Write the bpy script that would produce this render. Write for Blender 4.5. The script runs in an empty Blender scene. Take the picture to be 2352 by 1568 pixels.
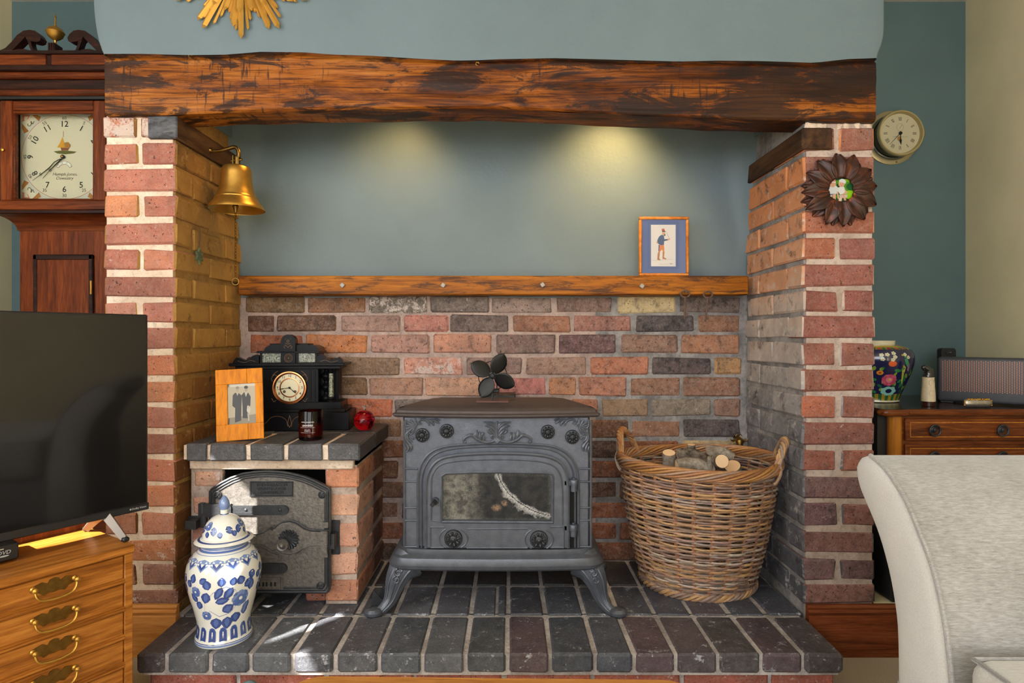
import bpy, bmesh, math, random
from mathutils import Vector, Matrix, noise as mnoise
random.seed(7)
SC = bpy.context.scene
COL = SC.collection
PI = math.pi

# ------------------------------------------------------------------ camera, world, lights
F, CX, CY, CZ = 1415.0, 1170.0, 772.0, 0.948
def P(px, py, Y):
    """a point of the place, read off the photograph at a known depth"""
    return Vector(((px-CX)*Y/F, Y, CZ-(py-CY)*Y/F))

cam_d = bpy.data.cameras.new('camera'); cam = bpy.data.objects.new('camera', cam_d); COL.objects.link(cam)
cam_d.sensor_width = 36.0; cam_d.lens = F*36.0/2352.0
cam_d.shift_x = (1176.0-CX)/2352.0; cam_d.shift_y = (CY-784.0)/2352.0
cam_d.clip_start = 0.02
cam.location = (0, 0, CZ); cam.rotation_euler = (PI/2, 0, 0)
SC.camera = cam

w = bpy.data.worlds.new('world'); SC.world = w; w.use_nodes = True
bg = w.node_tree.nodes['Background']; bg.inputs[0].default_value = (0.80, 0.90, 1.0, 1); bg.inputs[1].default_value = 0.55

def light(name, kind, loc, energy, color, look=None, **kw):
    d = bpy.data.lights.new(name, kind); d.energy = energy; d.color = color
    for k, v in kw.items(): setattr(d, k, v)
    o = bpy.data.objects.new(name, d); COL.objects.link(o); o.location = loc
    if look is not None:
        o.rotation_euler = (Vector(look)-Vector(loc)).to_track_quat('-Z', 'Y').to_euler()
    return o
SUN_DIR = Vector((0.56, 0.565, -0.605)).normalized()
so = light('sun', 'SUN', (-3, -2, 4), 46.0, (1.0, 0.94, 0.85), angle=0.009)
so.rotation_euler = SUN_DIR.to_track_quat('-Z', 'Y').to_euler()
light('window_daylight_left', 'AREA', (-2.02, 0.15, 1.45), 44.0, (0.95, 0.97, 1.0), look=(0.2, 1.7, 0.8), shape='RECTANGLE', size=1.5, size_y=1.3)
light('fill_light_rear', 'AREA', (-0.3, -2.3, 1.6), 88.0, (0.98, 0.98, 1.0), look=(0.1, 2.0, 0.9), shape='RECTANGLE', size=2.6, size_y=1.6)  # unseen fill light added behind the camera
# the two warm downlights up inside the fireplace opening
for sx, e in ((-0.38, 9.0), (0.40, 22.0)):
    light('recess_lamp', 'SPOT', (sx, 2.06, 1.80), e, (1.0, 0.62, 0.22), look=(sx-0.05, 2.28, 1.40), spot_size=math.radians(105), spot_blend=1.0, shadow_soft_size=0.04)
# a third lamp of the row lights the left cheek
light('recess_lamp', 'SPOT', (-0.62, 2.05, 1.80), 5.0, (1.0, 0.60, 0.20), look=(-0.98, 2.05, 1.1), spot_size=math.radians(95), spot_blend=1.0, shadow_soft_size=0.05)
SC.view_settings.view_transform = 'Standard'; SC.view_settings.look = 'None'
SC.view_settings.gamma = 1.0; SC.view_settings.use_curve_mapping = False
SC.view_settings.exposure = 0.0

# ------------------------------------------------------------------ mesh helpers
class MB:
    def __init__(self):
        self.v = []; self.f = []; self.cols = []; self.c = (1, 1, 1); self.sm = []; self.smooth = True; self.usecol = False
    def col(self, c): self.c = c; self.usecol = True; return self
    def face(self, idx):
        self.f.append(tuple(idx)); self.cols.append(self.c); self.sm.append(self.smooth)
    def add(self, verts, faces, smooth=None):
        o = len(self.v); self.v += [Vector(p) for p in verts]
        s = self.smooth
        if smooth is not None: self.smooth = smooth
        for f in faces: self.face([i+o for i in f])
        self.smooth = s
        return self
    def box(self, lo, hi, bevel=0.0, M=None, segs=1):
        lo = Vector(lo); hi = Vector(hi); c = (lo+hi)/2; s = hi-lo
        if bevel <= 0:
            vs = [(x, y, z) for x in (lo.x, hi.x) for y in (lo.y, hi.y) for z in (lo.z, hi.z)]
            vs = [Vector(p) for p in vs]
            if M: vs = [M @ p for p in vs]
            return self.add(vs, [(0,1,3,2),(4,6,7,5),(0,4,5,1),(2,3,7,6),(0,2,6,4),(1,5,7,3)], False)
        bm = bmesh.new(); bmesh.ops.create_cube(bm, size=1.0)
        for q in bm.verts: q.co = Vector((q.co.x*s.x, q.co.y*s.y, q.co.z*s.z))+c
        bmesh.ops.bevel(bm, geom=bm.edges[:]+bm.verts[:], offset=min(bevel, min(s)*0.45), segments=segs, affect='EDGES', profile=0.5)
        self.from_bm(bm, M, segs > 1); bm.free(); return self
    def from_bm(self, bm, M=None, smooth=False):
        bm.verts.index_update()
        vs = [(M @ q.co) if M else q.co.copy() for q in bm.verts]
        return self.add(vs, [[q.index for q in f.verts] for f in bm.faces], smooth)
    def tube(self, pts, r, n=8, cap=True, closed=False, squash=None):
        """pts: list of points; r: radius or list; squash: (axis vector, factor)"""
        pts = [Vector(p) for p in pts]; m = len(pts)
        rs = r if isinstance(r, (list, tuple)) else [r]*m
        o = len(self.v); prev = None
        for i, p in enumerate(pts):
            if closed: t = pts[(i+1) % m]-pts[i-1]
            else: t = pts[min(i+1, m-1)]-pts[max(i-1, 0)]
            if t.length < 1e-9: t = Vector((0, 0, 1))
            t.normalize()
            if prev is None:
                a = Vector((0, 0, 1)) if abs(t.z) < 0.9 else Vector((1, 0, 0))
                u = t.cross(a).normalized()
            else:
                u = prev-t*prev.dot(t)
                u = u.normalized() if u.length > 1e-6 else t.orthogonal().normalized()
            prev = u; w_ = t.cross(u)
            for k in range(n):
                an = 2*PI*k/n
                d = (u*math.cos(an)+w_*math.sin(an))*rs[i]
                if squash:
                    ax = squash[0]; d = d-ax*d.dot(ax)*(1-squash[1])
                self.v.append(p+d)
        segs = m if closed else m-1
        for i in range(segs):
            a = o+i*n; b = o+((i+1) % m)*n
            for k in range(n):
                self.face((a+k, a+(k+1) % n, b+(k+1) % n, b+k))
        if cap and not closed:
            self.face([o+k for k in range(n)][::-1]); self.face([o+(m-1)*n+k for k in range(n)])
        return self
    def lathe(self, prof, n=32, c=(0, 0, 0), axis='Z', M=None, sx=1.0, sy=1.0, cap=True):
        """prof: list of (r, h) from bottom to top"""
        o = len(self.v); c = Vector(c)
        for r, h in prof:
            for k in range(n):
                a = 2*PI*k/n
                p = Vector((r*math.cos(a)*sx, r*math.sin(a)*sy, h))
                if axis == 'Y': p = Vector((p.x, -h, p.y))       # turned so that h points to -Y
                elif axis == 'X': p = Vector((h, p.x, p.y))
                if M: p = M @ p
                self.v.append(p+c)
        for i in range(len(prof)-1):
            a = o+i*n; b = a+n
            for k in range(n): self.face((a+k, a+(k+1) % n, b+(k+1) % n, b+k))
        if not cap: return self
        if prof[0][0] > 1e-6: self.face([o+k for k in range(n)][::-1])
        if prof[-1][0] > 1e-6: self.face([o+(len(prof)-1)*n+k for k in range(n)])
        return self
    def prism(self, poly, y0, y1, axis='Y', smooth=False, M=None):
        """poly: 2D outline; extruded along an axis (Y: poly is x,z)"""
        n = len(poly); vs = []
        for t in (y0, y1):
            for a, b in poly:
                p = Vector((a, t, b)) if axis == 'Y' else (Vector((a, b, t)) if axis == 'Z' else Vector((t, a, b)))
                vs.append(M @ p if M else p)
        o = len(self.v); self.v += vs
        s = self.smooth; self.smooth = False
        self.face([o+i for i in range(n)]); self.face([o+n+i for i in range(n)][::-1])
        self.smooth = smooth
        for i in range(n): self.face((o+i, o+n+i, o+n+(i+1) % n, o+(i+1) % n))
        self.smooth = s
        return self
    def grid(self, fn, nu, nv, wrap=False, smooth=True):
        o = len(self.v)
        for i in range(nu+1):
            for j in range(nv+1): self.v.append(Vector(fn(i/nu, j/nv)))
        s = self.smooth; self.smooth = smooth
        for i in range(nu):
            for j in range(nv):
                a = o+i*(nv+1)+j; self.face((a, a+nv+1, a+nv+2, a+1))
        self.smooth = s
        return self
    def ball(self, c, r, n=12, m=8, s=(1, 1, 1)):
        prof = [(max(r*math.sin(PI*i/m), 1e-7), -r*math.cos(PI*i/m)) for i in range(m+1)]
        o = len(self.v)
        self.lathe(prof, n)
        for i in range(o, len(self.v)):
            q = self.v[i]; self.v[i] = Vector((q.x*s[0], q.y*s[1], q.z*s[2]))+Vector(c)
        return self
    def poly(self, pts): return self.add(pts, [range(len(pts))], False)
    def xf(self, M):
        self.v = [M @ p for p in self.v]; return self
    def mesh(self, name, off=None):
        me = bpy.data.meshes.new(name)
        vs = [tuple(p-off) if off is not None else tuple(p) for p in self.v]
        me.from_pydata(vs, [], self.f)
        me.polygons.foreach_set('use_smooth', self.sm)
        if self.usecol:
            at = me.attributes.new('Col', 'FLOAT_COLOR', 'FACE')
            at.data.foreach_set('color', [x for c in self.cols for x in (c[0], c[1], c[2], 1.0)])
        me.update()
        return me

def fix_normals(me):
    bm = bmesh.new(); bm.from_mesh(me); bmesh.ops.recalc_face_normals(bm, faces=bm.faces[:]); bm.to_mesh(me); bm.free()

def sharpen(me, ang=40):
    try: me.set_sharp_from_angle(angle=math.radians(ang))
    except Exception: pass

def thing(name, label, cat, loc=(0, 0, 0), rotz=0.0, group=None, kind=None):
    o = bpy.data.objects.new(name, None); COL.objects.link(o)
    o.location = loc; o.rotation_euler = (0, 0, rotz); o.empty_display_size = 0.02
    tag(o, label, cat, group, kind); return o
def tag(o, label, cat=None, group=None, kind=None):
    o['label'] = label
    if cat: o['category'] = cat
    if group: o['group'] = group
    if kind: o['kind'] = kind
    return o
def wloc(o):
    p = Vector((0, 0, 0)); rz = 0
    while o is not None: p = p+o.location if o.parent is None else p+o.location; o = o.parent
    return p
def part(root, name, mb, mat, world=True, label=None, kind=None, sharp=40, color=None, fix=True):
    """link a mesh under a thing (or a part); world: the shape is given in world coordinates (unrotated things only)"""
    off = wloc(root) if (root is not None and world) else None
    me = mb.mesh(name, off)
    if fix: fix_normals(me)
    sharpen(me, sharp)
    me.materials.append(mat)
    o = bpy.data.objects.new(name, me); COL.objects.link(o)
    if root is not None: o.parent = root
    if label: o['label'] = label
    if kind: o['kind'] = kind
    if color: o.color = color
    return o
def single(name, mb, mat, label, cat, loc=(0, 0, 0), group=None, kind=None, sharp=40, color=None, rotz=0.0, world=True):
    me = mb.mesh(name, Vector(loc) if world else None); fix_normals(me); sharpen(me, sharp); me.materials.append(mat)
    o = bpy.data.objects.new(name, me); COL.objects.link(o); o.location = loc; o.rotation_euler = (0, 0, rotz)
    if color: o.color = color
    return tag(o, label, cat, group, kind)

_txt = {}
def text_mb(mb, s, size, M, bold=0.0, depth=0.0, align='CENTER', fn=None, shear=0.0):
    """flat lettering as mesh faces; local x right, y up, z out"""
    key = (s, bold, depth, align, shear)
    if key not in _txt:
        cu = bpy.data.curves.new('t', 'FONT'); cu.body = s; cu.size = 1.0; cu.align_x = align; cu.align_y = 'CENTER'
        cu.offset = bold; cu.extrude = depth; cu.resolution_u = 2; cu.shear = shear
        ob = bpy.data.objects.new('t', cu); COL.objects.link(ob)
        dg = bpy.context.evaluated_depsgraph_get(); dg.update()
        me = bpy.data.meshes.new_from_object(ob.evaluated_get(dg))
        _txt[key] = ([v.co.copy() for v in me.vertices], [tuple(p.vertices) for p in me.polygons])
        COL.objects.unlink(ob); bpy.data.objects.remove(ob); bpy.data.meshes.remove(me)
    vs, fs = _txt[key]
    out = []
    for q in vs:
        p = Vector((q.x*size, q.y*size, q.z*size))
        out.append(fn(p) if fn else M @ p)
    mb.add(out, fs, False)

def facing(o, xdir=(1, 0, 0), ydir=(0, 0, 1)):
    """matrix for print on a face towards the viewer: local x -> xdir, y -> ydir"""
    x = Vector(xdir).normalized(); y = Vector(ydir).normalized(); z = x.cross(y)
    M = Matrix((x, y, z)).transposed().to_4x4(); M.translation = Vector(o); return M

def circ(n, r, c=(0, 0), a0=0.0): return [(c[0]+r*math.cos(a0+2*PI*i/n), c[1]+r*math.sin(a0+2*PI*i/n)) for i in range(n)]
def lerp(tab, x):
    for (x0, y0), (x1, y1) in zip(tab, tab[1:]):
        if x <= x1: t = min(1, max(0, (x-x0)/(x1-x0))); return y0+(y1-y0)*t
    return tab[-1][1]
def smooth_path(pts, n=6):
    """Catmull-Rom through points"""
    pts = [Vector(p) for p in pts]; out = []
    for i in range(len(pts)-1):
        p0 = pts[max(i-1, 0)]; p1 = pts[i]; p2 = pts[i+1]; p3 = pts[min(i+2, len(pts)-1)]
        for k in range(n):
            t = k/n
            out.append(0.5*((2*p1)+(p2-p0)*t+(2*p0-5*p1+4*p2-p3)*t*t+(3*p1-p0-3*p2+p3)*t**3))
    out.append(pts[-1]); return out
def taper(n, a, b, c=None):
    if c is None: return [a+(b-a)*i/(n-1) for i in range(n)]
    return [(a+(b-a)*2*i/(n-1)) if i < (n-1)/2 else (b+(c-b)*(2*i/(n-1)-1)) for i in range(n)]

# ------------------------------------------------------------------ materials
def srgb(r, g, b):
    f = lambda c: (c/255.0/12.92) if c <= 10 else ((c/255.0+0.055)/1.055)**2.4
    return (f(r), f(g), f(b))
class NT:
    def __init__(self, name):
        self.m = bpy.data.materials.new(name); self.m.use_nodes = True; self.t = self.m.node_tree
        self.b = self.t.nodes['Principled BSDF']; self.out = self.t.nodes['Material Output']
    def n(self, typ, **kw):
        x = self.t.nodes.new(typ)
        for k, v in kw.items(): setattr(x, k, v)
        return x
    def l(self, a, b): self.t.links.new(a, b)
    def val(self, sock, v):
        if hasattr(v, 'links') or hasattr(v, 'is_linked'): self.l(v, sock)
        else: sock.default_value = (*v, 1) if isinstance(v, tuple) and len(v) == 3 and sock.type == 'RGBA' else v
    def coord(self, kind='Object', scale=(1, 1, 1), rnd=0.0, rot=(0, 0, 0)):
        tc = self.n('ShaderNodeTexCoord'); mp = self.n('ShaderNodeMapping'); mp.inputs['Scale'].default_value = scale; mp.inputs['Rotation'].default_value = rot
        self.l(tc.outputs[kind], mp.inputs['Vector'])
        if rnd:
            oi = self.n('ShaderNodeObjectInfo'); mu = self.n('ShaderNodeMath', operation='MULTIPLY'); mu.inputs[1].default_value = rnd
            self.l(oi.outputs['Random'], mu.inputs[0]); self.l(mu.outputs[0], mp.inputs['Location'])
        return mp.outputs[0]
    def noise(self, vec, scale, detail=4.0, rough=0.6, dist=0.0):
        x = self.n('ShaderNodeTexNoise'); x.inputs['Scale'].default_value = scale; x.inputs['Detail'].default_value = detail
        x.inputs['Roughness'].default_value = rough; x.inputs['Distortion'].default_value = dist
        self.l(vec, x.inputs['Vector']); return x.outputs[0]
    def ramp(self, fac, stops, interp='LINEAR'):
        x = self.n('ShaderNodeValToRGB'); e = x.color_ramp; e.interpolation = interp
        while len(e.elements) > 1: e.elements.remove(e.elements[-1])
        for i, (p, c) in enumerate(stops):
            el = e.elements[0] if i == 0 else e.elements.new(p)
            el.position = p; el.color = (*c, 1) if isinstance(c, tuple) else (c, c, c, 1)
        self.l(fac, x.inputs[0]); return x.outputs[0]
    def mix(self, fac, a, b, mode='MIX'):
        x = self.n('ShaderNodeMix', data_type='RGBA', blend_type=mode); x.clamp_factor = True
        self.val(x.inputs[0], fac); self.val(x.inputs[6], a); self.val(x.inputs[7], b); return x.outputs[2]
    def math(self, op, a, b=0.0):
        x = self.n('ShaderNodeMath', operation=op); self.val(x.inputs[0], a); self.val(x.inputs[1], b); return x.outputs[0]
    def bump(self, h, strength=0.3, dist=0.005, base=None):
        x = self.n('ShaderNodeBump'); x.inputs['Strength'].default_value = strength; x.inputs['Distance'].default_value = dist
        self.l(h, x.inputs['Height'])
        if base is not None: self.l(base, x.inputs['Normal'])
        self.l(x.outputs[0], self.b.inputs['Normal']); return x.outputs[0]
    def set(self, **kw):
        names = {'color': 'Base Color', 'rough': 'Roughness', 'metal': 'Metallic', 'spec': 'Specular IOR Level', 'coat': 'Coat Weight',
                 'trans': 'Transmission Weight', 'ior': 'IOR', 'sheen': 'Sheen Weight', 'alpha': 'Alpha', 'coatr': 'Coat Roughness'}
        for k, v in kw.items(): self.val(self.b.inputs[names[k]], v)
        return self.m

def plain(name, color, rough=0.5, metal=0.0, **kw):
    n = NT(name); return n.set(color=color, rough=rough, metal=metal, **kw)
def speck(name, color, rough=0.5, metal=0.0, var=0.25, scale=60, bump=0.15, bscale=None, **kw):
    """plain colour with slight unevenness and relief"""
    n = NT(name); v = n.coord()
    a = n.noise(v, scale, 5); c = n.mix(n.ramp(a, [(0.3, 0.0), (0.7, 1.0)]), tuple(x*(1-var) for x in color), tuple(min(1, x*(1+var)) for x in color))
    n.set(color=c, rough=rough, metal=metal, **kw)
    if bump: n.bump(n.noise(v, bscale or scale*2, 5), bump, 0.003)
    return n.m
def plaster(name, color, bump=0.25):
    n = NT(name); v = n.coord()
    a = n.noise(v, 3.0, 5, 0.6); c = n.mix(n.ramp(a, [(0.35, 0.0), (0.65, 1.0)]), tuple(x*0.93 for x in color), tuple(min(1, x*1.06) for x in color))
    n.set(color=c, rough=0.55, spec=0.3)
    h = n.math('ADD', n.noise(v, 9, 4), n.math('MULTIPLY', n.noise(v, 90, 4), 0.25))
    n.bump(h, bump, 0.012); return n.m
def brickmat(name, rough=0.85, lime=(0.55, 0.47, 0.42), soot=(0.02, 0.02, 0.022), soot_amt=0.16, bump=0.8, spec=0.3, pits=1.0, dustk=0.2):
    """old brick: body colour from the object, mottling, soot flecks, lime bloom (amount from the object's alpha), pits"""
    n = NT(name); v = n.coord('Object', rnd=37.0)
    oi = n.n('ShaderNodeObjectInfo')
    big = n.noise(v, 9, 4, 0.6); med = n.noise(v, 34, 5, 0.65); fine = n.noise(v, 170, 4, 0.6)
    base = oi.outputs['Color']
    hsv = n.n('ShaderNodeHueSaturation'); hsv.inputs['Saturation'].default_value = 0.9; hsv.inputs['Value'].default_value = 0.7; n.l(base, hsv.inputs['Color'])
    hs2 = n.n('ShaderNodeHueSaturation'); hs2.inputs['Saturation'].default_value = 0.95; hs2.inputs['Value'].default_value = 1.25; n.l(base, hs2.inputs['Color'])
    c = n.mix(n.ramp(big, [(0.35, 0.0), (0.65, 1.0)]), hsv.outputs[0], hs2.outputs[0])
    c = n.mix(n.ramp(n.noise(v, 240, 5, 0.7), [(0.36, 0.75), (0.56, 0.0)]), c, hsv.outputs[0])
    # dusty pale bloom everywhere, strongest where the surface stands proud
    dust = n.ramp(n.math('ADD', n.math('MULTIPLY', n.noise(v, 55, 6, 0.7), 0.6), n.math('MULTIPLY', fine, 0.4)), [(0.46, 0.0), (0.68, dustk)])
    c = n.mix(dust, c, lime)
    thr = n.math('SUBTRACT', 0.675, n.math('MULTIPLY', oi.outputs['Alpha'], 0.26))
    lf = n.math('MULTIPLY', n.math('SUBTRACT', n.math('ADD', n.math('MULTIPLY', med, 0.65), n.math('MULTIPLY', fine, 0.35)), thr), 13.0)
    lf.node.use_clamp = True
    c = n.mix(n.math('MULTIPLY', lf, 0.85), c, lime)
    sf = n.ramp(n.noise(v, 38, 8, 0.78, 0.3), [(0.60-soot_amt*0.22, 0.0), (0.74-soot_amt*0.2, min(1.0, 0.3+soot_amt))])
    c = n.mix(sf, c, soot)
    pit = n.ramp(n.noise(v, 120, 3, 0.5), [(0.27, 1.0), (0.34, 0.0)])
    c = n.mix(n.math('MULTIPLY', pit, 0.7*pits), c, tuple(x*0.8 for x in soot))
    n.set(color=c, rough=rough, spec=spec)
    h = n.math('ADD', n.math('MULTIPLY', med, 0.9), n.math('MULTIPLY', fine, 0.5))
    h = n.math('SUBTRACT', h, n.math('MULTIPLY', pit, 0.7*pits))
    n.bump(h, bump, 0.009); return n.m
def mortarmat(name, color, color2, soot=0.0, bump=0.8, zgrad=None):
    n = NT(name); v = n.coord()
    a = n.noise(v, 8, 5, 0.65); f = n.noise(v, 95, 5, 0.7)
    c = n.mix(n.ramp(a, [(0.38, 0.0), (0.62, 1.0)]), color, color2)
    c = n.mix(n.ramp(f, [(0.28, 0.6), (0.5, 0.0)]), c, tuple(x*0.45 for x in color2))
    n.set(color=c, rough=0.95, spec=0.15)
    n.bump(n.math('ADD', n.noise(v, 45, 4, 0.6), n.math('MULTIPLY', f, 0.6)), bump, 0.006); return n.m
def woodmat(name, dark, mid, light_, scale=(2, 14, 14), rough=0.4, coat=0.2, dirt=0.0, dirtc=(0.012, 0.009, 0.008), bump=0.15, fine=5.0, rnd=11.0, contrast=1.0, dscale=5.0, rot=(0, 0, 0)):
    """timber: scale stretches the figure along the grain (small number = along)"""
    n = NT(name); v = n.coord('Object', scale, rnd, rot)
    a = n.noise(v, 1.0, 4, 0.55, 0.9); b = n.noise(v, fine, 4, 0.6, 0.3)
    k = 0.16/contrast
    c = n.ramp(n.math('ADD', n.math('MULTIPLY', a, 0.65), n.math('MULTIPLY', b, 0.35)), [(0.5-k, dark), (0.5, mid), (0.5+k, light_)])
    if dirt > 0:
        vv = n.coord('Object', tuple(s_**0.6 for s_ in scale), rnd, rot)
        d = n.noise(vv, dscale*0.35, 7, 0.72, 0.6)
        c = n.mix(n.ramp(d, [(0.60-dirt*0.3, 0.0), (0.68-dirt*0.22, min(1, 0.55+dirt*0.5))]), c, dirtc)
    n.set(color=c, rough=rough, coat=coat*0.45, coatr=0.25, spec=0.18)
    n.bump(b, bump, 0.003); return n.m
def printmat(name, rough=0.6, spec=0.3, coat=0.0, k=1.0):
    n = NT(name); a = n.n('ShaderNodeAttribute'); a.attribute_name = 'Col'
    n.set(color=a.outputs['Color'] if k == 1.0 else n.mix(1.0, a.outputs['Color'], (k, k, k), 'MULTIPLY'), rough=rough, spec=spec, coat=coat, coatr=0.05); return n.m

M = {}
M['blue'] = plaster('blue_grey_paint', srgb(99, 115, 122))
M['blue_dark'] = plaster('deep_blue_green_paint', srgb(84, 106, 108), 0.1)
M['cream'] = plaster('cream_paint', srgb(216, 206, 170), 0.08)
M['ceiling'] = plaster('ceiling_paint', srgb(190, 190, 185), 0.05)
M['brick'] = brickmat('old_red_brick')
M['brick_side'] = brickmat('smoked_brick', soot_amt=0.38)
M['brick_soot'] = brickmat('sooty_brick', soot_amt=0.55, lime=(0.40, 0.40, 0.42), dustk=0.25)
M['brick_back'] = brickmat('fire_back_brick', soot_amt=0.40, lime=(0.55, 0.47, 0.43), dustk=0.3)
M['tile'] = brickmat('blue_engineering_brick', rough=0.5, lime=(0.46, 0.47, 0.50), soot=(0.012, 0.012, 0.014), soot_amt=0.25, bump=0.4, spec=0.5, pits=0.6, dustk=0.13)
M['mortar'] = mortarmat('cream_mortar', srgb(224, 206, 188), srgb(196, 174, 154))
M['mortar_r'] = mortarmat('pinkish_mortar', srgb(190, 174, 164), srgb(160, 142, 132))
M['mortar_back'] = mortarmat('grey_mortar', srgb(182, 160, 150), srgb(146, 130, 124))
M['mortar_soot'] = mortarmat('sooty_mortar', srgb(156, 152, 150), srgb(108, 106, 106))
M['mortar_brown'] = mortarmat('brown_mortar', srgb(164, 128, 74), srgb(140, 106, 60))
M['mortar_hearth'] = mortarmat('hearth_mortar', srgb(200, 192, 186), srgb(150, 142, 138))
def beammat():
    n = NT('hewn_oak'); g = n.n('ShaderNodeNewGeometry'); sp = n.n('ShaderNodeSeparateXYZ'); n.l(g.outputs['Position'], sp.inputs[0])
    warp = n.noise(n.coord('Object', (1.3, 3, 3)), 1.5, 3, 0.5)
    broad = n.noise(n.coord('Object', (1.5, 6, 7)), 1.4, 6, 0.62, 0.8)
    grain = n.noise(n.coord('Object', (5, 110, 120)), 1.0, 4, 0.6, 1.2)
    xb = n.math('MULTIPLY', sp.outputs[0], 0.045)
    k = n.math('SUBTRACT', n.math('ADD', n.math('MULTIPLY', broad, 0.72), n.math('MULTIPLY', grain, 0.28)), xb)
    c = n.ramp(k, [(0.38, srgb(42, 18, 5)), (0.47, srgb(92, 46, 8)), (0.55, srgb(134, 74, 16)), (0.66, srgb(158, 100, 42))])
    c = n.mix(n.ramp(grain, [(0.36, 0.55), (0.5, 0.0)]), c, srgb(40, 16, 8))
    d = n.noise(n.coord('Object', (4.5, 15, 16)), 1.0, 9, 0.74, 0.7)
    d = n.math('ADD', n.math('ADD', d, n.math('MULTIPLY', sp.outputs[0], 0.022)), n.math('MULTIPLY', n.math('SUBTRACT', n.noise(n.coord('Object', (2.2, 5, 6)), 1.0, 3, 0.5), 0.5), 0.35))
    c = n.mix(n.ramp(d, [(0.495, 0.0), (0.55, 0.88)]), c, srgb(32, 22, 18))
    saw = n.noise(n.coord('Object', (95, 9, 11)), 1.0, 4, 0.6)
    mask = n.ramp(n.noise(n.coord('Object', (3.2, 5, 5)), 1.0, 3, 0.5), [(0.50, 0.0), (0.58, 0.8)])
    c = n.mix(n.math('MULTIPLY', n.ramp(saw, [(0.56, 0.0), (0.63, 1.0)]), mask), c, srgb(36, 24, 20))
    n.set(color=c, rough=0.5, coat=0.03, coatr=0.3, spec=0.16)
    n.bump(n.math('ADD', n.math('MULTIPLY', grain, 0.6), n.math('MULTIPLY', d, 1.2)), 0.3, 0.005); return n.m
M['beam'] = beammat()
M['pad'] = woodmat('dark_oak', srgb(40, 24, 14), srgb(72, 48, 30), srgb(100, 72, 46), scale=(14, 2, 14), rough=0.7, coat=0.0, dirt=0.3)
M['endgrain'] = woodmat('grey_end_grain', srgb(62, 62, 66), srgb(84, 86, 92), srgb(104, 104, 106), scale=(10, 2, 24), rough=0.7, coat=0.0, dirt=0.1)
M['pine'] = woodmat('stained_pine', srgb(92, 46, 4), srgb(144, 84, 10), srgb(170, 106, 22), scale=(2.0, 50, 50), rough=0.5, coat=0.04, dirt=0.36, bump=0.25, dscale=16)
M['oak_cab'] = woodmat('golden_oak', srgb(118, 66, 20), srgb(160, 98, 36), srgb(190, 126, 56), scale=(4, 55, 55), rough=0.32, coat=0.4, bump=0.12)
M['oak_table'] = woodmat('table_oak', srgb(140, 86, 32), srgb(176, 118, 56), srgb(196, 140, 76), scale=(4, 55, 55), rough=0.4, coat=0.2)
M['mahog'] = woodmat('clock_mahogany', srgb(54, 22, 10), srgb(92, 40, 16), srgb(124, 60, 24), scale=(4, 55, 55), rough=0.38, coat=0.3)
M['mahog_v'] = woodmat('clock_mahogany_upright', srgb(60, 26, 12), srgb(100, 44, 18), srgb(132, 66, 28), scale=(55, 55, 4), rough=0.38, coat=0.3)
M['mahog_dark'] = woodmat('dark_stained_wood', srgb(20, 12, 12), srgb(40, 20, 18), srgb(66, 34, 24), scale=(4, 55, 55), rough=0.42, coat=0.25)
M['skirt'] = woodmat('skirting_wood', srgb(78, 34, 16), srgb(112, 56, 28), srgb(136, 76, 42), scale=(4, 55, 55), rough=0.45, coat=0.2)
M['skirt_l'] = woodmat('sunlit_skirting_pine', srgb(170, 104, 44), srgb(196, 132, 66), srgb(210, 152, 88), scale=(4, 55, 55), rough=0.45, coat=0.2)  # sunlight is put into the orange of the left skirting
M['chest'] = woodmat('chest_mahogany', srgb(66, 30, 14), srgb(104, 52, 22), srgb(136, 76, 34), scale=(4, 55, 55), rough=0.25, coat=0.5)
M['chest_top'] = woodmat('chest_top_wood', srgb(28, 14, 10), srgb(48, 24, 16), srgb(74, 38, 24), scale=(4, 55, 55), rough=0.15, coat=0.6)
M['satin'] = woodmat('satinwood', srgb(140, 84, 26), srgb(176, 110, 36), srgb(196, 130, 48), scale=(55, 55, 4), rough=0.25, coat=0.5)
M['frame_wood'] = woodmat('honey_wood', srgb(176, 100, 0), srgb(206, 124, 2), srgb(220, 140, 8), scale=(60, 60, 5), rough=0.5, coat=0.08)
M['frame_thin'] = woodmat('thin_frame_wood', srgb(150, 84, 20), srgb(184, 112, 40), srgb(206, 142, 76), scale=(12, 12, 12), rough=0.4, coat=0.2)
M['iron'] = speck('grey_cast_iron', srgb(88, 93, 103), 0.40, 0.45, 0.18, 40, 0.2, 240)
M['iron_top'] = speck('brown_grey_cast_iron', srgb(74, 66, 66), 0.55, 0.35, 0.15, 30, 0.25, 260)
M['iron_dark'] = speck('blackened_iron', srgb(56, 58, 62), 0.4, 0.5, 0.2, 50, 0.3, 200)
M['iron_door'] = speck('polished_black_iron', srgb(104, 100, 96), 0.36, 0.45, 0.35, 90, 0.5, 150)
M['black'] = plain('black_satin', (0.010, 0.010, 0.011), 0.45)
M['black_metal'] = plain('black_fan_metal', (0.006, 0.0065, 0.007), 0.45, 0.0, spec=0.35)
M['screen'] = plain('screen_glass', (0.006, 0.006, 0.007), 0.08, 0.0, coat=0.3)
M['brass'] = speck('aged_brass', srgb(196, 150, 70), 0.38, 0.9, 0.15, 30, 0.03, 80)
M['brass_dull'] = speck('dull_brass', srgb(134, 104, 52), 0.38, 1.0, 0.25, 60, 0.06, 120)
M['gold'] = speck('gilded_wood', srgb(196, 152, 72), 0.42, 0.6, 0.08, 30, 0.03, 90)
M['copper'] = speck('copper_bezel', srgb(190, 128, 84), 0.25, 1.0, 0.08, 40, 0.02, 90)
M['steel'] = plain('bright_steel', srgb(170, 166, 158), 0.3, 1.0)
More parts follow.
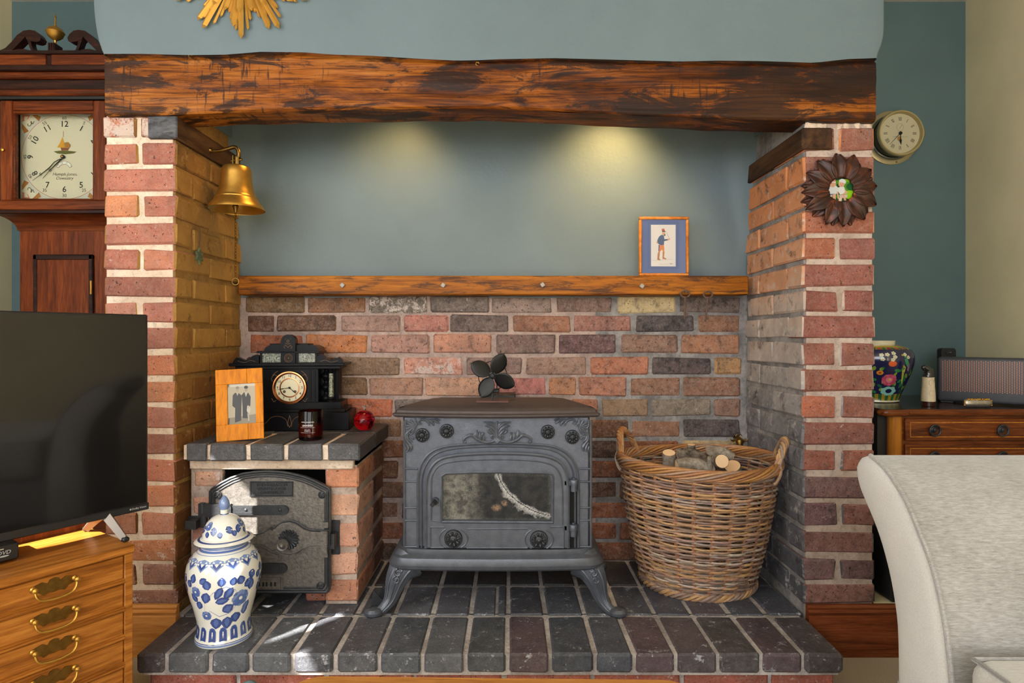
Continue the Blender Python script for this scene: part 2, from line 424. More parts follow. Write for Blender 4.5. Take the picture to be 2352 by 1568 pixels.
M['rust'] = speck('rusty_iron', srgb(96, 76, 66), 0.7, 0.4, 0.35, 70, 0.3, 180)
M['slate'] = speck('black_slate', (0.005, 0.005, 0.006), 0.3, 0.0, 0.3, 30, 0.02, 90, spec=0.12)
M['print'] = printmat('printed_paper')
M['glaze'] = printmat('glazed_decoration', 0.15, 0.5, 0.5)
M['enamel'] = printmat('painted_dial', 0.4, 0.4)
M['photo'] = printmat('photograph', 0.3, 0.25, 0.0, 0.68)
M['black_gap'] = plain('black_gap', (0.004, 0.004, 0.004), 0.9)
def glassmat(name, color, rough=0.02, ior=1.45):
    n = NT(name); return n.set(color=color, rough=rough, trans=1.0, ior=ior)
M['pane'] = glassmat('thin_glass', (0.97, 0.98, 0.97), 0.0, 1.1)
M['amber'] = glassmat('dark_amber_glass', srgb(120, 40, 34), 0.03, 1.3)
M['ruby'] = glassmat('ruby_glass', (0.75, 0.012, 0.035), 0.04, 1.35)
M['clear'] = glassmat('clear_glass', (0.95, 0.9, 0.9), 0.03, 1.45)
def marble():
    n = NT('green_marble'); v = n.coord()
    vo = n.noise(v, 38, 8, 0.75, 2.5)
    c = n.ramp(vo, [(0.0, srgb(24, 28, 22)), (0.47, srgb(48, 54, 42)), (0.5, srgb(190, 194, 170)), (0.53, srgb(56, 60, 50)), (0.62, srgb(90, 92, 72)), (1.0, srgb(30, 32, 26))])
    n.set(color=c, rough=0.2, coat=0.3); return n.m
M['marble'] = marble()
def carpet():
    n = NT('beige_carpet'); v = n.coord(); f = n.noise(v, 400, 4, 0.7)
    c = n.mix(n.ramp(f, [(0.3, 0.0), (0.7, 1.0)]), srgb(150, 134, 108), srgb(204, 188, 160))
    n.set(color=c, rough=1.0, spec=0.05, sheen=0.3); n.bump(f, 0.8, 0.004); return n.m
M['carpet'] = carpet()
def velvet(name, ca, cb):
    n = NT(name); v = n.coord('Object', (40, 260, 260)); f = n.noise(v, 1.6, 5, 0.7, 0.4); g = n.noise(n.coord(), 5, 4, 0.6)
    k = n.math('ADD', n.math('MULTIPLY', f, 0.62), n.math('MULTIPLY', g, 0.38))
    c = n.mix(n.ramp(k, [(0.34, 0.0), (0.62, 1.0)]), ca, cb)
    n.set(color=c, rough=0.9, spec=0.15, sheen=0.5); n.bump(f, 0.35, 0.002); return n.m
M['velvet'] = velvet('pale_grey_velvet', srgb(120, 116, 112), srgb(170, 169, 169))
M['sootglass'] = printmat('sooted_glass', 0.3, 0.2, 0.0)
def petalwood():
    n = NT('carved_dark_wood'); v = n.coord('Object', (30, 30, 30), 9.0)
    a = n.noise(v, 1.0, 5, 0.6, 1.0)
    c = n.ramp(a, [(0.35, srgb(36, 17, 12)), (0.52, srgb(58, 28, 20)), (0.62, srgb(78, 38, 22)), (0.72, srgb(132, 62, 22))])
    n.set(color=c, rough=0.42, coat=0.10, coatr=0.3, spec=0.3); n.bump(a, 0.15, 0.003); return n.m
M['petal'] = petalwood()
def barkmat():
    n = NT('grey_bark'); v = n.coord('Object', (1, 1, 1), 7.0)
    a = n.noise(v, 40, 6, 0.7); b = n.noise(v, 12, 4, 0.6)
    c = n.ramp(n.math('ADD', n.math('MULTIPLY', a, 0.6), n.math('MULTIPLY', b, 0.4)), [(0.36, srgb(58, 48, 40)), (0.5, srgb(122, 112, 100)), (0.64, srgb(168, 160, 148))])
    n.set(color=c, rough=0.9, spec=0.2); n.bump(a, 0.7, 0.006); return n.m
M['bark'] = barkmat()
def endwood():
    n = NT('cut_log_end'); v = n.coord('Generated'); wv = n.n('ShaderNodeTexWave', wave_type='RINGS', rings_direction='SPHERICAL')
    wv.inputs['Scale'].default_value = 9; wv.inputs['Distortion'].default_value = 2.0; wv.inputs['Detail'].default_value = 3
    mp = n.coord('Object'); n.l(mp, wv.inputs['Vector']); wv.inputs['Scale'].default_value = 140
    c = n.mix(wv.outputs[1], srgb(206, 170, 130), srgb(222, 190, 152)); n.set(color=c, rough=0.85); return n.m
M['logend'] = endwood()
def wickermat():
    n = NT('woven_willow'); a = n.n('ShaderNodeAttribute'); a.attribute_name = 'Col'; v = n.coord('Object')
    f = n.noise(v, 120, 4, 0.6); c = n.mix(n.ramp(f, [(0.35, 0.35), (0.65, 0.0)]), a.outputs['Color'], srgb(90, 70, 60))
    n.set(color=c, rough=0.5, spec=0.4); n.bump(n.noise(v, 260, 3), 0.25, 0.002); return n.m
M['wicker'] = wickermat()
# ================================================================== large structure
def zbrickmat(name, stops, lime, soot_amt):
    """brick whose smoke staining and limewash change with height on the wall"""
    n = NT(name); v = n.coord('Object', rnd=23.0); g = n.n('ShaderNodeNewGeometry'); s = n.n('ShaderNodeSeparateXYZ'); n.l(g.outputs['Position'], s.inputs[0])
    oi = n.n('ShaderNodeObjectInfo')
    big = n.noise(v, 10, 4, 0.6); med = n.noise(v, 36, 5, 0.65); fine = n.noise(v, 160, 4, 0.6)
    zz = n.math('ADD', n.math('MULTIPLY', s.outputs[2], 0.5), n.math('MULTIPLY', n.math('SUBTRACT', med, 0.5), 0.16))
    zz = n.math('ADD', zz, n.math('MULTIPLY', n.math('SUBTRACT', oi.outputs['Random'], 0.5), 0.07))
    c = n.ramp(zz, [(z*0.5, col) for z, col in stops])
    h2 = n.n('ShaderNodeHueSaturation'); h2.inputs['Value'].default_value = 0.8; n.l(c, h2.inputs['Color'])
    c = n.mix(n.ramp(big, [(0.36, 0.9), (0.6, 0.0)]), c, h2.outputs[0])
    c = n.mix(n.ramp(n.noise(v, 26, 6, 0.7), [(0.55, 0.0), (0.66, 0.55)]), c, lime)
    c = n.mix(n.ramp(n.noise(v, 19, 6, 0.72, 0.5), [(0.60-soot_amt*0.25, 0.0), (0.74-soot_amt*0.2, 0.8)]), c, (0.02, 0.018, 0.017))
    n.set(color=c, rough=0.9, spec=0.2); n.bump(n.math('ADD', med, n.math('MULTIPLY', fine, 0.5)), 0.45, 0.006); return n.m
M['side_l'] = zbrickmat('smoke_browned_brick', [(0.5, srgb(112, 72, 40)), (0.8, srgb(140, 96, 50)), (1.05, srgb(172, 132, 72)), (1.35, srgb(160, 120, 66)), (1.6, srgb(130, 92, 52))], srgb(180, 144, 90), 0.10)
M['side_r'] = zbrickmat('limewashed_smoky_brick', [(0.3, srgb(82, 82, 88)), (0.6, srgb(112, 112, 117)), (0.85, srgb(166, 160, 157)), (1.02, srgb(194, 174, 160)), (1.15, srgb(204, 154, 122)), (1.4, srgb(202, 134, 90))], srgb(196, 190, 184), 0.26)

_bm = {}
def brick_mesh(lx, ly, lz, mats, var, bev=0.005, jit=0.0022):
    key = (round(lx*400), round(ly*400), round(lz*400), tuple(m.name for m in mats), var, bev)
    if key in _bm: return _bm[key]
    rnd = random.Random(hash((key[0], key[1], key[2], var)) & 0xffff)
    bm = bmesh.new(); bmesh.ops.create_cube(bm, size=1.0)
    for q in bm.verts:
        q.co = Vector((q.co.x*lx, q.co.y*ly, q.co.z*lz))
        q.co += Vector((rnd.uniform(-1, 1)*jit*1.3, rnd.uniform(-1, 1)*jit*0.7, rnd.uniform(-1, 1)*jit*1.3))
    bmesh.ops.bevel(bm, geom=bm.edges[:]+bm.verts[:], offset=bev*(0.8+rnd.random()*0.5), segments=1, affect='EDGES', profile=0.5)
    for q in bm.verts: q.co += Vector((rnd.uniform(-1, 1), rnd.uniform(-1, 1)*0.5, rnd.uniform(-1, 1)))*jit*0.7
    me = bpy.data.meshes.new('brick'); bm.to_mesh(me); bm.free()
    for m in mats: me.materials.append(m)
    if len(mats) > 1:
        for p in me.polygons:
            if abs(p.normal.x) > 0.6: p.material_index = 1
    _bm[key] = me; return me
_bi = [0]
def brick(parent, lo, hi, mats, color, lime=0.0, name='brick', bev=0.005, jit=0.0022, proud=0.0018):
    lo = Vector(lo); hi = Vector(hi); s = hi-lo
    if not isinstance(mats, (list, tuple)): mats = [mats]
    _bi[0] += 1
    me = brick_mesh(s.x, s.y, s.z, mats, _bi[0] % 5, bev, jit)
    o = bpy.data.objects.new(name, me); COL.objects.link(o); o.parent = parent
    o.location = (lo+hi)/2-wloc(parent)+Vector((0, random.uniform(-1, 1)*proud, 0))
    o.color = (*color, lime); return o
def vary(c, k=0.12):
    a = 1+random.uniform(-k, k); return tuple(max(0.0, min(1.0, x*a*(1+random.uniform(-k, k)*0.4))) for x in c)
def zof(py, Y): return CZ-(py-CY)*Y/F
def xof(px, Y): return (px-CX)*Y/F

# ---- room shell
YB, XL, XR, ZC = 2.62, -2.116, 1.94, 2.37
b = MB(); b.box((XL-0.1, -2.6, -0.08), (XR+0.1, YB+0.1, 0.0))
single('floor', b, M['carpet'], 'beige carpeted floor around the raised brick hearth', 'floor', kind='structure')
b = MB(); b.box((XL-0.1, -2.6, ZC), (XR+0.1, YB+0.1, ZC+0.08))
single('ceiling', b, M['ceiling'], 'plain pale ceiling above the fireplace room', 'ceiling', kind='structure')
b = MB(); b.box((XL-0.1, YB, 0), (XR+0.1, YB+0.1, ZC))
single('wall_back', b, M['blue_dark'], 'deep blue green painted wall at the back of both alcoves', 'wall', kind='structure')
b = MB(); b.box((XR, -2.6, 0), (XR+0.1, YB, ZC))
single('wall_right', b, M['cream'], 'cream painted wall to the right of the alcove with the ship clock', 'wall', kind='structure')
# left wall, with unseen openings cut to shape the sun patches
HOLES = [(0.43, 0.62, 1.38, 1.95), (0.15, 0.23, 1.70, 1.90), (-0.05, 0.04, 1.76, 1.87)]
def holed_wall(mb, x0, x1, ylo, yhi, zlo, zhi, holes):
    ys = sorted({ylo, yhi, *[h[0] for h in holes], *[h[1] for h in holes]}); zs = sorted({zlo, zhi, *[h[2] for h in holes], *[h[3] for h in holes]})
    for y0, y1 in zip(ys, ys[1:]):
        for z0, z1 in zip(zs, zs[1:]):
            cy, cz = (y0+y1)/2, (z0+z1)/2
            if any(h[0] < cy < h[1] and h[2] < cz < h[3] for h in holes): continue
            mb.box((x0, y0, z0), (x1, y1, z1))
b = MB(); holed_wall(b, XL-0.04, XL, -2.6, YB, 0, ZC, HOLES)
single('wall_left', b, M['cream'], 'cream painted wall left of the longcase clock', 'wall', kind='structure')

# ---- brick pillars either side of the opening
PY, BY = 1.84, 2.287
PLX0, PLX1, PRX0, PRX1 = -1.212, -0.996, 0.877, 1.092
RED = [srgb(*c) for c in ((178, 108, 82), (170, 102, 82), (184, 114, 78), (164, 96, 76), (174, 112, 92), (186, 114, 76), (164, 102, 86))]
REDR = [srgb(*c) for c in ((148, 84, 66), (138, 80, 66), (164, 92, 62), (132, 76, 66), (144, 88, 72))]
REDLO = [srgb(*c) for c in ((128, 88, 84), (120, 88, 88), (134, 88, 80), (116, 84, 86))]
def pillar(name, x0, x1, inner, beds, single_first, mortar, side, colors, label, joint=None):
    """inner: +1 when the opening lies on the right; beds: list of (top px, bottom px) on the front face"""
    root = thing(name, label, 'pillar', ((x0+x1)/2, PY, 0), kind='structure')
    core = MB(); core.box((x0+(0.006 if inner > 0 else 0.012), PY+0.005, 0), (x1-(0.012 if inner > 0 else 0.006), YB-0.002, 1.66))
    part(root, 'mortar', core, mortar)
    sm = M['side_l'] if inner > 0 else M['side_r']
    for k, (ta, tb) in enumerate(beds):
        z1, z0 = zof(ta, PY), zof(tb, PY)
        mid = (x0+x1)/2+random.uniform(-0.006, 0.006)
        single_ = (k % 2 == 0) == single_first and k > 0
        xi = x1 if inner > 0 else x0
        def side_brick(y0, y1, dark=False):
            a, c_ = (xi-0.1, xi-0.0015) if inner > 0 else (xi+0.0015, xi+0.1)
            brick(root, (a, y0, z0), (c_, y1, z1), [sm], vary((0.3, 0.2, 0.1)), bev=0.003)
        j = lambda: random.uniform(-0.0025, 0.0025)
        if single_:
            brick(root, (x0+j(), PY, z0), (x1, PY+0.1, z1), [colors(k)[1], sm], vary(colors(k)[0]), colors(k)[2])
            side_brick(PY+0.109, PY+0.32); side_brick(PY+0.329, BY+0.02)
        else:
            brick(root, (x0+j(), PY, z0), (mid-0.007, PY+0.21, z1), [colors(k)[1], sm], vary(colors(k)[0]), colors(k)[2])
            brick(root, (mid+0.007, PY, z0), (x1, PY+0.21, z1), [colors(k)[1], sm], vary(colors(k)[0]), colors(k)[2])
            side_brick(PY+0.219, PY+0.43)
    return root
lbeds = [(268, 316), (329, 376), (388, 438), (448, 499), (512, 562), (573, 620), (634, 681), (693, 740), (753, 802), (815, 863), (874, 925), (936, 985), (996, 1045), (1056, 1105), (1116, 1165), (1178, 1228), (1239, 1290), (1298, 1344), (1356, 1392)]
rbeds = [(294, 345), (358, 416), (424, 474), (484, 536), (545, 595), (605, 657), (667, 716), (726, 776), (787, 840), (848, 900), (911, 960), (970, 1021), (1033, 1083), (1095, 1146), (1157, 1208), (1221, 1271), (1284, 1333), (1342, 1387)]
def lcol(k):
    c = random.choice(RED); lime = random.choice([0.1, 0.15, 0.25, 0.35])
    if k == 0: lime = 0.95
    if k >= 16: c = random.choice([srgb(176, 110, 70), srgb(160, 110, 96)]); lime = 0.45
    return c, M['brick'], lime
def rcol(k):
    c = random.choice(REDR if k < 13 else REDLO); return c, M['brick'] if k < 12 else M['brick_side'], random.choice([0.05, 0.1, 0.2]) + (0.12 if k > 13 else 0)
pl = pillar('pillar_left', PLX0, PLX1, 1, lbeds, True, M['mortar'], None, lcol, 'red brick pillar with cream mortar left of the fireplace opening')
pr = pillar('pillar_right', PRX0, PRX1, -1, rbeds, False, M['mortar_r'], None, rcol, 'red brick pillar carrying the carved flower frame, right of the opening')
# inner cheeks: the brown and sooty mortar of the faces towards the opening
b = MB(); b.box((PLX1-0.02, PY+0.012, 0.1), (PLX1-0.0075, BY+0.01, 1.66)); part(pl, 'mortar_cheek', b, M['mortar_brown'])
b = MB(); b.box((PRX0+0.0075, PY+0.012, 0.1), (PRX0+0.02, BY+0.01, 1.66)); part(pr, 'mortar_cheek', b, M['mortar_soot'])
# the timber pads the beam rests on
for root, x0, x1, ta, tb in ((pl, -1.078, -0.990, 266, 319), (pr, 0.871, 0.963, 294, 344)):
    b = MB(); b.box((x0, PY-0.006, zof(tb, PY)), (x1, BY-0.01, zof(ta, PY)), 0.004)
    o = part(root, 'timber_pad', b, M['pad'], label='dark timber pad under the beam end')
    o.data.materials.append(M['endgrain'])
    for p in o.data.polygons:
        if p.normal.y < -0.6: p.material_index = 1 if root is pl else 0
b = MB()
for x0, x1, ta, tb in ((-1.2, -1.0, 258, 268), (0.885, 1.085, 274, 296)):
    def rough(u, v, x0=x0, x1=x1, ta=ta, tb=tb):
        x = x0+(x1-x0)*u; z = zof(tb, PY)+(zof(ta, PY)-zof(tb, PY))*v
        return (x, PY+0.004+0.012*mnoise.noise(Vector((x*60, z*60, 1))), z)
    bb = MB(); bb.grid(rough, 30, 4); part(pl if x0 < 0 else pr, 'mortar_bed', bb, M['mortar'])

# ---- back of the fireplace: brick below, painted plaster above
root = thing('wall_fireback', 'mottled smoke stained brick wall at the back of the fireplace', 'wall', (0, BY, 0), kind='structure')
b = MB(); b.box((PLX1-0.05, BY+0.0045, 0.06), (0.32, BY+0.1, 1.12)); part(root, 'mortar', b, M['mortar_back'])
b = MB(); b.box((0.32, BY+0.0045, 0.06), (PRX0+0.05, BY+0.1, 1.12)); part(root, 'mortar', b, M['mortar_soot'])
A = lambda v: 540+v/3.92
B_ = lambda v: 1130+v/3.92
ROWS = [
 (680, 719, [(A(95), A(630), (120, 92, 56), .1), (A(645), A(1172), (134, 90, 58), .1), (A(1205), A(1730), (124, 112, 100), .75), (A(1750), A(2285), (118, 104, 98), .3), (B_(-5), B_(540), (146, 122, 112), .2), (B_(575), B_(1080), (124, 98, 86), .1), (B_(1130), B_(1648), (190, 168, 122), 0), (B_(1690), B_(2240), (112, 94, 84), .2)]),
 (723, 762, [(A(100), A(355), (98, 62, 42), .1), (A(375), A(905), (106, 72, 50), .1), (A(950), A(1490), (150, 116, 104), .15), (A(1515), A(1920), (180, 112, 98), .4), (A(1940), B_(150), (104, 88, 84), .1), (B_(180), B_(705), (152, 100, 74), .2), (B_(735), B_(1255), (150, 98, 86), .1), (B_(1295), B_(1820), (88, 78, 76), .05), (B_(1860), B_(2235), (140, 96, 70), .1)]),
 (768, 811, [(A(130), A(610), (156, 82, 42), .05), (A(640), A(1180), (178, 104, 50), .1), (A(1225), A(1750), (166, 122, 106), .15), (A(1790), A(2310), (180, 122, 96), .2), (B_(45), B_(575), (126, 98, 90), .15), (B_(605), B_(1110), (104, 74, 74), .1), (B_(1155), B_(1680), (134, 100, 84), .15), (B_(1710), B_(2230), (160, 108, 76), .1)]),
 (820, 861, [(A(100), A(380), (90, 60, 42), .05), (A(400), A(920), (100, 70, 48), .05), (A(945), A(1480), (134, 106, 80), .1), (A(1520), A(2050), (196, 134, 112), .75), (A(2080), B_(270), (148, 116, 106), .15), (B_(310), B_(850), (146, 114, 98), .15), (B_(890), B_(1415), (178, 108, 78), .15), (B_(1440), B_(1980), (96, 80, 78), .05), (B_(2005), B_(2250), (178, 130, 80), .1)]),
 (866, 909, [(A(100), A(600), (104, 70, 46), .05), (A(640), A(1190), (122, 88, 58), .1), (A(1210), A(1690), (164, 118, 94), .15), (A(1710), A(2240), (194, 142, 112), .4), (B_(-30), B_(490), (194, 114, 104), .4), (B_(510), B_(760), (184, 122, 84), .1), (B_(780), B_(1210), (166, 106, 80), .05), (B_(1245), B_(1700), (146, 104, 82), .15), (B_(1720), B_(2235), (144, 102, 80), .1)]),
 (915, 957, [(A(120), A(380), (104, 70, 46), .05), (A(400), A(915), (110, 74, 50), .05), (A(940), A(1420), (184, 96, 50), .1), (A(1440), A(1960), (120, 104, 98), .15), (A(1990), B_(170), (140, 100, 80), .1), (B_(200), B_(690), (150, 96, 72), .1), (B_(715), B_(965), (160, 98, 70), .05), (B_(985), B_(1415), (144, 116, 88), .2), (B_(1435), B_(1980), (134, 120, 106), .3), (B_(2005), B_(2235), (140, 104, 84), .1)]),
 (963, 1005, [(A(120), A(640), (98, 66, 44), .05), (A(670), A(980), (104, 70, 46), .05), (A(1010), A(1500), (120, 88, 62), .1), (A(1530), A(2050), (110, 78, 54), .1), (A(2080), B_(250), (110, 76, 54), .1), (B_(290), B_(860), (120, 82, 56), .1), (B_(890), B_(1225), (112, 74, 52), .05), (B_(1250), B_(1695), (146, 104, 78), .45), (B_(1725), B_(2235), (92, 80, 78), .1)]),
]
YEL = (178, 154, 110)
y = 1011
LOW = [[(YEL, .1)]*1, None]
r = 0
while y < 1290:
    row = []; x = 560-(70 if r % 2 else 0)
    while x < 1706:
        wpx = 68 if (r == 3 and 640 < x < 720) else 136
        if r == 0 and x > 1480: col = (182, 160, 118)
        else: col = random.choice([(104, 66, 42), (120, 72, 44), (90, 58, 42), (136, 78, 46), (80, 58, 48), (112, 80, 60)])
        if x > 1450 and r > 0: col = random.choice([(76, 66, 64), (88, 70, 64), (70, 64, 66)])
        row.append((max(x, 557), min(x+wpx, 1704), col, .1)); x += wpx+8
    ROWS.append((y, y+40, row)); y += 47; r += 1
for ta, tb, row in ROWS:
    z1, z0 = zof(ta, BY), zof(tb, BY)
    for xa, xb, c, lime in row:
        if xb-xa < 12: continue
        brick(root, (xof(xa, BY), BY-0.001, z0), (xof(xb, BY), BY+0.06, z1), [M['brick_soot'] if (xa > 1430 and c[0] < 120) else M['brick_back']], vary(srgb(*c), 0.06), lime, proud=0.003, bev=0.006)
def recess_wall(u, v):
    x = PLX1-0.06+(PRX0-PLX1+0.12)*u; z = 1.09+(2.02-1.09)*v
    e = 0.0
    d = min(x-PLX1, PRX0-x)
    k = max(0.0, (z-1.25)/0.4)
    rr = 0.10*min(1.0, k)
    if d < rr and rr > 0: q = 1-max(d, 0)/rr; e = rr*(1-math.sqrt(max(0.0, 1-q*q)))
    return (x, BY+0.004-e+0.003*mnoise.noise(Vector((x*5, z*5, 3))), z)
b = MB(); b.grid(recess_wall, 80, 40)
single('wall_recess', b, M['blue'], 'blue grey painted plaster above the shelf inside the fireplace', 'wall', kind='structure')
b = MB(); b.box((PLX1-0.2, 1.93, 2.0), (PRX0+0.2, BY+0.3, 2.05))
b.box((PLX1-0.2, 1.93, 1.66), (PLX1-0.0, BY+0.3, 2.0)); b.box((PRX0, 1.93, 1.66), (PRX0+0.2, BY+0.3, 2.0))
single('ceiling_recess', b, M['blue'], 'blue grey painted roof of the fireplace recess', 'ceiling', kind='structure')

# ---- chimney breast over the beam
BT = [(240, 126), (330, 126), (430, 128), (520, 127), (600, 121), (700, 122), (760, 127), (850, 130), (950, 136), (1050, 141), (1100, 140), (1140, 138), (1270, 135), (1420, 139), (1560, 143), (1650, 141), (1750, 142), (1870, 146), (1950, 137), (2012, 135)]
BBF = [(240, 264), (330, 263), (410, 262), (500, 258), (700, 252), (900, 249), (1100, 247), (1200, 251), (1300, 255), (1450, 262), (1600, 268), (1760, 274), (1850, 275), (1960, 277), (2012, 278)]
BF = 1.82
EL = [(-400, 216), (0, 217), (40, 220), (80, 226), (105, 233), (128, 243)]
ER = [(-400, 2028), (60, 2028), (95, 2026), (110, 2016), (140, 2010)]
def breast(u, v):
    # u: 0..1 across with the corners wrapped back; v: up
    YF = 1.806
    t = (u-0.08)/0.84
    tt = min(1.0, max(0.0, t))
    pxb = 243+(2010-243)*tt
    zb = CZ-(lerp(BT, pxb)-CY)*BF/F-0.004
    z = zb+(2.38-zb)*v**1.3
    py = CY-(z-CZ)*F/YF
    xl = xof(lerp(EL, py), YF); xr = xof(lerp(ER, py), YF)
    x = xl+(xr-xl)*tt
    yy = YF+0.002*mnoise.noise(Vector((x*4, z*4, 0)))
    rr = 0.025
    if t < 0:
        q = -t/0.0953; a = min(1, q*2)*PI/2
        x = xl-rr*0+rr*(0-math.sin(a))*0.4; yy = YF+rr*(1-math.cos(a))+max(0, q-0.5)*2*(YB-YF)
    elif t > 1:
        q = (t-1)/0.0953; a = min(1, q*2)*PI/2
        x = xr+rr*math.sin(a)*0.4; yy = YF+rr*(1-math.cos(a))+max(0, q-0.5)*2*(YB-YF)
    return (x, yy, z)
b = MB(); b.grid(breast, 100, 16)
single('wall_chimney_breast', b, M['blue'], 'blue grey plastered chimney breast above the oak beam', 'wall', kind='structure')

# ---- the oak beam
BK = 1.925
def beam(u, v):
    px = 240+(2012-240)*u
    zt = CZ-(lerp(BT, px)-CY)*BF/F+0.006; zb = CZ-(lerp(BBF, px)-CY)*BF/F
    x = xof(px, BF)
    n = mnoise.noise(Vector((x*3.1, 0, 7)))*0.005+mnoise.noise(Vector((x*4, v*7, 2)))*0.003
    if v < 0.62:                       # front
        t = v/0.62; z = zb+(zt-zb)*t
        yy = BF+n+0.0012*mnoise.noise(Vector((x*6, z*70, 0)))+(0.008*(1-min(1, t/0.06))**2)
        if t > 0.93: yy += 0.006
    elif v < 0.72: t = (v-0.62)/0.10; z = zt; yy = BF+n+(BK-BF)*t
    elif v < 0.86: t = (v-0.72)/0.14; z = zt+(zb-0.003-zt)*t; yy = BK+0.006*mnoise.noise(Vector((x*4, 3, 1)))
    else: t = (v-0.86)/0.14; z = zb-0.003+0.003*t+0.003*mnoise.noise(Vector((x*9, t*3, 5))); yy = BK+(BF+0.008-BK)*t
    return (x, yy, z)
b = MB(); b.grid(beam, 220, 50)
for px in (240, 2012):
    vs = [beam(0 if px == 240 else 1, k/50) for k in range(51)]
    b.add(vs, [list(range(51))], False)
bo = thing('beam', 'long hewn oak beam spanning the top of the fireplace opening', 'beam', (0, BF, 1.6), kind='structure')
part(bo, 'timber', b, M['beam'], sharp=60)
for i, (px, py) in enumerate(((440, 128), (1097, 146))):
    hk = MB(); p = P(px, py, BF-0.004)
    hk.tube([p+Vector((0, 0.006, 0)), p+Vector((0, -0.006, 0))], 0.0018, 6)
    hk.tube([p+Vector((0.005*math.cos(a), -0.008, -0.004+0.005*math.sin(a))) for a in [2*PI*k/10 for k in range(9)]], 0.0013, 6)
    part(bo, 'brass_hook', hk, M['brass_dull'], label='little brass cup hook')
# ---- hearth of blue bricks on a red brick course
HZ = 0.12
hr = thing('hearth', 'raised hearth of dark blue bricks with pale joints', 'hearth', (0, 1.7, 0), kind='structure')
J = [313, 379.4, 480, 573, 670.5, 769, 869.5, 968.7, 1069, 1166, 1264, 1367, 1457, 1553, 1650, 1750, 1847, 1938.7]
XS = [xof(p, 1.606) for p in J]
b = MB(); b.box((XS[0]+0.01, 1.616, 0.06), (XS[-1]-0.01, 1.85, HZ-0.005)); b.box((PLX1+0.002, 1.845, 0.0), (PRX0-0.002, BY, HZ-0.005))
b.box((XS[0]+0.03, 1.642, 0.0), (XS[-1]-0.02, 1.85, 0.07))
part(hr, 'mortar', b, M['mortar_hearth'])
TC = [srgb(*c) for c in ((76, 79, 86), (68, 70, 77), (84, 87, 94), (82, 77, 82), (72, 75, 84), (90, 93, 100))]
for i in range(17):
    a, c = XS[i]+0.0055, XS[i+1]-0.0055
    if i == 0: a = XS[0]
    if i == 16: c = XS[-1]
    col = vary(random.choice(TC), 0.12) if 0 < i < 12 else vary(srgb(80, 72, 74), 0.12)
    if i in (12, 15, 9): col = srgb(88, 72, 76)
    brick(hr, (a, 1.606, HZ-0.051), (c, 1.823, HZ), [M['tile']], col, 0.40, name='hearth_brick', bev=0.006, jit=0.001)
    a2, c2 = max(a, PLX1+0.004), min(c, PRX0-0.004)
    if c2-a2 > 0.02:
        if i == 8:
            m_ = a2+(c2-a2)*0.72
            brick(hr, (a2, 1.834, HZ-0.051), (m_-0.003, 2.041, HZ), [M['tile']], vary(random.choice(TC), .1), 0.42, name='hearth_brick', bev=0.004, jit=0.001)
            brick(hr, (m_+0.003, 1.834, HZ-0.051), (c2, 2.041, HZ), [M['tile']], vary(random.choice(TC), .1), 0.42, name='hearth_brick', bev=0.004, jit=0.001)
        else: brick(hr, (a2, 1.834, HZ-0.051), (c2, 2.041, HZ), [M['tile']], vary(random.choice(TC), .1), 0.42, name='hearth_brick', bev=0.005, jit=0.001)
        brick(hr, (a2, 2.052, HZ-0.051), (c2, 2.272, HZ), [M['tile']], vary(srgb(54, 54, 56), .12), 0.2, name='hearth_brick', bev=0.005, jit=0.001)
x = XS[0]+0.02; k = 0
while x < XS[-1]-0.03:
    x1 = min(x+0.224, XS[-1]-0.012)
    brick(hr, (x, 1.632, -0.01 if False else 0.001), (x1, 1.732, 0.062), [M['brick']], vary(srgb(164, 86, 64), .12), 0.35, name='base_brick'); x = x1+0.012; k += 1

# ---- skirting at the foot of the pillars
def skirting(name, x0, x1, mat, label):
    b = MB()
    prof = [(PY-0.001, 0.0), (PY-0.022, 0.0), (PY-0.022, 0.118), (PY-0.019, 0.123), (PY-0.022, 0.128), (PY-0.024, 0.133), (PY-0.016, 0.139), (PY-0.018, 0.145), (PY-0.012, 0.151), (PY-0.001, 0.151)]
    b.prism([(p[0], p[1]) for p in prof], x0, x1, 'X')
    single(name, b, mat, label, 'skirting board', kind='structure')
skirting('baseboard_right', 0.884, 1.20, M['skirt'], 'reddish wooden skirting board at the foot of the right brick pillar')
skirting('baseboard_left', -1.236, -0.985, M['skirt_l'], 'orange pine skirting board, coloured as sunlit, at the foot of the left brick pillar')
b = MB(); b.box((PRX1, 1.835, 0), (1.42, 2.07, 0.149)); b.box((1.20, 1.8185, 0), (1.42, 1.836, 0.151), 0.003)
tr = single('trim_1', b, M['skirt'], 'boxed skirting with a pale top beside the right pillar', 'trim', kind='structure')
tr.data.materials.append(M['cream'])
for p in tr.data.polygons:
    if p.normal.z > 0.9: p.material_index = 1
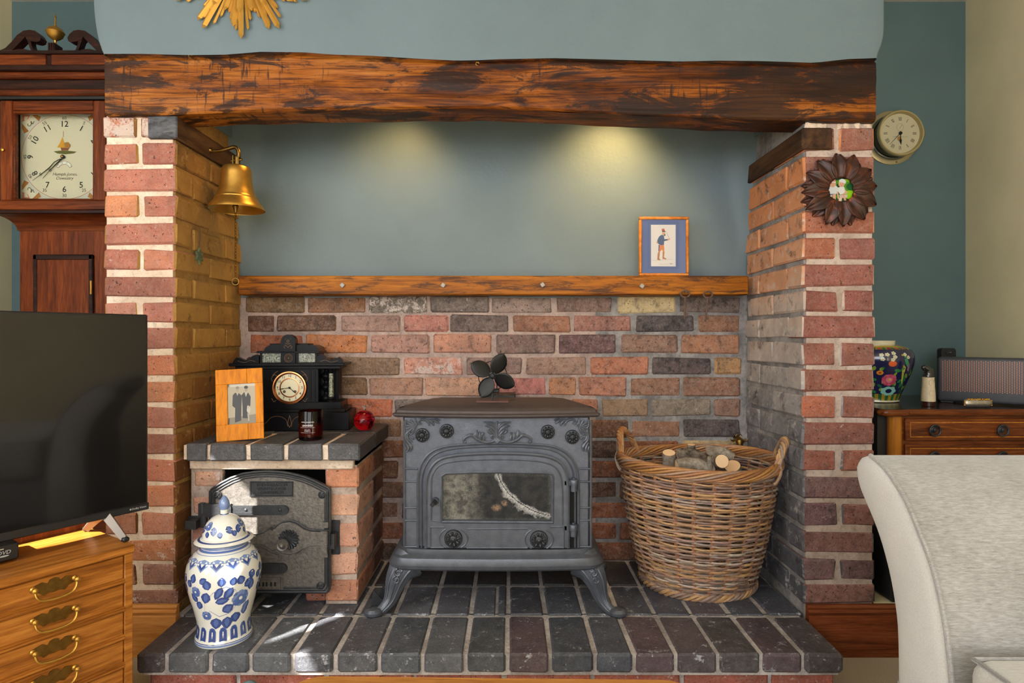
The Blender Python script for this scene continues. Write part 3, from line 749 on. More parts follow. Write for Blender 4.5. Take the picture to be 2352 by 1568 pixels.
# ================================================================== the cast iron stove
def stove():
    root = thing('wood_stove', 'grey cast iron wood burning stove with arched glass door standing on the hearth', 'stove', (-0.04, 2.02, HZ))
    FY = 1.88
    cx = -0.04
    def Q(px, py, y=FY): return P(px, py, y)
    def c4(u, v, y=FY): return Q(850+u/2.4117, 780+v/2.4117, y)
    def c5(u, v, y=FY): return Q(900+u/4.704, 940+v/4.704, y)
    zt, zb = 0.705, 0.302
    body = MB(); body.box((cx-0.286, FY+0.004, zb), (cx+0.286, 2.15, zt), 0.006)
    part(root, 'body', body, M['iron'])
    # front relief: beads, side panels
    rl = MB()
    sq = (Vector((0, 1, 0)), 0.8)
    def bead(pts, r=0.0035, y=FY, n=6, spl=True):
        q = [c4(u, v, y) for u, v in pts]
        if spl: q = smooth_path(q, 5)
        rl.tube(q, r, n)
    arch_o = [(265, 1150), (265, 900), (266, 770), (285, 690), (335, 625), (420, 592), (560, 578), (720, 574), (880, 578), (1010, 592), (1090, 630), (1135, 690), (1153, 770), (1155, 900), (1155, 1150)]
    bead(arch_o, 0.0045)
    inner = [(u*0.955+0.045*710, v*0.985+0.015*1150+8) for u, v in arch_o]; bead(inner, 0.003)
    for xa, xb in ((190, 262), (1155, 1224)):
        for x in ((190, 1224) if False else ((xa,) if xa == 190 else (xb,))): bead([(x, 448), (x, 1150)], 0.0035, spl=False)
        for yv in (715, 786, 930, 1000, 1146): bead([(xa, yv), (xb, yv)], 0.0028, spl=False)
    part(root, 'front_moulding', rl, M['iron'])
    # hinge gap: dark slot beside the door
    g = MB(); a = c4(1098, 800); c_ = c4(1150, 1152)
    g.box((a.x, FY-0.0005, c_.z), (c_.x, FY+0.01, a.z)); part(root, 'hinge_gap', g, M['black_gap'])
    # top plate: bowed front, cut back corners, stepped lip
    def outline(e):
        pts = []
        for i in range(17):
            t = -1+2*i/16; pts.append((cx+t*(0.312+e), 1.872-0.034*(1-t*t)-e))
        pts += [(cx+0.318+e, 1.888), (cx+0.285+e, 2.03), (cx+0.255+e, 2.13), (cx+0.235+e, 2.17+e), (cx+0.20, 2.19+e)]
        pts += [(2*cx-x, y) for x, y in pts[-1:16:-1]]
        return pts
    tp = MB(); layers = [(-0.020, 0.700), (-0.004, 0.703), (0.0, 0.708), (0.0, 0.712), (-0.008, 0.716), (-0.010, 0.722), (-0.018, 0.729), (-0.030, 0.734)]
    rings = [[Vector((x, y, z)) for x, y in outline(e)] for e, z in layers]
    n = len(rings[0]); o = 0
    for rg in rings: tp.v += rg
    for i in range(len(rings)-1):
        for k in range(n): tp.face((i*n+k, i*n+(k+1) % n, (i+1)*n+(k+1) % n, (i+1)*n+k))
    s_ = tp.smooth; tp.smooth = False; tp.face(list(range(n))[::-1]); tp.face([(len(rings)-1)*n+k for k in range(n)]); tp.smooth = s_
    part(root, 'top_plate', tp, M['iron_top'], sharp=28)
    hp = MB(); hp.lathe([(0.062, 0.0), (0.0625, 0.0012), (0.061, 0.0015), (0.060, 0.0006), (0.0005, 0.0008)], 40, (cx-0.002, 2.09, 0.7335))
    part(root, 'hotplate', hp, M['iron_top'])
    fl = MB(); fl.box((cx-0.062, 2.188, 0.70), (cx+0.062, 2.27, 0.742), 0.004); part(root, 'flue_spigot', fl, M['black'])
    # base plate with rounded corners
    def rr(hx, y0, y1, r, bow=0.0):
        pts = []
        for (sx, sy, a0) in ((1, 0, -PI/2), (1, 1, 0), (-1, 1, PI/2), (-1, 0, PI)):
            for k in range(7):
                a = a0+PI/2*k/6
                x = cx+sx*(hx-r)+r*math.cos(a); y = (y0+r if sy == 0 else y1-r)+r*math.sin(a)
                if sy == 0: y -= bow*max(0, 1-((x-cx)/hx)**2)
                pts.append((x, y))
        # add points across the bowed front
        out = pts[:]; fr = []
        a, b_ = pts[-1], pts[0]
        for k in range(1, 10):
            t = k/10; x = a[0]+(b_[0]-a[0])*t; fr.append((x, y0-bow*(1-((x-cx)/hx)**2)))
        return out+fr
    ba = MB(); lay = [(0.318, 1.842, 0.250), (0.326, 1.836, 0.256), (0.328, 1.834, 0.266), (0.322, 1.84, 0.272), (0.318, 1.845, 0.284), (0.306, 1.857, 0.292), (0.300, 1.864, 0.298), (0.296, 1.868, 0.304)]
    rings = [[Vector((x, y, z)) for x, y in rr(hx, y0, 2.19-(y0-1.834), 0.05, 0.012)] for hx, y0, z in lay]
    n = len(rings[0])
    for rg in rings: ba.v += rg
    for i in range(len(rings)-1):
        for k in range(n): ba.face((i*n+k, i*n+(k+1) % n, (i+1)*n+(k+1) % n, (i+1)*n+k))
    ba.smooth = False; ba.face(list(range(n))[::-1]); ba.face([(len(rings)-1)*n+k for k in range(n)])
    part(root, 'base_plate', ba, M['iron'], sharp=30)
    # cabriole legs
    for sx in (-1, 1):
        for fy in (0, 1):
            lg = MB()
            def L(px, py, y):
                q = P(px, py, 1.85); q = Vector((q.x-cx, 0, q.z)); q.x = abs(q.x)*sx+cx
                q.y = y if fy == 0 else 4.03-y; return q
            pts = [L(935, 1300, 1.885), L(922, 1312, 1.872), L(910, 1333, 1.862), L(903, 1355, 1.858), L(896, 1376, 1.852), L(884, 1392, 1.842), L(869, 1402, 1.832), L(856, 1402, 1.824)]
            sp = smooth_path(pts, 4); m = len(sp)
            rs = [0.040*(1-t)**1.6+0.0155 for t in [min(1, i/(m-1)*1.25) for i in range(m)]]
            rs = [r if i < m-7 else r+0.003*(i-(m-8))/7 for i, r in enumerate(rs)]
            lg.tube(sp, rs, 10, squash=(Vector((0, 1, 0)), 0.75))
            for off in (-0.5, 0.0, 0.5):          # flutes down the face
                fl_ = [q+Vector((off*r*1.1, -r*0.72*(1-0.35*abs(off)), 0.002)) for q, r in zip(sp[3:-4], rs[3:-4])]
                lg.tube(fl_, taper(len(fl_), 0.0042, 0.002), 6)
            pad = sp[-3]; lg.lathe([(0.017, 0.0), (0.022, 0.004), (0.0225, 0.012), (0.016, 0.02), (0.004, 0.022)], 14, (pad.x, pad.y, HZ+0.0005), sx=1.25)
            part(root, 'leg', lg, M['iron'])
            if fy == 0:
                sc = MB()
                for (a, b_, r) in (((905, 1312), (928, 1310), .005), ((900, 1325), (925, 1330), .004)):
                    c0 = L((a[0]+b_[0])/2, (a[1]+b_[1])/2, 1.838)
                    sc.tube([c0+Vector(((0.004+0.008*k/14)*math.cos(k*0.55)*sx, -0.002, (0.004+0.008*k/14)*math.sin(k*0.55))) for k in range(15)], taper(15, r*0.5, r*0.75), 6)
                part(root, 'leg_scroll', sc, M['iron'])
    # door
    dr = thing('door', '', None); del dr['label']; dr.parent = root; dr.name = 'door'
    dY = FY-0.016
    do = [(310, 1152), (310, 900), (312, 800), (330, 725), (375, 670), (450, 645), (580, 633), (715, 630), (850, 633), (970, 645), (1045, 675), (1082, 725), (1096, 800), (1097, 900), (1097, 1152)]
    gi = [(400, 1000), (400, 760), (420, 742), (560, 736), (710, 734), (860, 737), (985, 742), (1005, 762), (1006, 1005)]
    def ring_plate(mb, outer, inner_, y0, y1):
        """frame between two outlines with the same number of points"""
        n_ = len(outer); o = len(mb.v)
        for y in (y0, y1):
            for (u, v) in outer: mb.v.append(c4(u, v, y) if True else None)
            for (u, v) in inner_: mb.v.append(c4(u, v, y))
        # keep positions at the same x,z on both faces
        for k in range(2*n_):
            q = mb.v[o+k]; w_ = mb.v[o+2*n_+k]; mb.v[o+2*n_+k] = Vector((q.x, y1, q.z))
        f = o; bk = o+2*n_
        mb.smooth = False
        for k in range(n_):
            k2 = (k+1) % n_
            mb.face((f+k, f+k2, f+n_+k2, f+n_+k)); mb.face((bk+k, bk+n_+k, bk+n_+k2, bk+k2))
            mb.face((f+k, bk+k, bk+k2, f+k2)); mb.face((f+n_+k, f+n_+k2, bk+n_+k2, bk+n_+k))
        mb.smooth = True
    def resample(pts, n_):
        q = [Vector((p[0], p[1], 0)) for p in pts]; d = [0]
        for a, b_ in zip(q, q[1:]): d.append(d[-1]+(b_-a).length)
        out = []
        for i in range(n_):
            t = d[-1]*i/(n_-1)
            for k in range(len(q)-1):
                if t <= d[k+1]+1e-6: s = (t-d[k])/max(1e-6, d[k+1]-d[k]); p = q[k]+(q[k+1]-q[k])*s; out.append((p.x, p.y)); break
        return out
    dm = MB(); ring_plate(dm, resample(do, 40), resample(gi, 40), dY, FY+0.006)
    fr = part(dr, 'door_plate', dm, M['iron'])
    bd = MB()
    def bead2(pts, r=0.003, y=dY, spl=True, mb=bd):
        q = [c4(u, v, y) for u, v in pts]
        mb.tube(smooth_path(q, 4) if spl else q, r, 6)
    bead2(do, 0.0055, dY+0.001)
    bead2([(340, 1000), (340, 800), (352, 735), (395, 690), (480, 672), (600, 664), (720, 662), (840, 665), (950, 676), (1020, 700), (1052, 745), (1064, 810), (1066, 900), (1066, 1022)], 0.003)
    bead2([(396, 1008), (396, 755), (420, 740), (560, 734), (710, 732), (860, 735), (985, 738), (1008, 746), (1014, 760), (1014, 1012), (396, 1008)], 0.0045, spl=False)
    bead2([(340, 1000), (396, 1008)], 0.0025, spl=False)
    for a, b_ in (((335, 1038), (335, 1150)), ((335, 1150), (410, 1150)), ((335, 1038), (410, 1038)), ((1074, 1036), (1074, 1150)), ((1000, 1036), (1074, 1036)), ((1000, 1150), (1074, 1150)), ((535, 1048), (872, 1046)), ((535, 1152), (872, 1152))):
        bead2([a, b_], 0.0028, spl=False)
    for (cu, cv) in ((462, 1100), (936, 1104)):
        for s in (-1, 1):
            bead2([(cu+s*78*math.cos(t), cv+60*math.sin(t)) for t in [-1.0+2.0*k/10 for k in range(11)]], 0.0028)
    part(dr, 'door_moulding', bd, M['iron'])
    # soot and ash on the glass, with the pale edged curved crack
    def dcol(u, v):
        cr = ((707, 737), (725, 790), (765, 850), (830, 905), (905, 948), (990, 975))
        p = Vector((u/60, v/60, 1.3))
        h = min(1, max(0, mnoise.fractal(p*1.5, 1.0, 2.0, 5)*0.9+0.5)); f = min(1, max(0, mnoise.fractal(p*9, 0.8, 2.0, 4)*0.7+0.5))
        left = min(1, max(0, (640-u)/120.0)); k = (0.62*left+0.10)*(0.35+0.9*h)*(0.6+0.8*f)
        edge = min(u-400, 1003-u, v-738, 1003-v)
        k = k+0.35*max(0, 1-edge/22.0)*(0.3+f)
        if v < 800 and u < 600: k += 0.10
        base = Vector((0.010, 0.012, 0.017)).lerp(Vector((0.19, 0.185, 0.16)), min(1, k))
        blob = max(0, 1-math.hypot((u-700)/34, (v-930)/22))+max(0, 1-math.hypot((u-745)/22, (v-905)/20)); base = base.lerp(Vector((0.36, 0.23, 0.14)), min(0.6, blob*0.9*f*1.6))
        d = 1e9; side = 0; tt = 0
        for i, ((a, b_), (c_, e)) in enumerate(zip(cr, cr[1:])):
            L2 = (c_-a)**2+(e-b_)**2; t = max(0, min(1, ((u-a)*(c_-a)+(v-b_)*(e-b_))/L2)); q = (a+(c_-a)*t, b_+(e-b_)*t); dd = math.hypot(u-q[0], v-q[1])
            if dd < d: d = dd; side = (v-q[1]); tt = (i+t)/5
        wdt = (16 if side < 0 else 20+50*math.sin(PI*min(1, tt*1.05))*max(0, (tt-0.25)))*(0.6+0.8*h)
        ash = max(0, 1-d/wdt)**0.7*(0.35+0.9*f)
        base = base.lerp(Vector((0.50, 0.50, 0.49)), min(0.92, ash))
        if d < 2.0: base = Vector((0.01, 0.01, 0.01))
        return tuple(base)
    gl = MB(); NU, NVV = 130, 58; gl.usecol = True
    for j in range(NVV+1):
        for i in range(NU+1):
            u = 399+(607.0)*i/NU; top = 737+4*abs((u-703)/300)**3; v = top+(1004-top)*j/NVV
            gl.v.append(c4(u, v, FY-0.004))
    for j in range(NVV):
        for i in range(NU):
            a = j*(NU+1)+i; gl.c = dcol(399+607.0*(i+.5)/NU, 737+267.0*(j+.5)/NVV); gl.face((a, a+1, a+NU+2, a+NU+1))
    part(dr, 'glass', gl, M['sootglass'], label='soot clouded door glass with a curved white edged crack', fix=False)
    # spinner vents: lobed rosettes
    def rosette(px, py, r, y, mat, name, par, lobes=8, dome=0.012):
        m = MB(); c0 = P(px, py, y)
        m.lathe([(r*1.05, 0), (r*1.05, 0.004), (r*0.97, 0.007), (r*0.84, 0.0075), (r*0.8, 0.005), (r*0.5, 0.006), (r*0.36, dome*0.9), (r*0.25, dome), (0.0005, dome)], 28, c0, 'Y')
        for k in range(lobes):
            a = 2*PI*k/lobes+0.2; d = Vector((math.cos(a), 0, math.sin(a)))
            pts = [c0+d*(r*t)+Vector((0, -0.006-0.004*math.sin(PI*(t-0.3)/0.55), 0)) for t in (0.34, 0.5, 0.66, 0.78, 0.86)]
            m.tube(pts, [r*0.06, r*0.11, r*0.16, r*0.15, r*0.06], 7)
        o = part(par, name, m, mat)
        s = MB(); s.lathe([(r*0.2, 0), (r*0.2, 0.004), (r*0.1, 0.006), (0.0004, 0.0062)], 12, c0+Vector((0, -dome*0.95, 0)), 'Y'); part(o if par is root else par, 'screw', s, M['iron_dark'])
        return o
    rosette(1041.6, 1236, 0.026, dY, M['iron_dark'], 'air_vent', dr); rosette(1237.8, 1238, 0.026, dY, M['iron_dark'], 'air_vent', dr)
    for px, py in ((970, 999), (1026, 989.5), (1258.5, 991.5), (1314.5, 1003)):
        rosette(px, py, 0.0205, FY, M['iron_dark'], 'rosette_knob', root, 10, 0.014)
    # door handle and hinges
    hd = MB(); c0 = c4(362, 890, dY); c1 = c4(345, 915, dY-0.035)
    hd.tube([c0+Vector((0, 0.004, 0)), c0+Vector((0, -0.012, 0))], 0.011, 12)
    hd.tube([c0+Vector((0, -0.008, 0)), c1], [0.009, 0.0085], 4)
    part(dr, 'handle', hd, M['iron_dark'])
    for (u, v) in ((1128, 795), (1126, 1043)):
        h = MB(); c0 = c4(u, v, FY-0.010)
        h.lathe([(0.0105, -0.024), (0.0105, -0.004)], 14, c0); h.lathe([(0.013, -0.006), (0.0135, 0.0), (0.0135, 0.010), (0.012, 0.012), (0.005, 0.013), (0.005, 0.016), (0.0005, 0.017)], 14, c0)
        h.box((c0.x-0.030, FY-0.016, c0.z-0.006), (c0.x, FY-0.004, c0.z+0.010), 0.002)
        part(root, 'hinge', h, M['iron'])
    # foliate ornament (drawn on one side, mirrored on the other)
    om = MB()
    def stroke(pts, r0, r1, mir=True, r2=None, mid=1140):
        for s in ((1, -1) if mir else (1,)):
            q = [c5(u if s > 0 else 2*mid-u, v, FY-0.003) for u, v in pts]
            q = smooth_path(q, 4); om.tube(q, taper(len(q), r0, r1, r2), 6)
    stroke([(1135, 305), (1095, 345), (1010, 356), (930, 328), (870, 285), (815, 292), (778, 325), (785, 358), (800, 345)], 0.004, 0.0055, r2=0.003)
    for pts, a in (([(905, 318), (870, 282), (838, 262)], .006), ([(935, 326), (915, 275), (918, 222)], .0075), ([(968, 345), (955, 290), (958, 245)], .007), ([(990, 350), (995, 310), (985, 275)], .005), ([(880, 300), (905, 262), (925, 250)], .005), ([(945, 300), (985, 262), (995, 250)], .004)):
        stroke(pts, 0.003, a, r2=0.0015)
    stroke([(1105, 320), (1112, 292), (1092, 280), (1075, 292), (1082, 308), (1094, 304)], 0.0025, 0.004, r2=0.003)
    for pts in ([(1136, 250), (1120, 195), (1060, 150), (992, 138)], [(1132, 275), (1098, 215), (1040, 180), (1005, 178)], [(1128, 290), (1085, 245), (1030, 205)], [(1137, 215), (1110, 160), (1050, 135)]):
        stroke(pts, 0.003, 0.0055, r2=0.002)
    stroke([(1085, 262), (1060, 256), (1040, 238), (1046, 210), (1068, 208), (1070, 228), (1056, 232)], 0.003, 0.0045, r2=0.003)
    stroke([(1138, 312), (1138, 130)], 0.006, 0.004, mir=False)
    d0 = c5(1138, 330, FY); om.prism([(d0.x-0.0095, d0.z), (d0.x, d0.z+0.0085), (d0.x+0.0095, d0.z), (d0.x, d0.z-0.0085)], FY-0.009, FY+0.002)
    part(root, 'leaf_ornament', om, M['iron'])
    om_l, om_r = MB(), MB()
    def stroke(pts, r0, r1, mir=True, r2=None, mid=1137):
        for s, mb in ((1, om_l), (-1, om_r)):
            q = smooth_path([c5(u if s > 0 else 2*mid-u, v, FY-0.003) for u, v in pts], 4); mb.tube(q, taper(len(q), r0, r1, r2), 6)
    for k in range(7):
        a = PI*0.50+k*PI*0.155
        stroke([(248, 190), (248+60*math.cos(a), 185-42*math.sin(a)), (248+112*math.cos(a)*0.95, 180-82*math.sin(a))], 0.0022, 0.0042, r2=0.0024, mid=1137)
    for pts, a in (([(255, 185), (268, 165), (255, 150), (243, 163), (252, 172)], .0035), ([(150, 110), (146, 165), (175, 215), (222, 226)], .003), ([(296, 160), (288, 130), (320, 108), (368, 118), (398, 150), (402, 178)], .0048), ([(340, 110), (400, 118), (440, 150), (450, 178)], .0048), ([(400, 108), (455, 118), (490, 140), (512, 150)], .0042), ([(460, 104), (500, 112), (520, 118)], .003), ([(318, 150), (300, 158), (292, 145), (306, 140)], .003),
                    ([(222, 232), (196, 236), (160, 262), (150, 300), (165, 345), (205, 385), (224, 396)], .0048), ([(180, 262), (165, 290), (180, 330), (222, 350)], .004), ([(222, 258), (206, 272), (190, 262), (200, 250)], .003), ([(160, 330), (190, 380), (210, 420), (196, 455)], .0048), ([(150, 360), (170, 400), (178, 440), (150, 462)], .0045), ([(142, 400), (150, 430), (140, 455)], .003), ([(200, 300), (225, 310), (232, 328)], .004)):
        stroke(pts, 0.0022, a, r2=0.0016, mid=1137)
    part(root, 'corner_ornament', om_l, M['iron']); part(root, 'corner_ornament', om_r, M['iron'])
stove()

def stove_fan():
    y = 2.0
    c0 = P(1131, 862, y)
    zb = 0.7345
    root = thing('stove_fan', 'small black four bladed heat powered fan standing on the stove top', 'fan', (c0.x, y, zb))
    bs = MB(); a = P(1096, 926, y)
    bs.box((xof(1094, y), y-0.016, zb), (xof(1168, y), y+0.036, zb+0.004), 0.001); part(root, 'base', bs, plain('dull_copper', srgb(112, 78, 72), 0.4, 0.5), label='flat copper coloured foot')
    st = MB(); st.box((c0.x-0.002, y-0.004, zb+0.003), (c0.x+0.002, y+0.05, zb+0.05)); st.box((c0.x+0.012, y+0.03, zb+0.003), (c0.x+0.016, y+0.05, c0.z)); st.box((c0.x-0.02, y+0.02, zb+0.028), (c0.x+0.022, y+0.05, zb+0.04), 0.002)
    part(root, 'stand', st, M['black_metal'])
    rg = MB(); rg.tube([c0+Vector((0.047*math.cos(t), 0.022, 0.047*math.sin(t)-0.002)) for t in [2*PI*k/40 for k in range(40)]], 0.0016, 6, closed=True)
    for a_ in (0.9, 2.5, 4.1, 5.6): rg.tube([c0+Vector((0, 0.022, 0)), c0+Vector((0.047*math.cos(a_), 0.022, 0.047*math.sin(a_)))], 0.0013, 5)
    part(root, 'guard_ring', rg, M['black_metal'])
    hb = MB(); hb.lathe([(0.013, -0.024), (0.013, -0.004), (0.0115, 0.002), (0.0075, 0.003), (0.0072, 0.007), (0.0055, 0.009), (0.0005, 0.0092)], 24, c0, 'Y'); part(root, 'hub', hb, M['black_metal'])
    for ang in (62, 150, -25, 243):
        a = math.radians(ang); bl = MB()
        Lb, W = 0.084, 0.030
        def fn(u, v):
            r = 0.008+(Lb-0.008)*u
            s = math.sin(min(1.0, u*1.06)**0.8*PI)**0.62 if u < 0.995 else 0.0
            wdt = W*max(0.16*(1-u), s)*(0.78+0.35*u)
            q = (v-0.5)*2*wdt
            pitch = math.radians(28)*(1-0.35*u)
            lx, ly = q*math.cos(pitch), -q*math.sin(pitch)-0.004*math.cos((v-0.5)*PI)*u
            return c0+Vector((r*math.cos(a)-lx*math.sin(a), ly-0.002, r*math.sin(a)+lx*math.cos(a)))
        bl.grid(fn, 18, 8)
        o = part(root, 'blade', bl, M['black_metal'], fix=False)
        so_ = o.modifiers.new('thick', 'SOLIDIFY'); so_.thickness = 0.001
stove_fan()

# small fire iron lying by the stove's left foot
b = MB(); p0 = P(850, 1392, 1.87)
p0.z = HZ+0.0012
b.prism([(p0.x, HZ+0.001), (p0.x+0.034, HZ+0.001), (p0.x+0.036, HZ+0.020), (p0.x+0.006, HZ+0.052)], 1.885, 1.888)
b.prism([(p0.x+0.006, HZ+0.001), (p0.x+0.034, HZ+0.001), (p0.x+0.03, HZ+0.055)], 1.93, 1.933)
b.box((p0.x, 1.885, HZ+0.0008), (p0.x+0.036, 1.933, HZ+0.003))
single('ash_scoop', b, M['iron_dark'], 'small dark iron scoop lying beside the left foot of the stove', 'scoop', (p0.x, 1.9, HZ))

# ================================================================== bread oven
def oven():
    root = thing('bread_oven', 'small brick bread oven with a slab of blue bricks and an iron door', 'oven', (-0.72, 2.06, HZ))
    X0, X1, FY = PLX1+0.012, -0.467, 1.90
    m = MB(); m.box((X0, FY+0.006, HZ+0.001), (-0.888, 2.28, 0.572)); m.box((-0.567, FY+0.006, HZ+0.001), (X1-0.005, 2.28, 0.572)); m.box((-0.89, 2.12, HZ+0.001), (-0.56, 2.28, 0.572)); m.box((X0, FY+0.006, 0.55), (X1-0.005, 2.28, 0.578))
    part(root, 'mortar', m, M['mortar_r'])
    m = MB(); m.box((-0.888, FY+0.02, HZ+0.001), (-0.885, 2.12, 0.55)); m.box((-0.57, FY+0.02, HZ+0.001), (-0.567, 2.12, 0.55)); m.box((-0.888, 2.115, HZ+0.001), (-0.567, 2.12, 0.55)); part(root, 'black_lining', m, M['black_gap'])  # near-black sheets lining the oven cavity
    lt = MB(); lt.box((X0+0.002, FY-0.012, zof(1078, 1.89)), (xof(812, 1.89), FY+0.05, zof(1058, 1.86)-0.001), 0.004); part(root, 'lintel_bed', lt, M['mortar'])
    RJ = [(1075, 1119), (1136, 1186), (1205, 1255), (1269, 1321), (1333, 1380)]
    LJ = [(1082, 1120), (1141, 1182), (1200, 1250), (1266, 1316), (1330, 1382)]
    OV = [srgb(*c) for c in ((196, 140, 112), (190, 122, 88), (204, 152, 124), (186, 120, 96))]
    for (ta, tb) in RJ: brick(root, (-0.566, FY, zof(tb, FY)), (X1, FY+0.21, zof(ta, FY)), [M['brick'], M['brick_side']], vary(random.choice(OV), .06), 0.35)
    for (ta, tb) in LJ: brick(root, (X0+0.006, FY, zof(tb, FY)), (-0.889, FY+0.21, zof(ta, FY)), [M['brick']], vary(random.choice(OV), .06), 0.5)
    for (ta, tb) in RJ: brick(root, (X1-0.1, FY+0.22, zof(tb, FY)), (X1, 2.28, zof(ta, FY)), [M['brick_side']], vary(srgb(112, 72, 54), .1), 0.05)
    brick(root, (-0.635, FY+0.02, HZ+0.002), (-0.572, FY+0.2, zof(1350, FY)), [M['brick']], srgb(150, 84, 60), 0.05)
    # coping of blue bricks
    z0, z1 = 0.574, 0.625
    xs = [(427, 473), (481, 562.6), (573.7, 650), (660, 739.5), (752, 826)]
    TCc = srgb(70, 70, 74)
    cm = MB(); cm.box((X0+0.004, 1.855, z0+0.003), (xof(822, 1.85), 2.281, z1-0.005)); part(root, 'mortar', cm, M['mortar'])
    for i, (a, c_) in enumerate(xs):
        brick(root, (xof(a, 1.845), 1.845, z0), (xof(c_, 1.845), 2.062, z1), [M['tile']], vary(TCc, .08), 0.2, name='coping_brick', bev=0.004, jit=0.0012)
        if i: brick(root, (xof(a, 1.845)-0.02, 2.074, z0), (xof(c_, 1.845)-0.0, 2.284, z1), [M['tile']], vary(srgb(52, 50, 50), .08), 0.08, name='coping_brick', bev=0.004, jit=0.0012)
    # ---- iron door
    def D(u, v, y): return P(440+u/4.753, 1070+v/4.753, y)
    DY = 1.872
    door = thing('oven_door', '', None); del door['label']; door.parent = root; door.name = 'oven_door'
    out = [(205, 1340), (205, 275), (222, 252), (330, 182), (430, 130), (550, 88), (690, 66), (830, 60), (980, 68), (1100, 88), (1230, 120), (1350, 168), (1490, 240), (1508, 265), (1508, 1330), (1498, 1358), (1472, 1372), (235, 1372)]
    def plate(mb, pts, y0, y1, smooth=False):
        q = [D(u, v, DY) for u, v in pts]; mb.prism([(p.x, p.z) for p in q], y0, y1, 'Y', smooth)
    pm = MB(); plate(pm, out, DY, DY+0.02); part(door, 'plate', pm, M['iron_door'])
    rim = MB()
    q = [D(u, v, DY) for u, v in out]
    for s, r in ((1.0, 0.0042), (0.962, 0.0030), (0.925, 0.0024)):
        cc = D(856, 740, DY)
        rim.tube([cc+(p-cc)*s+Vector((0, -0.001, 0)) for p in q], r, 6, closed=True)
    part(door, 'rim', rim, M['iron_dark'])
    pq = MB(); plate(pq, [(640, 165), (1110, 165), (1110, 332), (640, 332)], DY-0.004, DY+0.001)
    e = [D(u, v, DY-0.004) for u, v in ((650, 175), (1100, 175), (1100, 322), (650, 322))]; pq.tube(e, 0.0013, 4, closed=True)
    c0 = D(678, 288, DY-0.0045); pq.lathe([(0.0022, 0), (0.0022, 0.0012), (0.0003, 0.0014)], 8, c0, 'Y')
    for s, v, sz in (('RHUGBERACON', 206, 0.0125), ('MANUFACTURERS', 248, 0.0105), ('CAERNARVON', 290, 0.0105)):
        text_mb(pq, s, sz, facing(D(875, v, DY-0.0052)), bold=0.02, depth=0.0016/0.012)
    part(door, 'name_plate', pq, M['iron_dark'])
    st = MB()
    def strap(u0, u1, v0, v1, y):
        pts = [(u0, v0), (u1-50, v0)]+[(u1-55+55*math.cos(t), (v0+v1)/2+(v1-v0)/2*math.sin(t)) for t in [-PI/2+PI*k/8 for k in range(9)]]+[(u0, v1)]
        plate(st, pts, y, DY+0.001)
    strap(420, 1065, 425, 525, DY-0.009); strap(470, 1000, 440, 510, DY-0.0105)
    plate(st, [(95, 402), (440, 408), (452, 440), (450, 520), (425, 548), (95, 545)], DY-0.013, DY+0.001)
    for u in (345, 592, 965): st.lathe([(0.0042, 0), (0.0042, 0.002), (0.002, 0.0035), (0.0003, 0.0036)], 10, D(u, 478, DY-0.013 if u < 400 else DY-0.0105), 'Y')
    st.lathe([(0.009, -0.03), (0.009, 0.0)], 12, D(118, 402, DY-0.006))
    part(door, 'hinge_strap', st, M['iron_dark'])
    st = MB(); strap(60, 1050, 1055, 1165, DY-0.009); strap(470, 1000, 1072, 1150, DY-0.0105)
    st.lathe([(0.0055, 0), (0.0055, 0.002), (0.003, 0.0022), (0.0028, 0.0005), (0.0003, 0.0005)], 12, D(968, 1120, DY-0.0105), 'Y')
    part(door, 'hinge_strap', st, M['iron_dark'])
    lt = MB()
    bar = [(560, 745), (700, 750), (800, 720), (872, 670), (900, 690), (950, 640), (1010, 605), (1090, 596), (1160, 620), (1230, 670), (1300, 698), (1430, 705), (1505, 700), (1505, 870), (1430, 868), (1300, 870), (1210, 905), (1150, 945), (1070, 965), (990, 950), (930, 905), (885, 920), (830, 880), (760, 850), (640, 850), (560, 870)]
    plate(lt, bar, DY-0.015, DY+0.001)
    q = [D(u, v, DY-0.013) for u, v in bar]; edge = MB(); edge.tube(q, 0.0026, 6, closed=True); part(door, 'latch_edge', edge, M['iron_dark'])
    plate(lt, [(480, 915), (640, 905), (760, 900), (820, 905), (880, 945), (930, 965), (950, 965), (950, 1000), (480, 1000)], DY-0.003, DY+0.001)
    part(door, 'latch_bar', lt, M['iron_door'])
    sh = MB(); cc = D(1062, 800, DY-0.0155)
    sh.lathe([(0.0285, 0), (0.0285, 0.001), (0.0005, 0.0015)], 30, cc, 'Y')
    for k in range(17):
        a = 2*PI*k/17; d = Vector((math.cos(a), 0, math.sin(a)))
        sh.tube([cc+d*r+Vector((0, -h, 0)) for r, h in ((0.011, 0.002), (0.019, 0.003), (0.026, 0.0035), (0.030, 0.001))], [0.0012, 0.0022, 0.0036, 0.0026], 7)
    part(door, 'shell_rosette', sh, M['iron_dark'])
    kb = MB(); kb.lathe([(0.011, 0), (0.011, 0.012), (0.0178, 0.016), (0.0182, 0.021), (0.0165, 0.024), (0.012, 0.0225), (0.0105, 0.025), (0.0085, 0.028), (0.0055, 0.033), (0.0025, 0.035), (0.0003, 0.0352)], 26, D(1020, 838, DY-0.016), 'Y')
    part(door, 'knob', kb, M['iron_door'])
    ct = MB(); plate(ct, [(1430, 690), (1500, 690), (1500, 920), (1430, 920)], DY-0.022, DY); plate(ct, [(1440, 600), (1505, 600), (1505, 660), (1440, 660)], DY-0.014, DY); plate(ct, [(1436, 915), (1498, 915), (1498, 980), (1436, 980)], DY-0.014, DY)
    part(door, 'catch_loop', ct, M['iron_door'])
    sl = MB(); plate(sl, [(470, 1185), (1005, 1185), (1005, 1345), (470, 1345)], DY-0.003, DY+0.001); plate(sl, [(480, 1205), (978, 1205), (978, 1335), (480, 1335)], DY-0.008, DY)
    part(door, 'air_slide', sl, M['iron_door'])
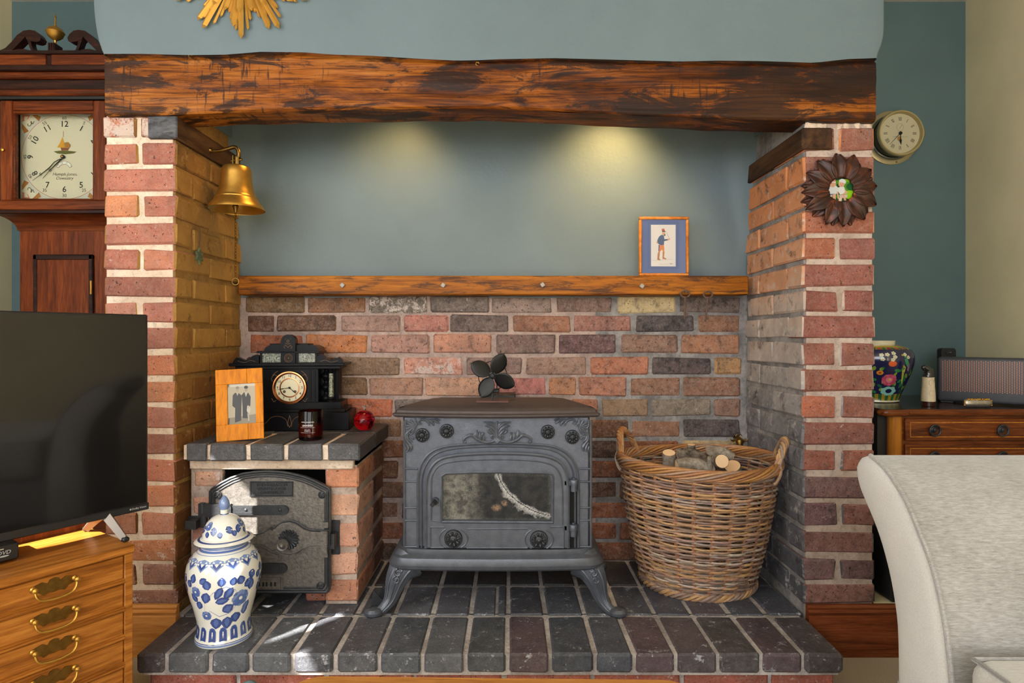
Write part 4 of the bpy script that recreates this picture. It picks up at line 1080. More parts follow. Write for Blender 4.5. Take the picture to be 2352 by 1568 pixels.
    sv = MB()
    for u in (740, 785, 820, 870, 912): plate(sv, [(u, 1255), (u+20, 1255), (u+20, 1300), (u, 1300)], DY-0.0085, DY-0.006)
    part(door, 'air_slot', sv, M['black_gap'])
    for (u, v) in ((290, 315), (1425, 312), (1408, 1305)):
        bs = MB(); cc = D(u, v, DY); bs.lathe([(0.0115, 0), (0.0115, 0.003), (0.0098, 0.0042), (0.0085, 0.002), (0.004, 0.003), (0.003, 0.0045), (0.0003, 0.005)], 18, cc, 'Y')
        for k in range(4):
            a = PI/4+k*PI/2; bs.tube([cc+Vector((0.002*math.cos(a), -0.003, 0.002*math.sin(a))), cc+Vector((0.0075*math.cos(a), -0.003, 0.0075*math.sin(a)))], [0.0012, 0.002], 6)
        part(door, 'corner_boss', bs, M['iron_dark'])
    # hinge pintles and keeper fixed on the brickwork
    for v in (545, 1180):
        pb = MB(); a = D(0, v, FY); c_ = D(95, v+120, FY); pb.box((a.x-0.008, FY-0.004, c_.z), (c_.x, FY+0.004, a.z)); pb.lathe([(0.0105, -0.033), (0.0105, 0.002)], 14, D(135, v, DY-0.004)); pb.box((a.x, DY-0.010, c_.z+0.004), (c_.x+0.006, FY, a.z-0.004))
        part(root, 'hinge_pintle', pb, M['iron_dark'])
    kp = MB(); a = D(1525, 590, FY); c_ = D(1620, 960, FY); kp.box((a.x, FY-0.004, c_.z), (c_.x, FY+0.003, a.z), 0.001); a = D(1505, 705, FY); c_ = D(1600, 870, FY); kp.box((a.x, DY-0.006, c_.z), (c_.x, FY, a.z), 0.002)
    kp.lathe([(0.0022, 0), (0.002, 0.0015), (0.0003, 0.002)], 8, D(1570, 612, FY-0.004), 'Y')
    part(root, 'keeper', kp, M['iron_dark'])
oven()
# ================================================================== things in and around the fireplace
def strand(mb, pts, r, c, n=5): mb.col(c); mb.tube(pts, r, n)
WC = [srgb(*c) for c in ((168, 134, 106), (178, 146, 116), (150, 124, 108), (186, 146, 102), (146, 128, 120), (182, 164, 150), (134, 110, 96))]
def basket():
    bx, by = 0.634, 2.085; tx, ty = 0.622, 2.035
    z0, z1 = HZ+0.002, 0.553
    root = thing('log_basket', 'large round wicker log basket with twisted rim and two loop handles', 'basket', (bx, by, HZ))
    rnd = random.Random(11)
    def S(a, t, e=0.0):
        """point on the wall: angle, height fraction, outward offset"""
        k = t**0.85
        cx_, cy_ = bx+(tx-bx)*t, by+(ty-by)*t
        rx = 0.176+(0.250-0.176)*k+0.008*math.sin(PI*t)+e; ry = 0.160+(0.222-0.160)*k+0.008*math.sin(PI*t)+e
        return Vector((cx_+rx*math.cos(a), cy_+ry*math.sin(a), z0+(z1-z0)*t+0.006*math.sin(2*a+1)*t))
    NS = 26
    st = MB()
    for k in range(NS):
        a = 2*PI*k/NS+0.05
        for d in (-0.016, 0.0, 0.016):
            if rnd.random() < 0.2 and d: continue
            strand(st, [S(a+d+rnd.uniform(-.004, .004), t) for t in [0.0, .15, .3, .45, .6, .75, .9, 0.985]], 0.0026, vary(srgb(150, 100, 66), .15), 5)
    part(root, 'stake', st, M['wicker'], kind='stuff')
    wv = MB(); NR = 44
    for i in range(NR):
        t = 0.055+0.87*i/(NR-1)
        off = (i % 2)*PI; npt = NS*6
        c = rnd.choice(WC); brk = rnd.uniform(0, 2*PI); pts = []
        ph = rnd.uniform(0, 6)
        cuts = sorted([rnd.randrange(npt) for _ in range(3)])
        segs_ = []
        cur = []
        for k in range(npt+1):
            a = 2*PI*k/npt
            e = 0.0058*math.sin(a*NS/2+off)+rnd.uniform(-.0008, .0008)
            p = S(a+0.05, t+0.004*math.sin(a*3+ph)+0.0022*math.sin(a*NS/2+off+1.5), e)
            cur.append(p)
            if k in cuts or k == npt: segs_.append(cur); cur = [p]
        for sg in segs_:
            if len(sg) > 2: strand(wv, sg, [rnd.uniform(0.0034, 0.0043)]*len(sg), vary(rnd.choice(WC), .14), 5)
    part(root, 'weave', wv, M['wicker'], kind='stuff')
    # plaited foot and rim
    def twist(t0, amp_t, amp_e, m, r, turns, name, cols, e0=0.004, zup=0.0):
        mb = MB()
        for s in range(m):
            pts = [S(a, t0+amp_t*math.sin(turns*a+2*PI*s/m), e0+amp_e*math.cos(turns*a+2*PI*s/m)) for a in [2*PI*k/150 for k in range(151)]]
            strand(mb, pts, r, vary(rnd.choice(cols), .12), 6)
        return part(root, name, mb, M['wicker'])
    twist(0.022, 0.022, 0.007, 4, 0.0055, 13, 'foot_braid', WC)
    TAN = [srgb(*c) for c in ((160, 110, 66), (170, 120, 68), (146, 98, 62), (176, 134, 90))]
    twist(0.968, 0.034, 0.0115, 9, 0.0043, 5, 'rim_braid', TAN+WC[:3])
    bt = MB(); bt.lathe([(0.17, 0.004), (0.0005, 0.006)], 40, (bx, by, HZ), sy=0.9); bt.usecol = True; part(root, 'base_weave', bt, M['wicker'])
    # loop handles
    for a0, hh, lean in ((2.62, 0.088, -0.006), (-0.34, 0.082, 0.0)):
        mb = MB(); NP = 40
        for s in range(5):
            pts = []
            for k in range(NP+1):
                t = k/NP; an = a0+(t-0.5)*0.62*(1.0)
                base = S(an, 0.955, 0.006)
                h = math.sin(PI*t)**0.62*hh
                w_ = 0.009*(0.65+0.35*math.sin(PI*t))
                out = Vector((math.cos(a0), math.sin(a0), 0))
                q = base+Vector((0, 0, h))+out*(0.015*math.sin(PI*t)+lean)
                ph = 9*t*PI*0.55+2*PI*s/5
                q += out*w_*math.cos(ph)+Vector((0, 0, 1))*w_*math.sin(ph)*0.9+Vector((-math.sin(a0), math.cos(a0), 0))*w_*0.5*math.sin(ph)*math.cos(PI*t)
                pts.append(q)
            strand(mb, pts, 0.0052, vary(rnd.choice(TAN if a0 > 1 else WC), .1), 6)
        for e in (-1, 1):                 # ends wrapped down over the rim
            an = a0+e*0.31
            strand(mb, smooth_path([S(an, 1.0, 0.012), S(an+e*.02, 0.95, 0.019), S(an+e*.05, 0.885, 0.013), S(an+e*.07, 0.86, 0.004)], 4), 0.005, vary(rnd.choice(WC), .1), 6)
        part(root, 'handle', mb, M['wicker'])
basket()

def log(name_label, p0, p1, r, bend=(0, 0, 0), seed=1, group='logs in the wicker basket', twig=None):
    p0, p1 = Vector(p0), Vector(p1); mid = (p0+p1)/2+Vector(bend)
    ctr = (p0+p1)/2
    root = thing('log', name_label, 'log', tuple(ctr), group=group)
    rnd = random.Random(seed)
    pts = smooth_path([p0, mid, p1], 6); m = MB()
    m.tube(pts, [r*(1+0.10*mnoise.noise(Vector((i*0.5, seed, 0)))) for i in range(len(pts))], 14, cap=False)
    for i, q in enumerate(m.v): m.v[i] = q+Vector((1, 1, 1))*0.0022*mnoise.noise(q*60+Vector((seed, 0, 0)))
    if twig: m.tube(smooth_path([Vector(t) for t in twig], 4), taper((len(twig)-1)*4+1, 0.008, 0.006), 8)
    part(root, 'bark', m, M['bark'])
    for (a, b_) in ((p0, pts[1]), (p1, pts[-2])):
        d = (a-b_).normalized(); e = MB(); u = d.orthogonal().normalized(); v = d.cross(u)
        ring = [a+(u*math.cos(t)+v*math.sin(t))*r*0.96 for t in [2*PI*k/16 for k in range(16)]]
        e.poly(ring); me = e.mesh('cut_end', a); me.materials.append(M['logend'])
        o = bpy.data.objects.new('cut_end', me); COL.objects.link(o); o.parent = root; o.location = a-ctr
def B5(u, v, y): return P(1490+u/9.8, 990+v/9.8, y)
log('upright log with a pale round cut end, leftmost in the wicker basket', B5(455, 480, 1.93), B5(440, 1500, 1.99), 0.0200, seed=1)
log('long grey curved branch lying across the wicker basket', B5(640, 540, 2.02), B5(1330, 690, 2.0), 0.0235, (0, 0, 0.010), 2)
log('log with a split cut end facing forward, right of the basket middle', B5(1650, 675, 1.925), B5(1430, 700, 2.035), 0.0215, seed=3)
log('short brown stub of branch standing up at the rear of the basket', B5(960, 300, 2.12), B5(970, 900, 2.13), 0.0135, seed=4)
log('mossy knobbly log at the back right of the wicker basket', B5(1300, 500, 2.13), B5(1850, 640, 2.11), 0.026, (0, 0, 0.012), 5)
log('brown bark log lying low at the front of the wicker basket', B5(600, 800, 1.93), B5(1390, 900, 1.95), 0.0245, (0, 0, 0.012), 6, twig=[B5(1380, 860, 1.93), B5(1360, 720, 1.925), B5(1365, 580, 1.92)])
log('pale split log leaning against the right side inside the basket', B5(1880, 780, 1.97), B5(2000, 1350, 2.03), 0.026, seed=7)
for k, (a, b_) in enumerate((((0.52, 2.0, 0.38), (0.66, 2.0, 0.38)), ((0.54, 2.10, 0.40), (0.66, 2.11, 0.40)), ((0.56, 2.05, 0.30), (0.70, 2.06, 0.30)))):
    log(('grey log buried lowest but one in the wicker basket', 'grey log buried under the mossy log in the basket', 'log at the very bottom of the basket pile')[k], a, b_, 0.03, seed=20+k)

M['bolt'] = plain('worn_bolt_steel', srgb(150, 142, 132), 0.55, 0.4)
# ---- shelf board with square headed bolts
SY = 2.2
sb = thing('shelf_board', 'thick stained pine shelf board running along the back of the fireplace', 'shelf', (-0.06, 2.24, 1.097))
b = MB()
sx0, sx1, sz0, sz1 = xof(546, SY), xof(1720, SY), zof(677, SY), zof(633, SY)
b.box((sx0, SY, sz0), (sx1, BY+0.004, sz1), 0.004); part(sb, 'board', b, M['pine'])
for px, py in ((787, 655), (1018, 655), (1246, 654), (1474, 657)):
    b = MB(); c0 = P(px, py, SY); R = Matrix.Translation(c0) @ Matrix.Rotation(math.radians(45+random.uniform(-12, 12)), 4, 'Y')
    b.box((-0.0078, -0.008, -0.0078), (0.0078, 0.004, 0.0078), 0.0018, R)
    part(sb, 'bolt', b, M['bolt'])

# ---- old keys hanging from nails in the board
def key(px, py0, py1, tilt, label):
    c0 = P(px, py0, SY-0.012); L = (py1-py0)*SY/F
    root = thing('old_key', label, 'key', tuple(c0), group='old keys on the shelf board')
    m = MB(); c = c0+Vector((0, 0, -0.002))
    m.tube([c+Vector((0.0155*math.cos(t), 0, 0.0115*math.sin(t))) for t in [2*PI*k/20 for k in range(20)]], 0.0030, 6, closed=True)
    a = c+Vector((0, 0, -0.011)); e = a+Vector((tilt, 0, -L+0.012))
    m.tube([a, a+(e-a)*0.1, e], [0.0042, 0.0036, 0.0030], 8)
    q = e+Vector((0, 0, 0.012)); m.box((q.x, q.y-0.001, q.z-0.004), (q.x+0.012, q.y+0.001, q.z+0.009)); m.box((q.x+0.004, q.y-0.0012, q.z+0.001), (q.x+0.0085, q.y+0.0012, q.z+0.004))
    part(root, 'key_body', m, M['rust'])
    nl = MB(); nl.tube([c0+Vector((0, -0.006, 0.007)), c0+Vector((0, 0.02, 0.007))], 0.0012, 6); nl.lathe([(0.003, 0), (0.003, 0.001), (0.0003, 0.0015)], 8, c0+Vector((0, -0.006, 0.007)), 'Y'); part(root, 'nail', nl, M['rust'])
key(1574, 674, 730, -0.002, 'shorter rusty key on a nail at the shelf board, left of two')
key(1626, 675, 738, -0.009, 'longer rusty key with a large oval bow hanging from the shelf board')

# ---- little framed soldier print on the shelf
def framed_print():
    y = 2.215; x0, x1 = xof(1468, y), xof(1583, y); z0 = sz1+0.0005; z1 = zof(497, y)
    root = thing('framed_print', 'small wood framed print of a soldier with blue mount, standing on the shelf board', 'picture frame', ((x0+x1)/2, y, z0))
    w_ = 0.0105
    for nm, lo, hi in (('frame_rail', (x0, y, z0), (x1, y+0.014, z0+w_)), ('frame_rail', (x0, y, z1-w_), (x1, y+0.014, z1)), ('frame_rail', (x0, y, z0+w_), (x0+w_, y+0.014, z1-w_)), ('frame_rail', (x1-w_, y, z0+w_), (x1, y+0.014, z1-w_))):
        b = MB(); b.box(lo, hi, 0.003); part(root, nm, b, M['frame_thin'])
    pr_ = MB(); yy = y+0.006
    def G(u, v): return P(1450+u/9.227, 480+v/9.227, yy)
    def blob(pts, c, k):
        pr_.col(srgb(*c)); pr_.poly([G(u, v)+Vector((0, -0.0002*k, 0)) for u, v in pts])
    blob([(180, 170), (1200, 170), (1200, 1410), (180, 1410)], (94, 108, 150), 0)
    for s in (0, 12):
        for a, c_ in (((355+s, 280+s), (995-s, 283+s)), ((355+s, 1255-s), (995-s, 1258-s))): blob([a, c_, (c_[0], c_[1]+3), (a[0], a[1]+3)], (70, 82, 122), 1)
        for a, c_ in (((355+s, 280+s), (355+s, 1258-s)), ((992-s, 280+s), (992-s, 1258-s))): blob([a, (a[0]+3, a[1]), (c_[0]+3, c_[1]), c_], (70, 82, 122), 1)
    blob([(415, 333), (938, 333), (940, 1215), (418, 1212)], (214, 208, 206), 2)
    blob([(550, 660), (590, 580), (640, 545), (690, 560), (700, 640), (690, 760), (620, 765), (575, 740), (550, 700)], (84, 100, 132), 3)
    blob([(680, 640), (770, 635), (810, 620), (800, 655), (700, 680)], (84, 98, 128), 4)
    blob([(765, 640), (810, 615), (825, 640), (780, 660)], (206, 148, 110), 5)
    blob([(560, 690), (530, 690), (540, 730), (565, 725)], (206, 148, 110), 5)
    blob([(575, 760), (690, 762), (700, 860), (690, 930), (650, 860), (610, 900), (580, 950)], (206, 130, 88), 4)
    blob([(580, 760), (600, 760), (590, 900), (572, 880)], (96, 84, 120), 5)
    blob([(575, 900), (610, 880), (590, 1040), (625, 1090), (550, 1075), (558, 950)], (178, 122, 84), 3)
    blob([(665, 880), (705, 900), (690, 1020), (745, 1050), (740, 1065), (660, 1055)], (178, 122, 84), 3)
    blob([(648, 490), (720, 490), (712, 545), (660, 550)], (206, 164, 128), 4)
    blob([(640, 430), (665, 412), (700, 418), (708, 465), (648, 470)], (190, 106, 84), 5)
    blob([(648, 462), (710, 460), (735, 480), (655, 488)], (78, 78, 82), 6)
    blob([(695, 535), (722, 530), (715, 575), (690, 560)], (78, 78, 78), 6)
    blob([(745, 490), (752, 492), (800, 610), (792, 612)], (170, 140, 128), 4)
    blob([(440, 1085), (870, 1060), (870, 1066), (440, 1092)], (180, 178, 176), 3)
    blob([(590, 1165), (800, 1163), (800, 1168), (590, 1171)], (176, 172, 172), 3); blob([(815, 1150), (890, 1160), (890, 1166), (815, 1170)], (150, 146, 146), 3)
    part(root, 'print', pr_, M['print'], fix=False)
    gl = MB(); gl.box((x0+w_-0.001, y+0.0035, z0+w_-0.001), (x1-w_+0.001, y+0.0045, z1-w_+0.001)); part(root, 'glass', gl, M['pane'])
framed_print()

# ---- brass ship's bell on its bracket
def bell():
    Y = 2.04; c0 = P(543, 482, Y)
    root = thing('ship_bell', 'polished brass bell on a curved wall bracket under the left end of the beam', 'bell', (PLX1, Y, P(0, 345, Y).z))
    s = Y/F; m = MB()
    H = 100*s
    prof_o = [(62, 0), (61.5, 3), (58, 9), (51, 17), (46.5, 24), (45.5, 25.5), (46, 27.5), (43, 31), (42.5, 33), (39, 42), (36, 54), (34, 68), (33, 82), (32, 92), (29.5, 97), (24, 100), (0.05, 101)]
    prof_i = [(0.05, 96), (22, 95), (29, 90), (31, 70), (36, 42), (44, 22), (56, 6), (60, 0.6)]
    m.lathe([(r*s, h*s) for r, h in prof_i]+[(r*s, h*s) for r, h in prof_o], 48, (c0.x, Y, c0.z+0.004)) if False else None
    m.lathe([(r*s, h*s) for r, h in prof_o], 48, (c0.x, Y, c0.z), cap=False); m.lathe([(r*s, h*s) for r, h in prof_i[::-1]], 48, (c0.x, Y, c0.z), cap=False)
    part(root, 'bell', m, M['brass'], fix=False, sharp=30)
    br = MB(); w0 = P(481, 345, Y); top = P(544, 372, Y); xw = PLX1
    br.box((xw-0.004, Y-0.016, w0.z-0.024), (xw+0.003, Y+0.016, w0.z+0.024), 0.001)
    br.tube([Vector((xw, Y, w0.z)), Vector((xw+0.012, Y, w0.z))], [0.011, 0.008], 10)
    arm = smooth_path([Vector((xw+0.005, Y, w0.z-0.003)), P(505, 346, Y), P(525, 341, Y), P(540, 338, Y), P(548, 348, Y), P(548, 362, Y)], 5)
    br.tube(arm, taper(len(arm), 0.0055, 0.007), 10)
    for dx in (-0.0085, 0.0085): br.box((P(543, 0, Y).x+dx-0.0015, Y-0.008, P(0, 383, Y).z), (P(543, 0, Y).x+dx+0.0015, Y+0.008, P(0, 358, Y).z))
    br.tube([P(531, 369, Y), P(556, 366, Y)], 0.004, 8); br.tube([P(543, 384, Y), P(543, 360, Y)], 0.006, 8)
    part(root, 'bracket', br, M['brass_dull'])
    cl = MB(); q = P(541, 462, Y); e = P(541, 478, Y); cl.tube([P(543, 400, Y), q], 0.002, 6); cl.tube([q, q+(e-q)*0.3, q+(e-q)*0.75, e, P(541, 488, Y)], [0.003, 0.006, 0.0105, 0.008, 0.004], 12)
    part(root, 'clapper', cl, M['brass_dull'])
    ch = MB(); za = P(541, 490, Y).z; zb_ = P(541, 640, Y).z; xc = P(541, 0, Y).x; n = 22; L = (za-zb_)/n
    for i in range(n):
        zc = za-(i+0.5)*L; rr_ = []
        for k in range(8):
            t = 2*PI*k/8; a, c_ = 0.0028*math.cos(t), L*0.68*math.sin(t)
            rr_.append(Vector((xc+(a if i % 2 else a*0.3), Y+(0 if i % 2 else a), zc+c_)))
        ch.tube(rr_, 0.0009, 4, closed=True)
    ch.tube([Vector((xc+0.011*math.cos(t), Y, P(0, 645, Y).z+0.011*math.sin(t)-0.002)) for t in [2*PI*k/20 for k in range(20)]], 0.0012, 5, closed=True)
    part(root, 'pull_chain', ch, M['brass_dull'])
bell()

# ---- star ornament on the left cheek
Y = 1.965; xw = PLX1+0.003
root = thing('star_ornament', 'small green star shaped ornament hanging by a cord on the left brick cheek', 'ornament', (xw, Y, zof(560, Y)))
m = MB(); c0 = Vector((xw+0.004, Y, zof(588, 1.965)))
pts = []
for k in range(12): t = 2*PI*k/12+PI/2; r = 0.027 if k % 2 == 0 else 0.0135; pts.append((c0.y+r*math.cos(t)*0.9, c0.z+r*math.sin(t)))
m.prism(pts, xw, xw+0.007, 'X'); part(root, 'star', m, speck('verdigris', srgb(98, 112, 84), 0.6, 0.2, 0.3, 80, 0.3))
m = MB(); m.tube([c0+Vector((0, 0, 0.026)), c0+Vector((0, 0.004, 0.06)), c0+Vector((0, -0.003, 0.09))], 0.0013, 5); part(root, 'cord', m, M['rust'])

# ---- black slate mantel clock
def mantel_clock():
    Y = 2.12; ang = math.radians(5.0)
    s = Y/F
    base = P(665, 985, Y); zb = 0.626
    root = thing('mantel_clock', 'black slate mantel clock with green marble insets and white dial, standing on the oven slab', 'clock', (base.x, Y+0.07, zb), ang)
    ox, oz = 664.0, 993.0
    def lp(px, py, y=0.0): return Vector(((px-ox)*s, y, (oz-py)*s))
    def bx(mb, x0, y0, x1, y1, d0, d1, bev=0.0015): mb.box((min(lp(x0, 0).x, lp(x1, 0).x), d0, lp(0, y1).z), (max(lp(x0, 0).x, lp(x1, 0).x), d1, lp(0, y0).z), bev)
    # d: depth towards the wall, 0 = dial front plane is -0.07
    f = -0.07; bk = 0.045
    m = MB(); bx(m, 536, 952, 797, 993, f-0.022, bk+0.01, 0.002); bx(m, 545, 944, 788, 953, f-0.014, bk+0.006, 0.003); bx(m, 552, 929, 778, 945, f-0.008, bk)
    part(root, 'plinth', m, M['slate'], world=False)
    m = MB(); bx(m, 598, 846, 725, 946, f, bk); bx(m, 566, 846, 764, 930, f+0.05, bk)
    part(root, 'case', m, M['slate'], world=False)
    m = MB(); bx(m, 530, 839, 786, 846, f-0.024, bk+0.008, 0.002); bx(m, 542, 846, 776, 853, f-0.012, bk); part(root, 'cornice', m, M['slate'], world=False)
    m = MB(); bx(m, 594, 815, 723, 840, f-0.002, bk-0.01); bx(m, 588, 812, 728, 817, f-0.008, bk-0.004, 0.001); bx(m, 612, 795, 700, 800, f+0.02, bk-0.02)
    def hip(u, v):
        e = [0, .28, .55, .8, 1.0][0]; t = v; w_ = 64*(1-0.19*t**1.6) ; hgt = 812-14*math.sin(t*PI/2)
        return (u-0.5)*2*w_
    pr_ = [(lp(664-62, 0).x, lp(0, 812).z), (lp(664-59, 0).x, lp(0, 804).z), (lp(664-52, 0).x, lp(0, 800).z), (lp(664-46, 0).x, lp(0, 798.5).z), (lp(664+46, 0).x, lp(0, 798.5).z), (lp(664+52, 0).x, lp(0, 800).z), (lp(664+59, 0).x, lp(0, 804).z), (lp(664+62, 0).x, lp(0, 812).z)]
    m.prism(pr_, f+0.004, bk-0.012); part(root, 'upper_stage', m, M['slate'], world=False)
    m = MB(); pts = [(lp(642, 0).x, lp(0, 840).z), (lp(642, 0).x, lp(0, 788).z)]+[(lp(658, 0).x+16*s*math.cos(t), lp(0, 790).z+16*s*math.sin(t)) for t in [PI-PI*k/12 for k in range(13)]]+[(lp(674, 0).x, lp(0, 840).z)]
    m.prism(pts, f-0.008, f+0.03); part(root, 'crest_tablet', m, M['slate'], world=False)
    for sx in (-1, 1):
        c = 658
        m = MB(); q = [(65, 841), (65, 824), (72, 820), (80, 823), (86, 830), (96, 833), (106, 829), (114, 826), (120, 832), (124, 841)]
        pts = [(lp(c+sx*u, 0).x, lp(0, v).z) for u, v in q]
        m.prism(pts, f-0.006, f+0.02); part(root, 'side_scroll', m, M['slate'], world=False)
        m = MB(); a, d = (681, 718) if sx > 0 else (600, 641); bx(m, a, 817, d, 838, f-0.0035, f, 0.0008); part(root, 'marble_panel', m, M['marble'], world=False)
        px = 752 if sx > 0 else 560
        m = MB(); p = lp(px, 930, f+0.012); k = s
        m.lathe([(8*k, 0), (8*k, 2*k), (6*k, 4*k), (7.5*k, 7*k), (5*k, 10*k), (5*k, 12*k)], 16, p); m.lathe([(5*k, 66*k), (6.5*k, 68*k), (5*k, 71*k), (7.5*k, 74*k), (8*k, 78*k)], 16, p); part(root, 'column_cap', m, M['slate'], world=False)
        m = MB(); m.lathe([(6*k, 12*k), (5.4*k, 40*k), (5*k, 66*k)], 16, p); part(root, 'column', m, M['marble'], world=False)
        m = MB(); px2 = 737 if sx > 0 else 576; p = lp(px2, 930, f+0.045)
        n = 40
        m.lathe([((9+3.6*math.sin(i/n*6*PI))*k, (i/n)*78*k) for i in range(n+1)], 18, p); part(root, 'barley_twist', m, M['slate'], world=False)
    for px in (604, 614, 707, 717):
        fl = MB(); bx(fl, px-1.6, 857, px+1.6, 934, f-0.0018, f+0.002, 0.0008); part(root, 'flute', fl, M['slate'], world=False)
    # gilt incised ornament
    g = MB(); g.col(srgb(128, 100, 74))
    def gl_(pts, r=0.00055, y=f-0.0006): g.tube(smooth_path([lp(u, v, y) for u, v in pts], 3), r, 4)
    for sx in (-1, 1):
        gl_([(660+sx*38, 868), (660+sx*32, 862), (660+sx*26, 858)], .0009); gl_([(660+sx*26, 872), (660+sx*33, 866), (660+sx*40, 874), (660+sx*38, 882)], .0008)
        gl_([(660+sx*28, 934), (660+sx*35, 928), (660+sx*40, 920)], .0008); gl_([(660+sx*37, 930), (660+sx*30, 925)], .0009)
        gl_([(658+sx*72, 836), (658+sx*84, 833), (658+sx*96, 838), (658+sx*112, 834)], .0006, f-0.0066)
        gl_([(658, 804), (658+sx*5, 799), (658+sx*9, 803), (658+sx*6, 806)], .0007, f-0.0086); gl_([(658, 796), (658+sx*4, 794), (658+sx*6, 796)], .0006, f-0.0086); gl_([(658, 786), (658+sx*2.5, 789), (658, 792)], .0008, f-0.0086); gl_([(658+sx*5, 784), (658+sx*6, 785)], .0008, f-0.0086)
        gl_([(664+sx*4, 983), (664+sx*8, 968), (664+sx*22, 960), (664+sx*40, 962), (664+sx*52, 974), (664+sx*64, 980)], .0006, f-0.0226); gl_([(664, 985), (664+sx*4, 976), (664, 958)], .0009, f-0.0226)
    gl_([(659+9*math.cos(t), 828+9*math.sin(t)) for t in [2*PI*k/16 for k in range(17)]], .0006, f-0.0086); gl_([(659+6*math.cos(t), 828+6*math.sin(t)) for t in [2*PI*k/16 for k in range(17)]], .0004, f-0.0086)
    gl_([(656, 828), (662, 828)], .0007, f-0.0086); gl_([(659, 825), (659, 831)], .0007, f-0.0086)
    part(root, 'gilt_line', g, M['print'], world=False, fix=False)
    # dial
    cc = lp(661, 896, f); k = s
    bz = MB(); bz.lathe([(39*k, 0), (39.2*k, 3*k), (37.5*k, 6*k), (35*k, 6.5*k), (33.5*k, 5*k), (31.5*k, 3*k)], 48, cc, 'Y', cap=False); bz.lathe([(22.5*k, 2*k), (22.5*k, 3.6*k), (21.2*k, 3.8*k), (20*k, 2.5*k)], 40, cc, 'Y', cap=False); part(root, 'bezel', bz, M['copper'], world=False, fix=False)
    d = MB(); cr = srgb(214, 206, 176)
    d.col(cr); d.poly([cc+Vector((33*k*math.cos(t), -2.2*k, 33*k*math.sin(t))) for t in [2*PI*i/48 for i in range(48)]])
    d.col(srgb(20, 18, 18))
    for i, sx_ in enumerate(['12', '1', '2', '3', '4', '5', '6', '7', '8', '9', '10', '11']):
        a = PI/2-i*PI/6; text_mb(d, sx_, 8.2*k, facing(cc+Vector((27.2*k*math.cos(a), -2.5*k, 27.2*k*math.sin(a)))), bold=0.012)
    for i in range(60):
        a = 2*PI*i/60; p = cc+Vector((32*k*math.cos(a), -2.4*k, 32*k*math.sin(a))); r = 0.45*k; d.poly([p+Vector((r*math.cos(t), 0, r*math.sin(t))) for t in (0, PI/2, PI, 3*PI/2)])
    for u in (-12, 12):
        p = cc+Vector((u*k, -2.6*k, -9*k)); d.lathe([(3.2*k, 0), (3*k, 0.5*k), (0.02*k, 0.6*k)], 12, p, 'Y'); d.col(srgb(150, 120, 70)); d.lathe([(1.4*k, 0), (1.2*k, 0.8*k), (0.02*k, 0.9*k)], 10, p+Vector((0, -0.2*k, 0)), 'Y'); d.col(srgb(20, 18, 18))
    part(root, 'dial', d, M['enamel'], world=False, fix=False)
    h = MB()
    for a, L in ((math.radians(188), 30), (math.radians(-43), 21)):
        q = [cc+Vector((r*k*math.cos(a), -4.4*k, r*k*math.sin(a))) for r in (0, L*0.4, L*0.55, L*0.7, L)]; h.tube(q, [0.9*k, 0.55*k, 1.3*k, 0.5*k, 0.25*k], 5)
    h.lathe([(2.6*k, 0), (2.6*k, 1.5*k), (1*k, 2*k), (0.02*k, 2*k)], 12, cc+Vector((0, -3.6*k, 0)), 'Y'); part(root, 'hand', h, M['black_metal'], world=False)
mantel_clock()

